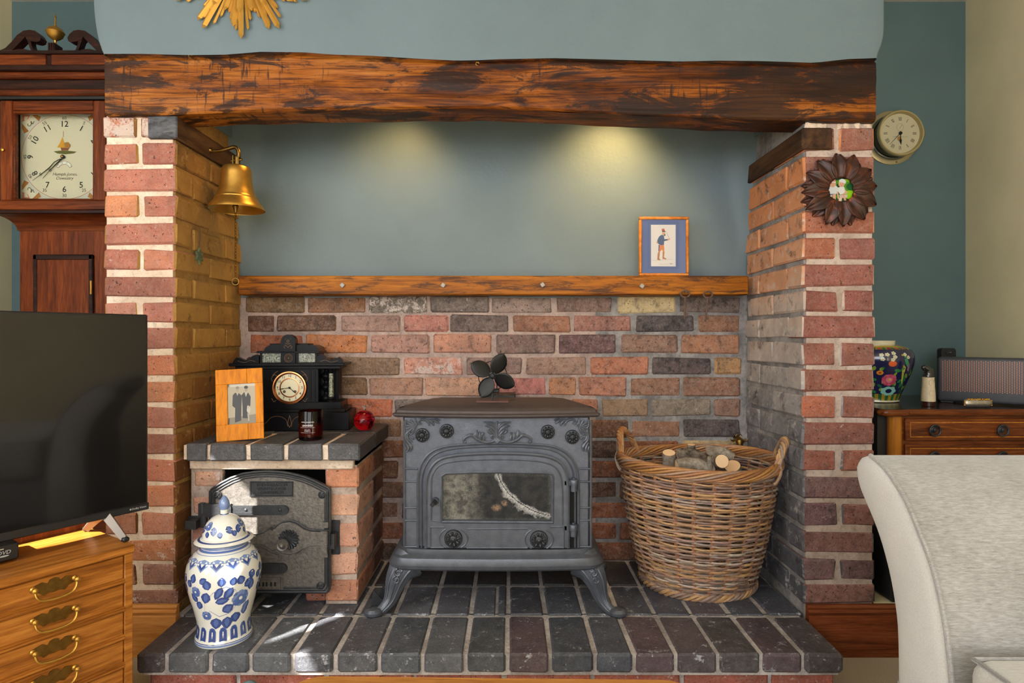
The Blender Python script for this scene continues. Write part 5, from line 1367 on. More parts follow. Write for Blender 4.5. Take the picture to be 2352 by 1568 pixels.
# ---- wooden photo frame leaning on the slab
def photo_frame():
    Y = 1.90; zb = 0.626
    tl, tr, br_, bl = P(489, 856, Y+0.022), P(586.5, 851, Y+0.022), P(603, 1010, Y), P(501, 1019, Y)
    # squared up: a plane leaning back, standing on its lower edge
    w_ = 101.5*Y/F; h_ = 164*Y/F; ang = math.radians(4.0)
    base = Vector(((bl.x+br_.x)/2, Y, zb+0.002))
    root = thing('photo_frame', 'honey coloured wooden frame with an old photograph of two people, leaning on the oven slab', 'picture frame', tuple(base))
    R = Matrix.Translation((0, 0, 0)) @ Matrix.Rotation(math.radians(14), 4, 'Z') @ Matrix.Rotation(math.radians(-8), 4, 'X') @ Matrix.Rotation(math.radians(-2.5), 4, 'Y')
    def fx(x, y, z): return Vector((x-w_/2, y, z))
    x0, x1, z0, z1 = 0.245*w_, 0.84*w_, 0.225*h_, 0.79*h_
    m = MB()
    for lo, hi in (((0, 0, 0), (w_*0.665, 0.013, z0)), ((0, 0, z1), (w_*0.665, 0.013, h_)), ((0, 0, z0), (x0, 0.013, z1))): m.box(Vector(lo)-Vector((w_/2, 0, 0)), Vector(hi)-Vector((w_/2, 0, 0)), 0.0008)
    m.xf(R); part(root, 'left_board', m, M['frame_wood'], world=False)
    m = MB(); x2 = w_*0.668
    for lo, hi in (((x2, 0.0005, 0), (w_, 0.013, z0)), ((x2, 0.0005, z1), (w_, 0.013, h_)), ((x1, 0.0005, z0), (w_, 0.013, z1))): m.box(Vector(lo)-Vector((w_/2, 0, 0)), Vector(hi)-Vector((w_/2, 0, 0)), 0.0008)
    m.xf(R); part(root, 'right_board', m, M['frame_wood'], world=False)
    p = MB()
    def pb(pts, c, k):
        p.col(srgb(*c)); p.poly([R @ Vector((x0+(x1-x0)*u-w_/2, 0.006-0.00015*k, z0+(z1-z0)*v)) for u, v in pts])
    E = lambda cx_, cy_, rx, ry, n=14: [(cx_+rx*math.cos(2*PI*i/n), cy_+ry*math.sin(2*PI*i/n)) for i in range(n)]
    pb([(-.02, -.02), (1.02, -.02), (1.02, 1.02), (-.02, 1.02)], (196, 184, 156), 0)
    pb([(0, 0), (1, 0), (1, .22), (0, .16)], (150, 140, 118), 1); pb([(0, .93), (1, .93), (1, 1), (0, 1)], (222, 216, 200), 1); pb([(0, 0), (.06, 0), (.06, 1), (0, 1)], (208, 198, 172), 1)
    pb([(.18, .72), (.26, .78), (.40, .77), (.50, .70), (.48, .42), (.46, .08), (.24, .04), (.26, .40), (.16, .46)], (62, 58, 54), 2)
    pb([(.50, .72), (.60, .79), (.74, .76), (.82, .66), (.80, .44), (.74, .40), (.72, .12), (.52, .14), (.52, .42)], (56, 52, 48), 3)
    pb(E(.35, .86, .055, .062), (186, 172, 150), 3); pb(E(.66, .855, .055, .06), (176, 160, 138), 4)
    pb(E(.35, .905, .06, .035), (150, 142, 128), 4); pb(E(.66, .905, .07, .04), (52, 48, 46), 5)
    pb([(.30, .79), (.35, .70), (.40, .78)], (196, 186, 166), 4); pb([(.60, .79), (.65, .66), (.72, .77)], (200, 190, 170), 5)
    pb(E(.74, .34, .07, .09), (214, 206, 188), 6); pb(E(.72, .40, .04, .05), (196, 188, 170), 7); pb([(.69, .25), (.75, .25), (.76, .06), (.71, .06)], (190, 182, 166), 6)
    part(root, 'photograph', p, M['photo'], world=False, fix=False)
    st = MB(); st.box((-0.02, 0.013, 0.002), (0.02, 0.016, h_*0.7)); st.xf(R @ Matrix.Rotation(math.radians(0), 4, 'X')); part(root, 'back_strut', st, M['frame_wood'], world=False)
photo_frame()

# ---- scented candle in dark glass
def candle():
    Y = 1.935; c = P(714, 1008, Y); zb = 0.6255; r = 27*Y/F; h = 66*Y/F
    root = thing('candle_jar', 'dark red glass candle jar with white lettering on the oven slab', 'candle', (c.x, Y, zb))
    m = MB(); m.lathe([(r*0.9, 0), (r*0.99, 0.003), (r, 0.01), (r, h-0.002), (r-0.001, h), (r-0.0025, h-0.001), (r-0.003, 0.012), (0.0004, 0.011)], 36, (c.x, Y, zb)); part(root, 'glass', m, M['amber'])
    m = MB(); m.lathe([(r*0.93, 0), (r*0.93, h*0.36), (0.0005, h*0.36)], 30, (c.x, Y, zb+0.0125)); part(root, 'wax', m, speck('red_wax', srgb(128, 26, 16), 0.5, 0, 0.1, 40, 0.05))
    m = MB(); m.tube([(c.x, Y, zb+0.012+h*0.36), (c.x+0.001, Y, zb+0.022+h*0.36)], 0.001, 5); part(root, 'wick', m, M['black'])
    t = MB(); t.col(srgb(225, 215, 215))
    R = r+0.0004
    def wrap(z0):
        def f(p):
            a = -PI/2+p.x/R+0.02; return Vector((c.x+R*math.cos(a), Y+R*math.sin(a), z0+p.y))
        return f
    for s, py, sz in (('HOTEL COLLECTION', 968.5, 0.0042), ('UNWIND', 976.5, 0.0078), ('clove, amber', 985.5, 0.0034), ('& sandalwood', 988.5, 0.0034)): text_mb(t, s, sz, None, bold=0.01, fn=wrap(zof(py, 1.91)))
    for py in (981, 992.5):
        for i in range(12):
            a0, a1 = [-PI/2+0.02+(-0.62+1.24*(i+q)/12) for q in (0, 1)]; z = zof(py, 1.91)
            t.poly([Vector((c.x+R*math.cos(a_), Y+R*math.sin(a_), z+dz)) for a_, dz in ((a0, 0), (a1, 0), (a1, 0.0005), (a0, 0.0005))])
    part(root, 'lettering', t, M['print'], fix=False)
candle()

# ---- faceted red glass bauble jar
def bauble():
    Y = 2.13; c = P(837, 955, Y); R = 24*Y/F; zb = 0.6255
    root = thing('glass_jar', 'round ruby red cut glass jar with clear knob on the oven slab corner', 'jar', (c.x, Y, zb))
    for nm, lo, hi in (('bowl', -0.86, 0.14), ('lid', 0.16, 0.985)):
        m = MB(); rows = 8; n = 18; vs = []
        for i in range(rows+1):
            t = lo+(hi-lo)*i/rows; rr_ = R*math.sqrt(max(0.0001, 1-t*t))
            for k in range(n):
                a = 2*PI*(k+0.5*(i % 2))/n; e = 1.0+0.025*((i+k) % 2); vs.append(Vector((c.x+rr_*e*math.cos(a), Y+rr_*e*math.sin(a), zb+R*0.87+R*t)))
        fs = []
        for i in range(rows):
            for k in range(n):
                a, b_, c_, d = i*n+k, i*n+(k+1) % n, (i+1)*n+(k+1) % n, (i+1)*n+k
                fs += [(a, b_, d), (b_, c_, d)] if i % 2 == 0 else [(a, b_, c_), (a, c_, d)]
        fs += [tuple(range(n))[::-1], tuple(rows*n+k for k in range(n))]
        m.add(vs, fs, False); part(root, nm, m, M['ruby'], sharp=1)
    m = MB(); m.lathe([(0.006, 0), (0.004, 0.004), (0.005, 0.008), (0.008, 0.012), (0.0085, 0.015), (0.006, 0.017), (0.0005, 0.016)], 12, (c.x, Y, zb+R*1.84)); part(root, 'knob', m, M['clear'])
bauble()

# ---- blue and white ginger jar on the hearth
def jar():
    Y = 1.70; s = Y/F; c = P(515, 1462, Y); zb = HZ+0.0005
    root = thing('ginger_jar', 'blue and white porcelain ginger jar with domed lid on the hearth', 'jar', (c.x, Y, zb))
    BODY = [(60, 0), (62, 3), (62, 8), (60, 12), (57, 22), (56, 35), (58, 52), (64, 75), (71, 100), (77, 125), (80, 145), (80, 160), (77, 175), (71, 188), (63, 198), (54, 205), (49, 209), (47, 213), (47, 219)]
    LID = [(44, 217), (50, 219), (60, 221), (63, 224), (60, 227), (50, 230), (46, 233), (45, 243), (42, 254), (36, 265), (27, 274), (17, 279), (9, 281), (8, 286), (8.5, 292)]
    TIP = [(8, 291), (11.5, 297), (12, 304), (10, 312), (6, 319), (2, 323), (0.05, 324)]
    WHITE = srgb(226, 226, 218)
    B1, B2, B3 = srgb(58, 78, 138), srgb(84, 108, 168), srgb(120, 142, 188)
    def rad(prof, h):
        for (r0, h0), (r1, h1) in zip(prof, prof[1:]):
            if h <= h1: t = (h-h0)/max(1e-6, h1-h0); return r0+(r1-r0)*t
        return prof[-1][0]
    m = MB(); m.col(WHITE); m.lathe([(r*s, h*s) for r, h in BODY], 56, (c.x, Y, zb)); part(root, 'body', m, M['glaze'], fix=False)
    m = MB(); m.col(WHITE); m.lathe([(r*s, h*s) for r, h in LID], 48, (c.x, Y, zb)); lid = part(root, 'lid', m, M['glaze'], fix=False)
    m = MB(); m.col(srgb(116, 138, 182)); m.lathe([(r*s, h*s) for r, h in TIP], 24, (c.x, Y, zb)); part(lid, 'finial', m, M['glaze'], fix=False) if False else part(root, 'lid_finial', m, M['glaze'], fix=False)
    d = MB()
    def sp(a, h, prof, k=1):
        r = rad(prof, h)*s+0.00035*k; return Vector((c.x+r*math.cos(a), Y+r*math.sin(a), zb+h*s))
    def shape(a0, h0, pts, col, prof=BODY, k=1, R=None):
        """pts: outline in px units around (angle a0, height h0)"""
        r = rad(prof, h0); d.col(col); o = len(d.v)
        d.v.append(sp(a0+sum(p[0] for p in pts)/len(pts)/r, h0+sum(p[1] for p in pts)/len(pts), prof, k))
        for x, y in pts: d.v.append(sp(a0+x/r, h0+y, prof, k))
        n = len(pts)
        for i in range(n): d.face((o, o+1+i, o+1+(i+1) % n))
    def leafp(L, W, ang):
        q = [(0, 0), (L*.2, W*.75), (L*.5, W), (L*.8, W*.62), (L, 0), (L*.8, -W*.62), (L*.5, -W), (L*.2, -W*.75)]
        return [(x*math.cos(ang)-y*math.sin(ang), x*math.sin(ang)+y*math.cos(ang)) for x, y in q]
    def leaf(a0, h0, L, W, ang, prof=BODY):
        shape(a0, h0, leafp(L, W, ang), B1, prof, 1); shape(a0, h0, [(x*0.72+L*0.1*math.cos(ang), y*0.72+L*0.1*math.sin(ang)) for x, y in leafp(L, W*0.6, ang)], B2, prof, 2)
    def flower(a0, h0, R, prof=BODY):
        for k in range(8):
            t = 2*PI*k/8; shape(a0+R*0.55*math.cos(t)/rad(prof, h0), h0+R*0.55*math.sin(t), [(R*.48*math.cos(q), R*.48*math.sin(q)) for q in [2*PI*i/9 for i in range(9)]], B2 if k % 2 else B3, prof, 1+k % 3*0.3)
        shape(a0, h0, [(R*.5*math.cos(q), R*.5*math.sin(q)) for q in [2*PI*i/9 for i in range(9)]], B2, prof, 3); shape(a0, h0, [(R*.22*math.cos(q), R*.22*math.sin(q)) for q in [2*PI*i/8 for i in range(8)]], WHITE, prof, 4)
    def vine(pts):
        for (a, h), (a2, h2) in zip(pts, pts[1:]):
            N = 5
            for i in range(N):
                t0, t1 = i/N, (i+1)/N; A0, A1 = a+(a2-a)*t0, a+(a2-a)*t1; H0, H1 = h+(h2-h)*t0, h+(h2-h)*t1
                d.col(B2); d.poly([sp(A0, H0, BODY), sp(A1, H1, BODY), sp(A1, H1+1.2, BODY), sp(A0, H0+1.2, BODY)])
    def band(h0, h1, col, prof=BODY, k=1):
        d.col(col); n = 56
        for i in range(n): d.poly([sp(2*PI*(i+q)/n, h, prof, k) for q, h in ((0, h0), (1, h0), (1, h1), (0, h1))])
    band(4, 8, B3); band(9, 10.5, B1); band(212, 217, B3)
    band(207, 211, B2); band(190, 204, B3)
    for k in range(14):                       # collar of lobes
        a = 2*PI*k/14; shape(a, 184, [(-15, 10), (-14, 2), (-7, -3), (0, -10), (7, -3), (14, 2), (15, 10), (0, 14)], B3, k=1.3)
        shape(a, 184, [(-9, 7), (-8, 1), (0, -6), (8, 1), (9, 7), (0, 4)], B1, k=2.2); shape(a, 185, [(-4, 4), (0, -1), (4, 4), (0, 6)], WHITE, k=3)
    for k in range(16):                       # panels round the foot
        a = 2*PI*k/16; shape(a, 15, [(-8, 0), (8, 0), (8, 22), (5, 29), (0, 31), (-5, 29), (-8, 22)], B2, k=1); shape(a, 16, [(-6.5, 0), (6.5, 0), (6.5, 20), (4, 26), (0, 28), (-4, 26), (-6.5, 20)], B1, k=2)
        shape(a, 28, [(-1.1, -8), (1.1, -8), (1.1, 8), (-1.1, 8)], WHITE, k=3); shape(a, 29, [(-4, -1), (4, -1), (4, 1), (-4, 1)], WHITE, k=3)
    rnd = random.Random(5)
    for rep in range(3):
        o = -PI/2+0.48+rep*2*PI/3
        vine([(o-.75, 60), (o-.6, 105), (o-.35, 130), (o, 142), (o+.25, 130), (o+.4, 100), (o+.15, 78), (o-.2, 72), (o-.5, 88)])
        flower(o+.42, 108, 19); flower(o-.85, 132, 12); flower(o-.62, 76, 11)
        for (a, h, L, W, g) in ((-.45, 138, 22, 9, 1.9), (-.5, 132, 26, 10, 4.4), (-.12, 143, 20, 8, 1.5), (-.1, 142, 30, 8, 4.2), (.16, 142, 18, 8, 1.3), (.18, 138, 30, 9, 4.1), (.42, 140, 20, 9, 1.8), (.5, 132, 24, 9, .6),
                                (-.3, 108, 28, 8, 0.15), (-.1, 84, 24, 10, .5), (.08, 78, 22, 10, 1.7), (-.3, 70, 26, 12, 4.6), (.05, 70, 28, 11, 4.7), (.3, 76, 24, 11, 4.9), (.7, 120, 24, 8, 1.4), (.75, 95, 26, 8, 4.2), (.62, 85, 20, 8, 4.8),
                                (-.75, 110, 20, 8, 4.3), (-.95, 150, 20, 8, 1.4), (-.7, 152, 18, 7, .6), (-.85, 108, 22, 8, 2.2), (.95, 140, 18, 8, 1.0), (.85, 150, 20, 9, 2.6)):
            leaf(o+a, h, L*1.05, W*1.12, g)
    for k in range(9):
        a = 2*PI*k/9-0.3; leaf(a, 262, 19, 7, 4.4+0.4*(k % 3), LID)
        leaf(a+0.33, 252, 14, 6, 4.9, LID)
        if k % 3 == 0: flower(a+0.3, 262, 9, LID)
    band(228.5, 230, B1, LID); band(221.5, 223, B1, LID, 1.5); band(281, 283, B1, LID, 1.2)
    part(root, 'painted_decoration', d, M['glaze'], fix=False, kind='stuff')
jar()

# ---- brass bull's head in the corner above the basket
def bull():
    Y = 2.262; c = P(1694, 1013, Y); s = Y/F
    root = thing('bull_head_hook', 'small brass bull head hook with horns and ring in the back corner', 'hook', (c.x, BY, c.z))
    m = MB(); m.tube([c+Vector((0, -0.01, 8*s)), c+Vector((0, -0.02, 2*s)), c+Vector((0, -0.024, -8*s)), c+Vector((0, -0.022, -16*s)), c+Vector((0, -0.016, -20*s))], [5*s, 8.5*s, 7*s, 6*s, 3*s], 12)
    for sx in (-1, 1): m.ball(c+Vector((sx*5*s, -0.028, 0)), 1.6*s, 8, 6); m.tube(smooth_path([c+Vector((sx*4*s, -0.012, 5*s)), c+Vector((sx*12*s, -0.014, 3*s)), c+Vector((sx*18*s, -0.016, 4*s)), c+Vector((sx*20*s, -0.016, 9*s))], 4), taper(13, 3.2*s, 0.8*s), 8); m.tube([c+Vector((sx*6*s, -0.012, 1*s)), c+Vector((sx*13*s, -0.012, -3*s))], [2.4*s, 0.6*s], 6)
    m.tube([c+Vector((0, -0.012, 8*s)), Vector((c.x, BY+0.004, c.z+6*s))], 4*s, 8)
    part(root, 'head', m, M['brass_dull'])
    m = MB(); m.tube([c+Vector((7*s*math.cos(t), -0.012, 13*s+5*s*math.sin(t))) for t in [2*PI*k/16 for k in range(16)]], 1*s, 6, closed=True); part(root, 'ring', m, M['brass_dull'])
bull()
# ================================================================== longcase clock in the left alcove
def longcase():
    XC = -1.658
    root = thing('longcase_clock', 'tall mahogany longcase clock with painted square dial, in the left alcove', 'clock', (XC, 2.42, 0))
    def H(px, py, y=2.25): return P(px, py, y)
    def zz(py, y=2.25): return zof(py, y)
    def bx(hw, y0, y1, za, zb_, mat, name, bev=0.003, label=None):
        m = MB(); m.box((XC-hw, y0, za), (XC+hw, y1, zb_), bev); return part(root, name, m, mat, label=label)
    bx(0.215, 2.27, 2.60, 0.0, 0.10, M['mahog'], 'plinth'); bx(0.20, 2.285, 2.59, 0.10, 0.56, M['mahog'], 'base_panel')
    m = MB(); m.prism([(2.285, 0.56), (2.275, 0.57), (2.30, 0.61), (2.58, 0.61), (2.58, 0.56)], XC-0.195, XC+0.195, 'X'); part(root, 'base_moulding', m, M['mahog'])
    ty = 2.30
    bx(0.172, ty, 2.58, 0.60, 1.348, M['mahog_v'], 'trunk')
    dx0, dx1 = xof(80, ty)-XC, xof(217, ty)-XC; dzt = zof(585, ty)
    dr = MB(); w_ = 0.036
    dr.box((XC+dx0, ty-0.012, 0.66), (XC+dx0+0.016, ty+0.001, dzt), 0.003); dr.box((XC+dx1-0.016, ty-0.012, 0.66), (XC+dx1, ty+0.001, dzt), 0.003); dr.box((XC+dx0, ty-0.012, dzt-0.020), (XC+dx1, ty+0.001, dzt), 0.003); dr.box((XC+dx0, ty-0.012, 0.66), (XC+dx1, ty+0.001, 0.68), 0.003)
    part(root, 'trunk_door_edge', dr, M['mahog_dark'])
    dr = MB(); dr.box((XC+dx0+0.014, ty-0.009, 0.675), (XC+dx1-0.014, ty+0.001, dzt-0.016), 0.002); o = part(root, 'trunk_door', dr, M['mahog_v'])
    hg = MB(); a = P(212, 645, ty); c_ = P(216, 676, ty); hg.box((a.x, ty-0.014, c_.z), (c_.x, ty-0.004, a.z), 0.001); part(root, 'hinge', hg, M['brass'])
    # hood
    hy = 2.24
    m = MB(); q = []
    for k in range(9): t = k/8; q.append((ty-0.004-(ty-hy+0.012)*(1-math.cos(t*PI/2)), zz(530, ty)+(zz(494)-zz(530, ty))*math.sin(t*PI/2)))
    rings = [(0.176+(ty-0.004-y)*0.55, y, z) for y, z in q]
    for i, (hw, y, z) in enumerate(rings): m.v += [Vector((XC-hw, y, z)), Vector((XC+hw, y, z)), Vector((XC+hw, 2.59, z)), Vector((XC-hw, 2.59, z))]
    for i in range(len(rings)-1):
        for k in range(4): a = i*4; m.face((a+k, a+(k+1) % 4, a+4+(k+1) % 4, a+4+k))
    m.face((3, 2, 1, 0)); n_ = 4*(len(rings)-1); m.face((n_, n_+1, n_+2, n_+3)); part(root, 'hood_cove', m, M['mahog'], sharp=30)
    bx(0.222, hy-0.012, 2.60, zz(493), zz(484), M['mahog_dark'], 'hood_moulding'); bx(0.218, hy-0.006, 2.60, zz(485), zz(461), M['mahog'], 'hood_base_rail', 0.005)
    sd = MB()
    for s in (-1, 1): sd.box((XC+s*0.205-0.01, hy+0.02, zz(462)), (XC+s*0.205+0.01, 2.59, zz(130)))
    sd.box((XC-0.2, 2.5, zz(462)), (XC+0.2, 2.59, zz(130))); part(root, 'hood_case', sd, M['mahog_dark'])
    dk = MB()
    for s in (-1, 1): dk.box((XC+s*0.185-0.012, 2.262, zz(460)), (XC+s*0.185+0.012, 2.296, zz(230)))
    part(root, 'dial_surround', dk, M['black'])
    # hood door
    hd = bpy.data.objects.new('hood_door', None); COL.objects.link(hd); hd.parent = root
    xl, xr = xof(1, hy)-XC, -(xof(1, hy)-XC); zt, zb_ = zof(231, hy), zof(461, hy); sw = 0.046
    for nm, lo, hi, mt in (('stile', (xl, zb_), (xl+sw, zt), M['mahog_v']), ('stile', (xr-sw, zb_), (xr, zt), M['mahog_v']), ('rail', (xl+sw, zt-0.038), (xr-sw, zt), M['mahog']), ('rail', (xl+sw, zb_), (xr-sw, zb_+0.008), M['mahog'])):
        m = MB(); m.box((XC+lo[0], hy-0.004, lo[1]), (XC+hi[0], hy+0.022, hi[1]), 0.004); part(hd, nm, m, mt)
    m = MB()
    for a, c_ in ((xl+sw-0.004, xl+sw+0.006), (xr-sw-0.006, xr-sw+0.004)): m.box((XC+a, hy+0.001, zb_), (XC+c_, hy+0.02, zt-0.03), 0.003)
    m.box((XC+xl+sw, hy+0.001, zt-0.046), (XC+xr-sw, hy+0.02, zt-0.036), 0.003); part(hd, 'bead', m, M['mahog'])
    g = MB(); g.box((XC+xl+sw, hy+0.010, zb_+0.006), (XC+xr-sw, hy+0.012, zt-0.036)); part(hd, 'glass', g, M['pane'])
    kb = MB(); kb.lathe([(0.003, 0), (0.003, 0.004), (0.006, 0.006), (0.006, 0.009), (0.0003, 0.012)], 12, P(9, 345, hy-0.004), 'Y'); part(hd, 'escutcheon_knob', kb, M['brass'])
    bx(0.212, hy-0.004, 2.60, zz(231), zz(224), M['black'], 'shadow_gap', 0.001)
    bx(0.222, hy-0.014, 2.60, zz(224), zz(209), M['mahog'], 'frieze_moulding', 0.006)
    bx(0.214, hy-0.004, 2.60, zz(209), zz(186), M['mahog_dark'], 'frieze')
    bx(0.226, hy-0.016, 2.60, zz(186), zz(169), M['mahog'], 'cornice_cyma', 0.008); bx(0.232, hy-0.024, 2.60, zz(170), zz(157), M['mahog_dark'], 'cornice', 0.004)
    y2 = hy-0.018
    for a, c_ in ((-0.226, -0.016), (0.004, 0.226)):
        m = MB(); m.box((XC+a, y2, zz(158)), (XC+c_, 2.60, zz(132)), 0.003); part(root, 'upper_frieze', m, M['mahog'])
    m = MB(); m.box((XC-0.016, y2+0.008, zz(158)), (XC+0.004, 2.5, zz(132))); part(root, 'centre_block', m, M['mahog_dark'])
    bx(0.234, hy-0.026, 2.60, zz(133), zz(125), M['mahog_dark'], 'top_board', 0.003)
    def K(u, v): return H(u/6.816, v/6.816, 2.25)
    for s in (1, -1):
        m = MB()
        def pr(pts, y0, y1):
            q = [K(u if s > 0 else 2*862-u, v) for u, v in pts]; m.prism([(p.x, p.z) for p in q], y0, y1)
        pr([(-60, 830), (0, 805), (100, 760), (200, 660), (280, 560), (380, 490), (480, 475), (560, 490), (620, 540), (655, 600), (640, 650), (590, 668), (510, 655), (430, 625), (412, 580), (360, 640), (280, 720), (200, 800), (190, 850), (-60, 852)], 2.245, 2.275)
        pr([(412, 590), (440, 650), (470, 740), (500, 805), (560, 845), (640, 852), (580, 820), (530, 780), (500, 700), (492, 640)], 2.247, 2.272)
        pr([(190, 852), (195, 800), (300, 775), (400, 775), (480, 800), (580, 852)], 2.246, 2.273)
        part(root, 'swan_neck', m, M['mahog_dark'])
    m = MB(); a = K(785, 690); c_ = K(890, 862); m.box((a.x, 2.24, c_.z), (c_.x, 2.28, a.z), 0.001)
    for u in (800, 835, 872): p = K(u, 0); m.box((p.x-0.002, 2.237, c_.z), (p.x+0.002, 2.24, a.z))
    part(root, 'finial_block', m, M['mahog_dark'])
    c0 = K(850, 690); k = 2.25/F
    m = MB(); m.lathe([(4*k, 0), (3.5*k, 2*k), (2*k, 5*k), (3*k, 9*k), (9*k, 13*k), (15*k, 19*k), (18*k, 27*k), (19*k, 28*k), (18*k, 29*k), (15.5*k, 35*k), (8*k, 40*k), (3*k, 41*k), (3*k, 43*k), (2*k, 46*k), (1.3*k, 62*k), (2.6*k, 63*k), (1.3*k, 65*k), (0.1*k, 73*k)], 28, (c0.x, 2.255, c0.z)); part(root, 'ball_finial', m, M['brass'])
    # dial
    DY = 2.294
    d = MB(); CRM = srgb(198, 194, 166)
    def G(u, v, kk=0): return P(u/5.6, 220+v/5.6, DY-0.0003*kk)
    cu, cv = 828.0, 785.0
    def Gc(u, v, kk=0): return G(u, v, kk)
    def pl(pts, c, kk): d.col(srgb(*c)); d.poly([G(u, v, kk) for u, v in pts])
    pl([(262, 228), (1394, 228), (1394, 1330), (262, 1330)], (188, 190, 172), 0)
    R = 545
    d.col(CRM); d.poly([G(cu+R*math.cos(t)*1.01, cv+R*math.sin(t), 2) for t in [2*PI*i/64 for i in range(64)]])
    d.col(srgb(178, 96, 70))
    for i in range(64):
        t0, t1 = 2*PI*i/64, 2*PI*(i+1)/64; d.poly([G(cu+r*math.cos(t)*1.01, cv+r*math.sin(t), 3) for r, t in ((R-3, t0), (R-3, t1), (R+2, t1), (R+2, t0))])
    for su in (-1, 1):
        for sv in (-1, 1):
            def S(a, b_): return (cu+su*a, cv+sv*b_)
            pl([S(545, 542), S(300, 542), S(545, 300)], (206, 200, 170), 1)
            pl([S(542, 540), S(440, 540), S(470, 480), S(542, 450)], (190, 120, 84), 3)
            pl([S(515, 520), S(462, 520), S(480, 478), S(515, 465)], (210, 196, 164), 4)
            pl([S(300, 515), S(360, 545), S(420, 545), S(325, 455)], (160, 108, 52), 3); pl([S(515, 300), S(545, 370), S(545, 430), S(455, 330)], (160, 108, 52), 3)
            q = [Vector((*S(a, b_), 0)) for a, b_ in ((390, 460), (400, 430), (425, 425), (430, 455), (415, 440), (440, 400), (465, 400), (470, 425))]
            d.col(srgb(84, 72, 40)); d.tube([G(p.x, p.y, 5) for p in smooth_path(q, 3)], 0.0011, 4)
    d.col(srgb(30, 28, 30))
    for i, s in enumerate(['12', '1', '2', '3', '4', '5', '6', '7', '8', '9', '10', '11']):
        a = PI/2-i*PI/6; text_mb(d, s, 0.031, facing(G(cu+435*math.cos(a), cv-420*math.sin(a), 6), (math.cos(a-PI/2), 0, math.sin(a-PI/2)), (math.cos(a), 0, math.sin(a))) if i not in (6, 5, 7) else facing(G(cu+435*math.cos(a), cv-420*math.sin(a), 6)), bold=0.010)
        text_mb(d, str(60 if i == 0 else i*5), 0.0175, facing(G(cu+505*math.cos(a), cv-498*math.sin(a), 6)) if i in (0, 6, 5, 7) else facing(G(cu+505*math.cos(a), cv-498*math.sin(a), 6), (math.cos(a-PI/2), 0, math.sin(a-PI/2)), (math.cos(a), 0, math.sin(a))), bold=-0.004)
    for i in range(60):
        a = 2*PI*i/60; r = 0.0007 if i % 5 else 0.0
        if r: p = G(cu+470*math.cos(a), cv+462*math.sin(a), 6); d.poly([p+Vector((r*math.cos(t), 0, r*math.sin(t))) for t in [2*PI*k/6 for k in range(6)]])
    # the little ship over the centre
    pl([(690, 715), (770, 705), (900, 708), (990, 718), (950, 740), (840, 752), (740, 742)], (88, 88, 36), 4)
    pl([(780, 665), (890, 670), (875, 705), (790, 705)], (122, 74, 50), 5)
    pl([(805, 525), (840, 668), (735, 665), (770, 610)], (192, 140, 36), 6); pl([(830, 600), (880, 595), (908, 630), (900, 670), (840, 665)], (150, 106, 44), 6)
    pl([(812, 455), (818, 455), (820, 530), (813, 530)], (150, 90, 70), 6)
    # calendar aperture
    arc = [(825+105*math.cos(t), 935-95*math.sin(t)) for t in [PI*(0.08+0.84*k/14) for k in range(15)]]; arc2 = [(825+72*math.cos(t), 940-60*math.sin(t)) for t in [PI*(0.92-0.84*k/14) for k in range(15)]]
    for k in range(14): d.col(srgb(212, 214, 204)); d.poly([G(*arc[k], 5), G(*arc[k+1], 5), G(*arc2[13-k], 5), G(*arc2[14-k], 5)])
    d.col(srgb(150, 108, 48)); d.tube([G(u, v, 6) for u, v in arc+arc2], 0.0007, 4, closed=True)
    d.col(srgb(60, 56, 50))
    text_mb(d, 'Humph Jones,', 0.0165, facing(G(835, 1008, 6)), bold=-0.004, shear=0.3); text_mb(d, 'Oswestry', 0.0165, facing(G(828, 1060, 6)), bold=-0.004, shear=0.3)
    for (u, v, s) in ((745, 890, '20'), (795, 865, '23'), (858, 866, '27'), (915, 905, '31')): text_mb(d, s, 0.008, facing(G(u, v, 7)))
    part(root, 'dial', d, M['enamel'], fix=False)
    h = MB()
    def hand(pts, rs): h.tube([G(u, v, 22) for u, v in pts], rs, 5)
    hand([(815, 790), (700, 900), (640, 960), (550, 1062)], [0.0022, 0.0016, 0.0011, 0.0006]); hand([(780, 810), (700, 850), (640, 920), (540, 1000), (420, 1090)], [0.0016, 0.0012, 0.0016, 0.0012, 0.0005])
    for (u, v, r) in ((645, 955, 18), (522, 1005, 16)): h.tube([G(u+r*math.cos(t), v+r*math.sin(t), 22) for t in (0, PI/2, PI, 3*PI/2)], 0.0010, 5, closed=True)
    h.lathe([(0.007, 0), (0.007, 0.006), (0.005, 0.007)], 16, G(815, 785, 18), 'Y'); part(root, 'hand', h, M['black_metal'])
    m = MB(); m.lathe([(0.0035, 0), (0.003, 0.002), (0.0003, 0.003)], 12, G(815, 785, 18)+Vector((0, -0.007, 0)), 'Y'); part(root, 'centre_boss', m, M['brass'])
longcase()

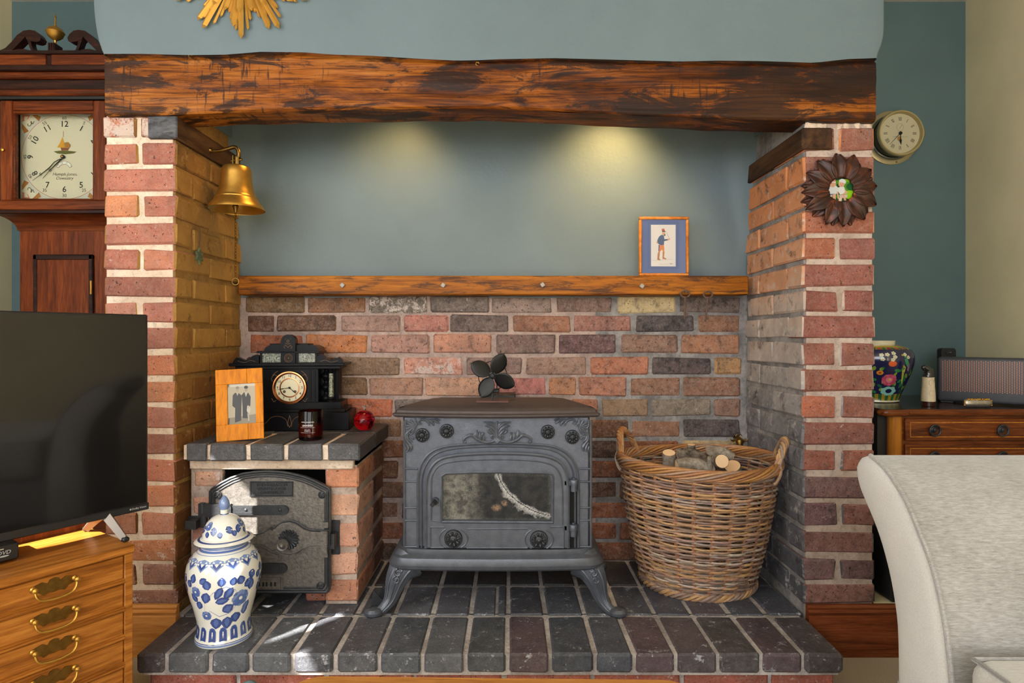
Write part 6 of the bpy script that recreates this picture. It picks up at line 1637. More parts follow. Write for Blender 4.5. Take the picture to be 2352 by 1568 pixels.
# ================================================================== oak cabinet, television, disc player
TH = math.atan2(0.833, 0.553)
CO = Vector((-0.917, 1.50, 0.0)); TOPZ = 0.442
def bail(y, x, z, root, w_=0.080):
    pl = MB(); hw = w_/2
    out = [(-hw-0.006, 0.012), (-hw+0.006, 0.017), (-hw*0.55, 0.020), (-hw*0.3, 0.014), (-hw*0.2, 0.021), (0, 0.0235), (hw*0.2, 0.021), (hw*0.3, 0.014), (hw*0.55, 0.020), (hw-0.006, 0.017), (hw+0.006, 0.012), (hw+0.004, 0.004), (hw-0.012, -0.002), (hw*0.5, -0.010), (hw*0.25, -0.006), (0, -0.008), (-hw*0.25, -0.006), (-hw*0.5, -0.010), (-hw+0.012, -0.002), (-hw-0.004, 0.004)]
    pl.prism([(x+a, z+b_) for a, b_ in out], y-0.0022, y); o = part(root, 'back_plate', pl, M['brass_dull'], world=False)
    bl = MB()
    for s in (-1, 1): bl.lathe([(0.006, 0), (0.006, 0.002), (0.003, 0.004), (0.003, 0.010), (0.0055, 0.012), (0.0055, 0.016), (0.0004, 0.019)], 12, (x+s*hw, y-0.002, z+0.010), 'Y')
    bl.tube(smooth_path([(x-hw, y-0.013, z+0.009), (x-hw+0.003, y-0.016, z-0.006), (x-hw+0.014, y-0.017, z-0.0155), (x, y-0.018, z-0.0185), (x+hw-0.014, y-0.017, z-0.0155), (x+hw-0.003, y-0.016, z-0.006), (x+hw, y-0.013, z+0.009)], 5), 0.0028, 8)
    part(root, 'bail', bl, M['brass'], world=False)
def cabinet():
    W, D = 0.76, 0.245
    root = thing('drawer_cabinet', 'low golden oak cabinet of shallow drawers with brass bail handles, under the television', 'cabinet', tuple(CO), TH)
    m = MB(); m.box((-W, -0.006, TOPZ-0.020), (0.004, D, TOPZ), 0.003); part(root, 'top', m, M['oak_cab'], world=False)
    m = MB(); m.box((-W+0.01, D-0.012, TOPZ-0.001), (-0.005, D+0.006, TOPZ+0.045), 0.002); part(root, 'back_upstand', m, M['mahog_v'], world=False)
    m = MB()
    for x in (-W+0.004, -0.018): m.box((x, 0, 0.001), (x+0.018, D, TOPZ-0.019), 0.001)
    m.box((-W+0.02, D-0.012, 0.001), (-0.018, D, TOPZ-0.019)); m.box((-W+0.02, 0.03, 0.001), (-0.018, D-0.01, 0.02)); part(root, 'carcass', m, M['oak_cab'], world=False)
    p = 0.0677
    for k in range(6):
        zt = TOPZ-0.022-k*p
        if zt-p < 0: break
        dr = bpy.data.objects.new('drawer', None); COL.objects.link(dr); dr.parent = root
        m = MB(); m.box((-W+0.024, 0.004, zt-0.056), (-0.019, 0.2, zt-0.001), 0.002); part(dr, 'front', m, M['oak_cab'], world=False)
        m = MB(); prof = [(0.012, zt-0.0665), (-0.001, zt-0.0665), (-0.004, zt-0.063), (-0.001, zt-0.060), (-0.003, zt-0.057), (0.002, zt-0.0545), (0.012, zt-0.0545)]
        m.prism([(a, b_) for a, b_ in prof], -W+0.022, -0.0185, 'X'); part(dr, 'lower_moulding', m, M['oak_cab'], world=False)
        for x in (-0.163, -W+0.163): bail(0.004, x, zt-0.030, dr)
cabinet()
def tv():
    root = thing('television', 'flat black television on splayed feet on the oak cabinet', 'television', (CO.x, CO.y, TOPZ), TH)
    x0, x1, y0, z0, z1 = -0.80, 0.0855, 0.10, 0.052, 0.563
    m = MB(); m.box((x0, y0+0.002, z0), (x1, y0+0.026, z1), 0.003); m.box((x0+0.08, y0+0.02, z0+0.01), (x1-0.09, y0+0.062, z0+0.30), 0.012); part(root, 'housing', m, M['black'], world=False)
    m = MB(); m.box((x0+0.006, y0, z0+0.018), (x1-0.006, y0+0.004, z1-0.006)); part(root, 'screen', m, M['screen'], world=False)
    m = MB(); m.box((x0, y0-0.002, z0-0.002), (x1+0.001, y0+0.012, z0+0.0165), 0.002); part(root, 'lower_bezel', m, plain('bezel_black', (0.014, 0.014, 0.015), 0.35), world=False)
    t = MB(); t.col(srgb(176, 176, 178))
    t.box((x1-0.047, y0-0.0024, z0+0.0055), (x1-0.0435, y0-0.002, z0+0.0095)); text_mb(t, 'Dolby Vision', 0.0068, facing((x1-0.024, y0-0.0026, z0+0.0075)), bold=0.01)
    part(root, 'maker_mark', t, M['print'], world=False, kind='stuff')
    for xa in (-0.004, -0.70):
        f = MB()
        f.tube([(xa+0.002, 0.036, 0.006), (xa-0.006, y0+0.012, z0+0.002), (xa-0.008, y0+0.022, z0+0.012)], [0.010, 0.014, 0.016], 4); f.tube([(xa-0.008, y0+0.022, z0+0.010), (xa-0.012, y0+0.05, z0-0.008), (xa-0.014, 0.206, 0.006)], [0.016, 0.014, 0.010], 4)
        part(root, 'foot', f, plain('foot_satin_metal', srgb(120, 112, 104), 0.35, 0.7), world=False)
        f = MB(); f.box((xa-0.006, 0.026, 0.0005), (xa+0.010, 0.044, 0.012), 0.003); f.box((xa-0.021, 0.198, 0.0005), (xa-0.006, 0.214, 0.012), 0.003); part(root, 'rubber_pad', f, M['black'], world=False)
tv()
def dvd():
    root = thing('disc_player', 'small black disc player under the television', 'disc player', (CO.x, CO.y, TOPZ), TH)
    x0, x1, y0, y1 = -0.44, -0.197, 0.095, 0.215
    m = MB(); m.box((x0, y0, 0.006), (x1, y1, 0.044), 0.003); part(root, 'case', m, M['black'], world=False)
    m = MB()
    for x in (x0+0.03, x1-0.03): m.lathe([(0.01, 0.0005), (0.01, 0.007)], 12, (x, y0+0.03, 0))
    part(root, 'foot', m, M['black'], world=False)
    t = MB(); t.col(srgb(160, 160, 160)); Mx = lambda x, z: facing((x, y0-0.0006, z))
    text_mb(t, 'DVD', 0.012, Mx(x1-0.028, 0.026), bold=0.01, shear=0.2); t.lathe([(0.010, 0), (0.0095, 0.0004)], 16, (x1-0.028, y0-0.0002, 0.0185), 'Y', sy=0.18)
    text_mb(t, 'DVD PLAYER', 0.0055, Mx(x1-0.075, 0.012)); text_mb(t, 'USB', 0.0045, Mx(x1-0.09, 0.027))
    t.col(srgb(210, 200, 180)); t.box((x1-0.062, y0-0.0006, 0.034), (x1-0.028, y0, 0.0355)); part(root, 'marking', t, M['print'], world=False, fix=False)
dvd()
# ================================================================== chimney breast and right pillar ornaments
def sunburst():
    Y = 1.795; c = P(554, -87, Y); s = Y/F
    root = thing('sunburst_mirror', 'gilded sunburst with layered pointed rays hanging on the chimney breast', 'mirror', (c.x, 1.806, c.z))
    def ray_mesh(L, w_, L0):
        m = MB()
        m.v = [Vector(p) for p in ((-w_, 0, L0), (0, -w_*0.9, L0), (w_, 0, L0), (-w_, 0, L-w_*1.5), (0, -w_*0.9, L-w_*1.2), (w_, 0, L-w_*1.5), (0, 0, L), (0, 0.003, L0), (0, 0.003, L-w_))]
        m.smooth = False
        for f in ((0, 1, 4, 3), (1, 2, 5, 4), (3, 4, 6), (4, 5, 6), (0, 3, 8, 7), (2, 7, 8, 5), (3, 6, 8), (5, 8, 6), (0, 7, 1), (1, 7, 2)): m.face(f)
        me = m.mesh('ray'); fix_normals(me); me.materials.append(M['gold']); return me
    kinds = {'a': ray_mesh(0.224, 0.0080, 0.05), 'b': ray_mesh(0.198, 0.0042, 0.05), 'c': ray_mesh(0.170, 0.0042, 0.05), 'd': ray_mesh(0.150, 0.0072, 0.05), 'e': ray_mesh(0.19, 0.0085, 0.05), 'f': ray_mesh(0.212, 0.0075, 0.05)}
    rnd = random.Random(2)
    def put(k, deg, dy):
        o = bpy.data.objects.new('ray', kinds[k]); COL.objects.link(o); o.parent = root
        o.location = (0, dy, 0); o.rotation_euler = (0, math.radians(deg), 0)
    N = 12
    for i in range(N):
        a = 180+i*360/N
        put('a', a, -0.013); put('d', a+0.5, -0.022); put('f' if i % 2 else 'e', a+7.2, -0.011); put('b', a-5.6, -0.010); put('c', a-8.6, -0.008); put('c', a+3.6, -0.009)
        put('d', a+15, -0.006); put('d', a-13.0, -0.018); put('c', a+11.5, -0.007); put('b', a+5.2, -0.007)
    m = MB(); m.lathe([(0.085, 0), (0.085, 0.012), (0.078, 0.022), (0.066, 0.026), (0.062, 0.02)], 40, (c.x, 1.800, c.z), 'Y', cap=False); part(root, 'rim', m, M['gold'])
    m = MB(); m.lathe([(0.063, 0.0), (0.063, 0.018), (0.0005, 0.022)], 40, (c.x, 1.800, c.z), 'Y'); part(root, 'mirror_glass', m, M['steel'])
sunburst()

def flower_frame():
    Y = 1.829; c = P(1928, 437, Y); s = Y/F
    root = thing('flower_frame', 'carved dark wooden petal frame around a photograph of two children, on the right pillar', 'picture frame', (c.x, 1.838, c.z))
    def petal(L, w_, tilt, name_seed):
        rnd = random.Random(name_seed); m = MB()
        def fn(u, v):
            z = 0.036+(L-0.036)*u
            sh = math.sin(min(1, u*0.93+0.07)*PI)**0.75 if u < 0.999 else 0.0
            hw = w_*(sh*(1-0.12*u)+0.25*(1-u)*0.5)
            q = (v-0.5)*2
            x = q*hw+0.006*rnd_b*u*u
            yy = -0.008+0.012*u*tilt-0.006*math.sin(u*PI)-(0.004*(abs(q)))+0.0035*(1-abs(q))**6 + (0.005*u**3)
            return (x, yy, z)
        rnd_b = rnd.uniform(-1, 1)
        m.grid(fn, 14, 8); me = m.mesh('petal'); me.materials.append(M['petal']); return me
    big = [petal(0.113, 0.0235, 0.2, i) for i in range(4)]; sm = [petal(0.109, 0.0215, 1.0, 10+i) for i in range(3)]
    rnd = random.Random(4)
    F1 = [100, 68, 35, 6, -22, -52, -84, -114, -150, 180, 155, 128]
    for i, a in enumerate(F1):
        for lay in (0, 1):
            o = bpy.data.objects.new('petal', (big[i % 4] if lay == 0 else sm[i % 3])); COL.objects.link(o); o.parent = root
            ang = a+rnd.uniform(-2, 2)+(lay*15.5)
            o.location = (0, -0.012 if lay == 0 else -0.004, 0); o.rotation_euler = (0, math.radians(90-ang), 0); k = rnd.uniform(0.95, 1.03); o.scale = (k, 1, k)
            so_ = o.modifiers.new('thick', 'SOLIDIFY'); so_.thickness = 0.003; so_.offset = 1
    m = MB(); m.lathe([(0.10, -0.006) if False else (0.06, 0.0), (0.05, 0.012), (0.0475, 0.022), (0.0455, 0.0215), (0.045, 0.014)], 40, (c.x, 1.839, c.z), 'Y', cap=False); part(root, 'inner_rim', m, M['petal'])
    p = MB(); yy = 1.839-0.0165
    def G(u, v, k=0): return P(1830+u/8.253, 340+v/8.253, Y)*1.0
    def pb(pts, col, k):
        p.col(srgb(*col)); q = [G(u, v) for u, v in pts]; p.poly([Vector((a.x, yy-0.00012*k, a.z)) for a in q])
    cu, cv, R = 795, 795, 297
    E = lambda x, y, rx, ry, n=14: [(x+rx*math.cos(2*PI*i/n), y+ry*math.sin(2*PI*i/n)) for i in range(n)]
    def inside(pts):
        out = []
        for u, v in pts:
            d = math.hypot(u-cu, v-cv); out.append((u, v) if d <= R else (cu+(u-cu)*R/d, cv+(v-cv)*R/d))
        return out
    pb(E(cu, cv, R, R, 40), (72, 140, 26), 0)
    for pts, col in ((E(760, 560, 200, 60), (16, 54, 30)), (E(1000, 740, 85, 70), (16, 84, 40)), (E(930, 610, 90, 40), (130, 180, 30)), (E(980, 900, 100, 90), (136, 196, 20)), (E(570, 720, 60, 70), (30, 96, 44)), (E(540, 860, 30, 60), (150, 190, 30)), (E(800, 1010, 200, 60), (18, 66, 34)), (E(760, 800, 40, 120), (20, 64, 32)), (E(690, 560, 60, 20), (120, 170, 40))): pb(inside(pts), col, 1)
    SK = (212, 164, 136)
    pb([(590, 740), (620, 725), (720, 720), (760, 760), (765, 830), (730, 880), (600, 885), (590, 840), (545, 810)], (206, 212, 216), 3)
    pb([(760, 760), (800, 745), (870, 740), (895, 800), (880, 880), (800, 890), (765, 840)], (216, 218, 220), 3)
    pb(E(660, 690, 58, 66), SK, 4); pb(E(825, 690, 60, 60), SK, 4)
    pb([(595, 640), (600, 600), (640, 580), (700, 590), (718, 640), (716, 665), (620, 660)], (206, 130, 120), 5); pb([(610, 645), (716, 645), (716, 668), (620, 664)], (226, 214, 210), 6); pb(E(620, 630, 22, 20), (178, 40, 36), 6)
    pb([(775, 660), (780, 615), (830, 592), (890, 605), (912, 650), (895, 690), (860, 668), (800, 655)], (214, 220, 222), 5)
    pb([(545, 820), (590, 840), (570, 940), (545, 920)], SK, 4); pb([(735, 830), (760, 840), (780, 960), (755, 980)], SK, 4); pb([(880, 790), (930, 830), (935, 870), (840, 895), (835, 878), (890, 850)], SK, 5)
    pb([(585, 880), (720, 875), (725, 920), (600, 930)], (92, 104, 140), 4); pb(inside([(660, 890), (715, 875), (715, 1050), (665, 1045)]), SK, 6); pb(inside([(600, 900), (655, 905), (620, 1000), (580, 970)]), (224, 190, 166), 5)
    pb([(780, 900), (930, 890), (935, 940), (800, 960)], (206, 180, 186), 4); pb(inside([(835, 900), (880, 895), (930, 1040), (900, 1062), (860, 960)]), SK, 6); pb(inside([(780, 950), (835, 955), (815, 1075), (755, 1070)]), (224, 194, 172), 5)
    for (u, v) in ((640, 690), (680, 690), (805, 690), (845, 690)): pb(E(u, v, 5, 5, 6), (70, 50, 40), 7)
    pb(E(660, 722, 14, 5, 8), (168, 96, 84), 7); pb(E(826, 720, 14, 5, 8), (168, 96, 84), 7)
    part(root, 'photograph', p, M['photo'], fix=False)
flower_frame()

# ================================================================== right alcove
def ship_clock():
    c = Vector((1.622, YB, 1.790))
    root = thing('ship_clock', 'round nickel and brass ship clock with roman numerals on the blue alcove wall', 'clock', tuple(c))
    m = MB(); m.lathe([(0.114, 0.0005), (0.114, 0.006), (0.110, 0.008), (0.098, 0.009), (0.096, 0.012)], 56, c, 'Y'); part(root, 'back_flange', m, plain('pale_brass_flange', srgb(170, 158, 122), 0.35, 0.6))
    m = MB(); m.lathe([(0.096, 0.008), (0.094, 0.016), (0.088, 0.018), (0.086, 0.03), (0.086, 0.055), (0.092, 0.058)], 56, c, 'Y', cap=False); part(root, 'drum', m, plain('dark_nickel', srgb(92, 96, 96), 0.18, 1.0))
    m = MB(); m.lathe([(0.092, 0.056), (0.0955, 0.060), (0.0955, 0.070), (0.092, 0.074), (0.087, 0.074), (0.083, 0.066), (0.081, 0.060)], 56, c, 'Y', cap=False); part(root, 'bezel', m, plain('pale_brass', srgb(186, 172, 128), 0.3, 0.7), label='brass bezel')
    hg = MB(); hg.tube([c+Vector((0.0965, -0.066, -0.014)), c+Vector((0.0965, -0.066, 0.014))], 0.004, 8); part(root, 'hinge', hg, M['brass_dull'])
    d = MB(); y = -0.061; CR = srgb(196, 188, 156)
    d.col(CR); d.poly([c+Vector((0.083*math.cos(t), y, 0.083*math.sin(t))) for t in [2*PI*i/56 for i in range(56)]])
    d.col(srgb(40, 38, 34))
    def bar(cx_, cz_, a, L, w_, k=1):
        u = Vector((math.cos(a), 0, math.sin(a))); v = Vector((-math.sin(a), 0, math.cos(a))); o = c+Vector((cx_, y-0.0003*k, cz_)); d.poly([o+u*i*L/2+v*j*w_/2 for i, j in ((-1, -1), (1, -1), (1, 1), (-1, 1))])
    ROM = ['XII', 'I', 'II', 'III', 'IIII', 'V', 'VI', 'VII', 'VIII', 'IX', 'X', 'XI']
    for i, r in enumerate(ROM):
        a = PI/2-i*PI/6; wd = {'I': 0.0036, 'V': 0.0065, 'X': 0.0065}; tot = sum(wd[ch] for ch in r); x = -tot/2
        for ch in r:
            xc = x+wd[ch]/2; x += wd[ch]; R = 0.060
            px = lambda xx, rr: (rr*math.cos(a)+xx*math.sin(a), rr*math.sin(a)-xx*math.cos(a))
            if ch == 'I': bar(*px(xc, R), a, 0.016, 0.0017)
            elif ch == 'V':
                for sg, w_ in ((-1, 0.0018), (1, 0.0008)): q = px(xc+sg*0.0014, R); bar(q[0], q[1], a-sg*0.17, 0.016, w_)
            else:
                for sg, w_ in ((-1, 0.0019), (1, 0.0008)): q = px(xc, R); bar(q[0], q[1], a-sg*0.30, 0.0165, w_)
    for i in range(60): a = 2*PI*i/60; bar(0.0745*math.cos(a), 0.0745*math.sin(a), a, 0.002, 0.0006)
    for i in range(24): t0, t1 = 2*PI*i/24, 2*PI*(i+1)/24; d.poly([c+Vector((r*math.cos(t), y-0.0003, 0.025+r*math.sin(t))) for r, t in ((0.0145, t0), (0.0145, t1), (0.0151, t1), (0.0151, t0))])
    bar(0.003, 0.028, math.radians(52), 0.02, 0.001, 2)
    d.col(srgb(120, 112, 92)); text_mb(d, 'DOBBIE McINNES LTD', 0.0062, facing(c+Vector((0, y-0.0004, -0.0145))))
    d.col(srgb(176, 128, 60)); d.poly([c+Vector((-0.004+0.008*math.cos(t), y-0.0003, -0.022+0.009*math.sin(t))) for t in [2*PI*i/14 for i in range(14)]])
    part(root, 'dial', d, M['enamel'], fix=False)
    h = MB()
    h.tube([c+Vector((0, y-0.003, 0)), c+Vector((-0.044, y-0.003, -0.047))], [0.0012, 0.0006], 5); h.tube([c+Vector((0, y-0.004, 0)), c+Vector((0.001, y-0.004, -0.024)), c+Vector((0, y-0.004, -0.030)), c+Vector((0.003, y-0.004, -0.048))], [0.0014, 0.0014, 0.005, 0.0005], 6); h.lathe([(0.007, 0.002), (0.007, 0.006), (0.004, 0.007)], 16, c+Vector((0, y, 0)), 'Y'); part(root, 'hand', h, M['black_metal'])
    g = MB(); g.lathe([(0.083, 0.0680), (0.05, 0.0700), (0.0005, 0.0708)], 40, c, 'Y', cap=False); part(root, 'glass', g, M['pane'], fix=False)
    for a in (-80, 40, 150):
        s_ = MB(); s_.lathe([(0.004, 0), (0.0035, 0.0015), (0.0003, 0.002)], 10, c+Vector((0.105*math.cos(math.radians(a)), -0.008, 0.105*math.sin(math.radians(a)))), 'Y'); part(root, 'screw', s_, M['brass_dull'])
ship_clock()

def chest():
    x0, x1, fy, zt = 1.269, 1.878, 2.10, 0.70
    root = thing('chest_of_drawers', 'inlaid mahogany chest of drawers with ring handles in the right alcove', 'chest', ((x0+x1)/2, 2.33, 0))
    m = MB(); o = []
    r = 0.022
    xl = x0+0.022
    o += [(xl+r*math.cos(t), fy+0.010+r*math.sin(t)) for t in [PI+PI/2*k/5 for k in range(6)]]; o += [(x0+0.070, fy-0.012), (x0+0.085, fy-0.004), (x0+0.092, fy)]
    o2 = [(x0+x1-a, b_) for a, b_ in o[::-1]]
    out = o+o2+[(x1, 2.60), (x0, 2.60)]
    m.prism(out, zt-0.024, zt, 'Z'); part(root, 'top', m, M['chest_top'])
    e = MB(); e.tube([(a, b_-0.0005, zt-0.012) for a, b_ in o+o2], 0.011, 8, squash=(Vector((0, 1, 0)), 0.4)); part(root, 'top_edge', e, M['chest'])
    m = MB(); m.box((x0+0.006, fy+0.035, 0.055), (x1-0.006, 2.59, zt-0.024)); part(root, 'carcass', m, M['black'])  # black stands in for the shade on the chest's side
    m = MB(); m.box((x0+0.055, fy+0.016, 0.055), (x1-0.055, fy+0.04, zt-0.024)); part(root, 'front_frame', m, M['chest'])
    m = MB(); m.box((x0+0.004, fy+0.02, 0.0005), (x1-0.004, 2.59, 0.058), 0.003); part(root, 'plinth', m, M['chest_top'])
    for x in (x0+0.060, x1-0.060):
        c = MB(); c.lathe([(0.023, 0.058), (0.023, zt-0.026)], 18, (x, fy+0.028, 0)); part(root, 'corner_column', c, M['satin'], label='lighter satinwood corner column')
    dz = [(zof(961, fy), zof(1013, fy)), (zof(1021, fy), zof(1076, fy)), (zof(1084, fy), zof(1142, fy)), (zof(1150, fy), zof(1212, fy)), (zof(1220, fy), zof(1290, fy))]
    for a, b_ in dz:
        dr = bpy.data.objects.new('drawer', None); COL.objects.link(dr); dr.parent = root
        m = MB(); m.box((x0+0.085, fy+0.006, b_), (x1-0.085, fy+0.03, a), 0.0025); part(dr, 'front', m, M['chest'])
        st = MB()
        for z in (a-0.014, b_+0.014): st.box((x0+0.100, fy+0.0052, z-0.0016), (x1-0.100, fy+0.0062, z+0.0016))
        for x in (x0+0.100, x1-0.103): st.box((x, fy+0.0052, b_+0.014), (x+0.003, fy+0.0062, a-0.014))
        part(dr, 'stringing', st, M['satin'])
        for px in (2147, 2303):
            x = xof(px, fy); c = Vector((x, fy+0.006, (a+b_)/2)); k = MB()
            k.lathe([(0.010, 0), (0.010, 0.003), (0.006, 0.005), (0.006, 0.009), (0.0005, 0.011)], 16, c, 'Y'); k.tube([c+Vector((0.018*math.cos(t), -0.008, 0.018*math.sin(t)-0.002)) for t in [2*PI*i/28 for i in range(28)]], 0.0034, 8, closed=True); k.lathe([(0.0125, 0), (0.0125, 0.002)], 24, c, 'Y')
            part(dr, 'ring_handle', k, M['iron_dark'])
chest()
ZT = 0.7005
root = thing('floor_speaker', 'black ribbed cloth speaker box low behind the sofa, beside the right pillar', 'speaker', (1.26, 1.94, 0.1495))
b = MB(); b.box((1.143, 1.845, 0.150), (1.39, 2.05, 0.352), 0.006); part(root, 'case', b, M['black'])
for k in range(14): 
    b = MB(); b.box((1.1415, 1.852, 0.160+k*0.0135), (1.1435, 2.044, 0.166+k*0.0135)); part(root, 'rib', b, M['black'])
def china_vase():
    Y = 2.37; s = Y/F; c = P(2008, 920, Y)
    root = thing('china_vase', 'navy china vase painted with flowers and a bird, on the chest beside the pillar', 'vase', (c.x, Y, ZT))
    B = [(47, 0), (50, 2), (49, 5), (54, 20), (64, 45), (73, 68), (78, 88), (79, 100), (77, 110), (70, 119), (58, 125), (46, 128), (41, 129), (42, 138)]
    IN = [(40.5, 138), (39, 129), (0.1, 127)]
    def rad(h):
        for (r0, h0), (r1, h1) in zip(B, B[1:]):
            if h <= h1: return r0+(r1-r0)*(h-h0)/max(1e-6, h1-h0)
        return B[-1][0]
    m = MB()
    prof = []
    for (r0, h0), (r1, h1) in zip(B, B[1:]):
        n = max(1, int((h1-h0)/6))
        prof += [(r0+(r1-r0)*i/n, h0+(h1-h0)*i/n) for i in range(n)]
    prof.append(B[-1]); n = 48
    m.usecol = True; o = len(m.v)
    for r, h in prof+IN:
        for k in range(n): a = 2*PI*k/n; m.v.append(Vector((c.x+r*s*math.cos(a), Y+r*s*math.sin(a), ZT+h*s)))
    NV, YL, GR, CRM = srgb(30, 32, 70), srgb(190, 160, 40), srgb(40, 90, 50), srgb(206, 198, 168)
    rows = prof+IN
    for i in range(len(rows)-1):
        h = (rows[i][1]+rows[i+1][1])/2
        for k in range(n):
            col = CRM if (h > 128 or h < 4) else YL if h > 118 else srgb(34, 36, 44) if h > 116 else NV if h > 22 else ((GR if k % 2 else srgb(150, 130, 40)) if h > 5 else CRM)
            if i >= len(prof)-1: col = srgb(30, 26, 24)
            m.c = col; m.face((o+i*n+k, o+i*n+(k+1) % n, o+(i+1)*n+(k+1) % n, o+(i+1)*n+k))
    m.c = CRM; m.face([o+k for k in range(n)][::-1])
    part(root, 'body', m, M['glaze'], fix=False)
    d = MB()
    def sp(a, h, k): r = rad(h)*s+0.0004*k; return Vector((c.x+r*math.cos(a), Y+r*math.sin(a), ZT+h*s))
    def shp(a0, h0, pts, col, k=1):
        d.col(srgb(*col)); r = rad(h0); o = len(d.v); d.v.append(sp(a0+sum(p[0] for p in pts)/len(pts)/r, h0+sum(p[1] for p in pts)/len(pts), k))
        for x, y in pts: d.v.append(sp(a0+x/r, h0+y, k))
        q = len(pts)
        for i in range(q): d.face((o, o+1+i, o+1+(i+1) % q))
    E = lambda x, y, rx, ry, n=9, t=0.0: [(x+rx*math.cos(2*PI*i/n)*math.cos(t)-ry*math.sin(2*PI*i/n)*math.sin(t), y+rx*math.cos(2*PI*i/n)*math.sin(t)+ry*math.sin(2*PI*i/n)*math.cos(t)) for i in range(n)]
    rnd = random.Random(8)
    for o in (0, 2.09, 4.19):
        A = -PI/2-0.10+o                       # middle of the visible side
        def X(x): return A+x/70.0
        for i in range(44): shp(X(rnd.uniform(-60, 60)), rnd.uniform(24, 78), E(0, 0, rnd.uniform(4, 8), rnd.uniform(2.5, 4), 8, rnd.uniform(0, 3)), random.choice([(44, 122, 62), (30, 94, 60), (120, 150, 50)]), 1)
        for k in range(9): shp(X(0), 52, E(9*math.cos(k*.7), 8*math.sin(k*.7), 7, 5.5), (196, 92, 112) if k % 2 else (176, 62, 90), 2)
        shp(X(0), 52, E(0, 0, 7, 6), (206, 120, 130), 3); shp(X(1), 53, E(0, 0, 3, 2), (206, 180, 60), 4)
        for k in range(7): shp(X(4), 27, E(10*math.cos(k*.9), 6*math.sin(k*.9), 7, 4.5), (130, 186, 176), 2)
        shp(X(4), 27, E(0, 0, 7, 5), (24, 30, 66), 3)
        shp(X(2), 88, E(0, 0, 9, 6.5), (212, 92, 36), 2); shp(X(-20), 68, E(0, 0, 7, 5), (206, 130, 40), 2); shp(X(-20), 68, E(0, 0, 3, 2), (150, 60, 30), 3)
        for (x, h) in ((-18, 107), (-8, 108), (4, 111), (6, 103), (-16, 98), (2, 97), (28, 108), (36, 102)):
            for k in range(5): shp(X(x), h, E(3*math.cos(k*1.257), 2.4*math.sin(k*1.257), 2.2, 1.9, 7), (212, 208, 180), 2)
            shp(X(x), h, E(0, 0, 1.3, 1.1, 6), (190, 160, 60), 3)
        shp(X(30), 92, [(-6, 14), (2, 10), (12, -6), (14, -14), (4, -10), (-4, 2)], (58, 140, 92), 3); shp(X(30), 78, [(-6, 8), (2, 2), (6, -30), (10, -38), (2, -30), (-6, -8)], (186, 182, 70), 2); shp(X(38), 82, [(-3, 5), (3, 4), (4, -12), (-2, -8)], (130, 104, 130), 4); shp(X(22), 107, E(0, 0, 3.4, 2, 8), (190, 170, 60), 3)
        for x in (-40, -20, 0, 18, 36): shp(X(x), 121, E(0, 0, 6, 2.4), (192, 92, 44) if x % 40 else (150, 60, 60), 2); shp(X(x+9), 121, E(0, 0, 4, 2.2), (60, 110, 50), 2)
    part(root, 'painted_decoration', d, M['glaze'], fix=False, kind='stuff')
china_vase()
def carving():
    Y = 2.19; c = P(2132, 932, Y); s = Y/F
    root = thing('bird_carving', 'small cream carved column topped by a dark bird head, on the chest', 'figurine', (c.x, Y, ZT))
    m = MB(); m.lathe([(13.5*s, 0), (14*s, 4*s), (13*s, 9*s), (13.5*s, 11*s)], 20, (c.x, Y, ZT)); part(root, 'base', m, M['chest_top'])
    m = MB(); m.lathe([(14.5*s, 11*s), (14.3*s, 25*s), (13*s, 45*s), (12*s, 62*s), (12.3*s, 65*s), (11.5*s, 66*s)], 22, (c.x, Y, ZT))
    for h, r in ((30, 6), (54, 6)): m.tube([Vector((c.x+r*s*math.cos(t), Y-(13.6-(h-25)*0.045)*s*1.0, ZT+(h+r*1.2*math.sin(t))*s)) for t in [2*PI*k/18 for k in range(18)]], 0.0008, 5, closed=True)
    part(root, 'column', m, speck('carved_bone', srgb(206, 190, 158), 0.45, 0, 0.12, 70, 0.2))
    m = MB(); b = Vector((c.x, Y, ZT+66*s)); m.tube(smooth_path([b, b+Vector((2*s, 0, 8*s)), b+Vector((2*s, 0, 15*s)), b+Vector((-4*s, 0, 20*s)), b+Vector((-9*s, 0, 23*s)), b+Vector((-11*s, 0, 21*s)), b+Vector((-9*s, 0, 13*s))], 4), [11*s]*3+[10.5*s]*3+[9*s]*3+[7*s]*4+[6*s]*4+[5*s]*4+[4*s, 3*s, 2*s, 1*s], 12, squash=(Vector((0, 1, 0)), 0.8)); part(root, 'bird_head', m, plain('dark_horn', (0.02, 0.018, 0.018), 0.15, coat=0.5))
carving()
def radio():
    ang = math.radians(-39); o = Vector((1.609, 2.318, ZT))
    root = thing('radio', 'long dark grey wireless speaker with a copper dotted front, on the chest', 'speaker', tuple(o), ang)
    L, D, z0, z1 = 0.335, 0.055, 0.004, 0.170
    m = MB(); m.box((0, 0, z0), (L, D, z1), 0.012, segs=3); part(root, 'case', m, speck('graphite_shell', srgb(70, 72, 78), 0.5, 0.2, 0.08, 60, 0.1, 300), world=False)
    f = MB()
    for x in (0.03, L-0.03): f.box((x-0.02, 0.01, 0.0002), (x+0.02, D-0.01, 0.006), 0.001)
    part(root, 'foot', f, M['black'], world=False)
    d = MB(); cols, rows = 46, 20
    for i in range(cols):
        for j in range(rows):
            x = 0.018+i*0.0067; z = 0.045+j*0.0057+(0.0028 if i % 2 else 0)
            d.smooth = False; d.poly([Vector((x+0.0017*math.cos(t), -0.0004, z+0.0017*math.sin(t))) for t in [2*PI*k/6 for k in range(6)]])
    part(root, 'perforation', d, plain('copper_mesh', srgb(190, 128, 96), 0.5, 0.4), world=False, kind='stuff', fix=False)
radio()
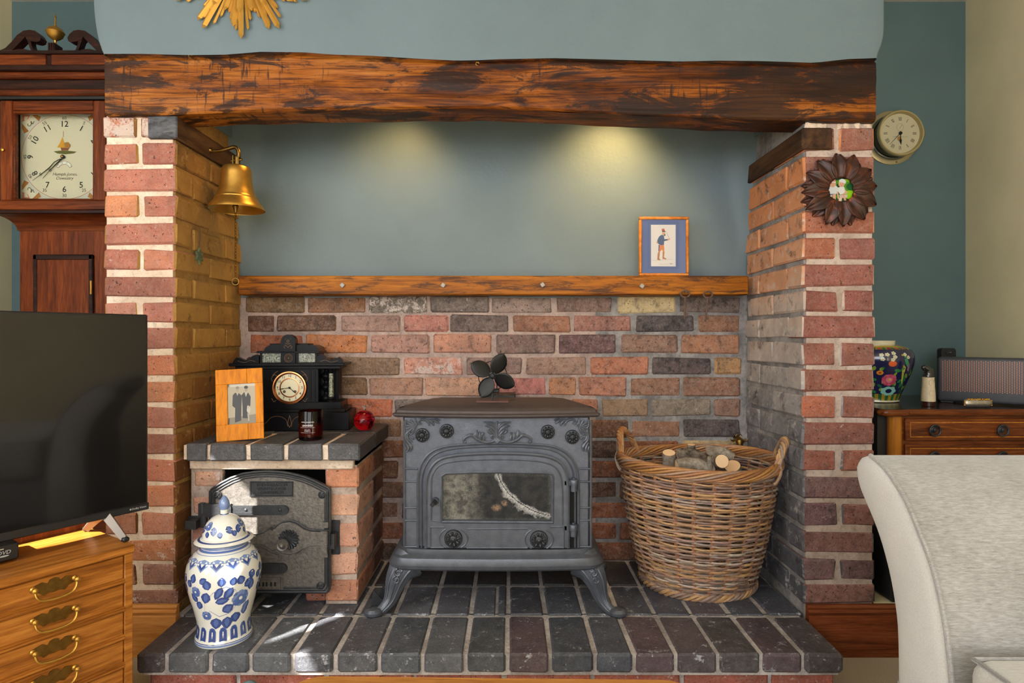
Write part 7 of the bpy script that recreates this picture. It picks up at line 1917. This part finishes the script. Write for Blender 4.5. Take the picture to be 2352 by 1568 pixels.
def hub():
    Y = 2.47; root = thing('black_handset', 'small rounded black device standing behind the wireless speaker', 'device', (xof(2174, Y), Y, ZT))
    m = MB(); w_ = 17*Y/F; x = xof(2174, Y); zt = zof(799, Y)
    out = [(x-w_, ZT), (x+w_, ZT)]+[(x+w_-0.012+0.012*math.cos(t), zt-0.012+0.012*math.sin(t)) for t in [PI/2*k/6 for k in range(7)]]+[(x-w_+0.012+0.012*math.cos(t), zt-0.012+0.012*math.sin(t)) for t in [PI/2+PI/2*k/6 for k in range(7)]]
    m.prism(out, Y-0.012, Y+0.012); part(root, 'case', m, M['black'])
    m = MB(); m.lathe([(0.010, 0), (0.010, 0.001), (0.007, 0.0015), (0.006, 0.0006), (0.0003, 0.0008)], 20, (x, Y-0.012, zt-0.016), 'Y', sx=1.3); part(root, 'button_ring', m, plain('gloss_black', (0.02, 0.02, 0.022), 0.1))
hub()
def snuff():
    Y = 2.145; s = Y/F; c = P(2245, 936, Y)
    root = thing('ornamental_case', 'small oval silver and gold case lying in front of the wireless speaker', 'ornament', (c.x, Y, ZT))
    m = MB(); z = ZT+10*s
    m.tube([Vector((c.x+t*31*s, Y, z)) for t in (-1, -0.96, -0.85, -0.5, 0, 0.5, 0.85, 0.96, 1)], [4*s, 7*s, 9.5*s, 10*s, 10*s, 10*s, 9.5*s, 7*s, 4*s], 16, squash=(Vector((0, 1, 0)), 0.7)); part(root, 'body', m, speck('worn_silver', srgb(190, 184, 176), 0.3, 0.9, 0.2, 90, 0.3))
    m = MB(); rnd = random.Random(1)
    for k in range(16):
        t = -0.8+1.6*k/15; m.ball((c.x+t*29*s, Y-3*s+rnd.uniform(-2, 2)*s, z+8.6*s), rnd.uniform(2, 3.2)*s, 8, 6)
    for e in (-1, 1):
        for k in range(4): m.ball((c.x+e*31*s, Y-2*s, z+(-5+3.4*k)*s), 2*s, 8, 6)
    part(root, 'gilt_relief', m, M['brass'], kind='stuff')
snuff()

# ================================================================== sofa and coffee table in front
def sofa():
    X0, X1 = 0.714, 1.60
    root = thing('sofa', 'pale grey velvet sofa with rolled back and piped edges, in front of the right pillar', 'sofa', (1.1, 0.95, 0))
    pip = [(1997, 1045), (2030, 1074), (2062.5, 1120), (2084, 1159), (2109.6, 1221), (2135, 1286), (2153, 1351.5), (2167.5, 1424), (2176.6, 1489), (2184, 1568)]
    out = [(1975, 1052), (1966, 1068), (1965, 1090), (1972, 1120), (1985, 1152), (2005, 1200), (2022, 1250), (2040, 1320), (2052, 1390), (2058, 1450), (2060, 1568)]
    def S(px, py): Y = X0*F/(px-CX); return (Y, zof(py, Y))
    fr = [S(*p) for p in pip]; bk = [S(*p) for p in out]
    fr = fr+[(0.985, 0.30), (0.98, 0.06)]; bk = bk+[(1.14, 0.30), (1.14, 0.06)]
    poly = fr[::-1]+bk
    def sm(pts, n=4): return [(q.x, q.y) for q in smooth_path([Vector((a, b_, 0)) for a, b_ in pts], n)]
    poly = sm(fr[::-1])+sm(bk)
    # the back, its end panel slightly padded
    m = MB(); n = len(poly)
    ctr = (sum(p[0] for p in poly)/n, sum(p[1] for p in poly)/n)
    for x, k in ((X0+0.004, 1.0), (X1, 1.0)):
        for a, b_ in poly: m.v.append(Vector((x, a, b_)))
    for i in range(n): m.face((i, (i+1) % n, n+(i+1) % n, n+i))
    m.smooth = False; m.face(list(range(n, 2*n)))
    part(root, 'back', m, M['velvet'], sharp=60)
    m = MB(); f2 = sm(fr[::-1]); b2 = sm(bk[::-1]); N = 30
    def at(c, t):
        i = min(int(t*(len(c)-1)), len(c)-2); u = t*(len(c)-1)-i; return (c[i][0]+(c[i+1][0]-c[i][0])*u, c[i][1]+(c[i+1][1]-c[i][1])*u)
    def fn(u, v):
        a, b_ = at(f2, u), at(b2, u); q = v
        return (X0+0.004-0.012*(math.sin(PI*min(1, max(0, q)))**0.5)*min(1, (1-u)*8+0.2), a[0]+(b_[0]-a[0])*q, a[1]+(b_[1]-a[1])*q)
    m.grid(fn, N, 10); part(root, 'end_panel', m, velvet('velvet_lit_end', srgb(184, 182, 179), srgb(210, 209, 207)), sharp=60)  # same velvet, with light from the left put into its colour
    m = MB(); m.tube([Vector((X0+0.001, a-0.001, b_)) for a, b_ in sm(fr)], 0.0042, 8); part(root, 'piping', m, M['velvet'])
    # seat and cushion
    m = MB(); m.box((X0+0.01, 0.20, 0.06), (X1, 1.0, 0.27), 0.01); part(root, 'seat_base', m, M['velvet'])
    m = MB(); m.box((X0-0.004, 0.22, 0.275), (X1, 0.965, 0.452), 0.03, segs=4); part(root, 'seat_cushion', m, velvet('velvet_lit_seat', srgb(160, 156, 148), srgb(198, 196, 190)))  # same velvet again, in a lighter lit copy for the seat
    m = MB(); e = 0.010
    ring = [Vector((X0-0.004+e, 0.22+e, 0.447)), Vector((X0-0.004+e, 0.965-e, 0.447)), Vector((X1-e, 0.965-e, 0.447)), Vector((X1-e, 0.22+e, 0.447))]
    m.tube(ring, 0.004, 8, closed=True); part(root, 'cushion_piping', m, M['velvet'])
    for x in (X0+0.06, X1-0.06):
        for y in (0.26, 1.06):
            m = MB(); m.box((x-0.025, y-0.025, 0.0005), (x+0.025, y+0.025, 0.07), 0.003); part(root, 'foot', m, M['mahog_dark'])
sofa()
def table():
    root = thing('coffee_table', 'small oak coffee table with rounded corners, at the bottom edge of the view', 'table', (-0.03, 0.70, 0), math.radians(-1.1))
    hx, hy, r = 0.305, 0.252, 0.045; o = []
    for sx, sy, a0 in ((1, -1, -PI/2), (1, 1, 0), (-1, 1, PI/2), (-1, -1, PI)): o += [(sx*(hx-r)+r*math.cos(a0+PI/2*k/6), sy*(hy-r)+r*math.sin(a0+PI/2*k/6)) for k in range(7)]
    m = MB(); m.prism(o, 0.398, 0.420, 'Z', smooth=True); part(root, 'top', m, M['oak_table'], world=False)
    m = MB(); m.box((-hx+0.05, -hy+0.05, 0.35), (hx-0.05, hy-0.05, 0.398), 0.002); part(root, 'apron', m, M['oak_table'], world=False)
    for sx in (-1, 1):
        for sy in (-1, 1):
            m = MB(); m.tube([(sx*(hx-0.07), sy*(hy-0.07), 0.37), (sx*(hx-0.06), sy*(hy-0.06), 0.0005)], [0.022, 0.014], 10); part(root, 'leg', m, M['oak_table'], world=False)
table()

c = P(572, 1570, 1.575)
m = MB(); m.ball((c.x, 1.575, 0.0345), 0.034, 14, 10, (0.82, 0.6, 1.0))
for i, q in enumerate(m.v): m.v[i] = Vector((q.x, q.y, max(0.0005, q.z+0.003*mnoise.noise(q*40))))
single('stone', m, speck('blue_green_stone', srgb(96, 116, 118), 0.8, 0, 0.3, 60, 0.4), 'small rounded blue green stone standing on the carpet before the hearth', 'stone', (c.x, 1.575, 0))
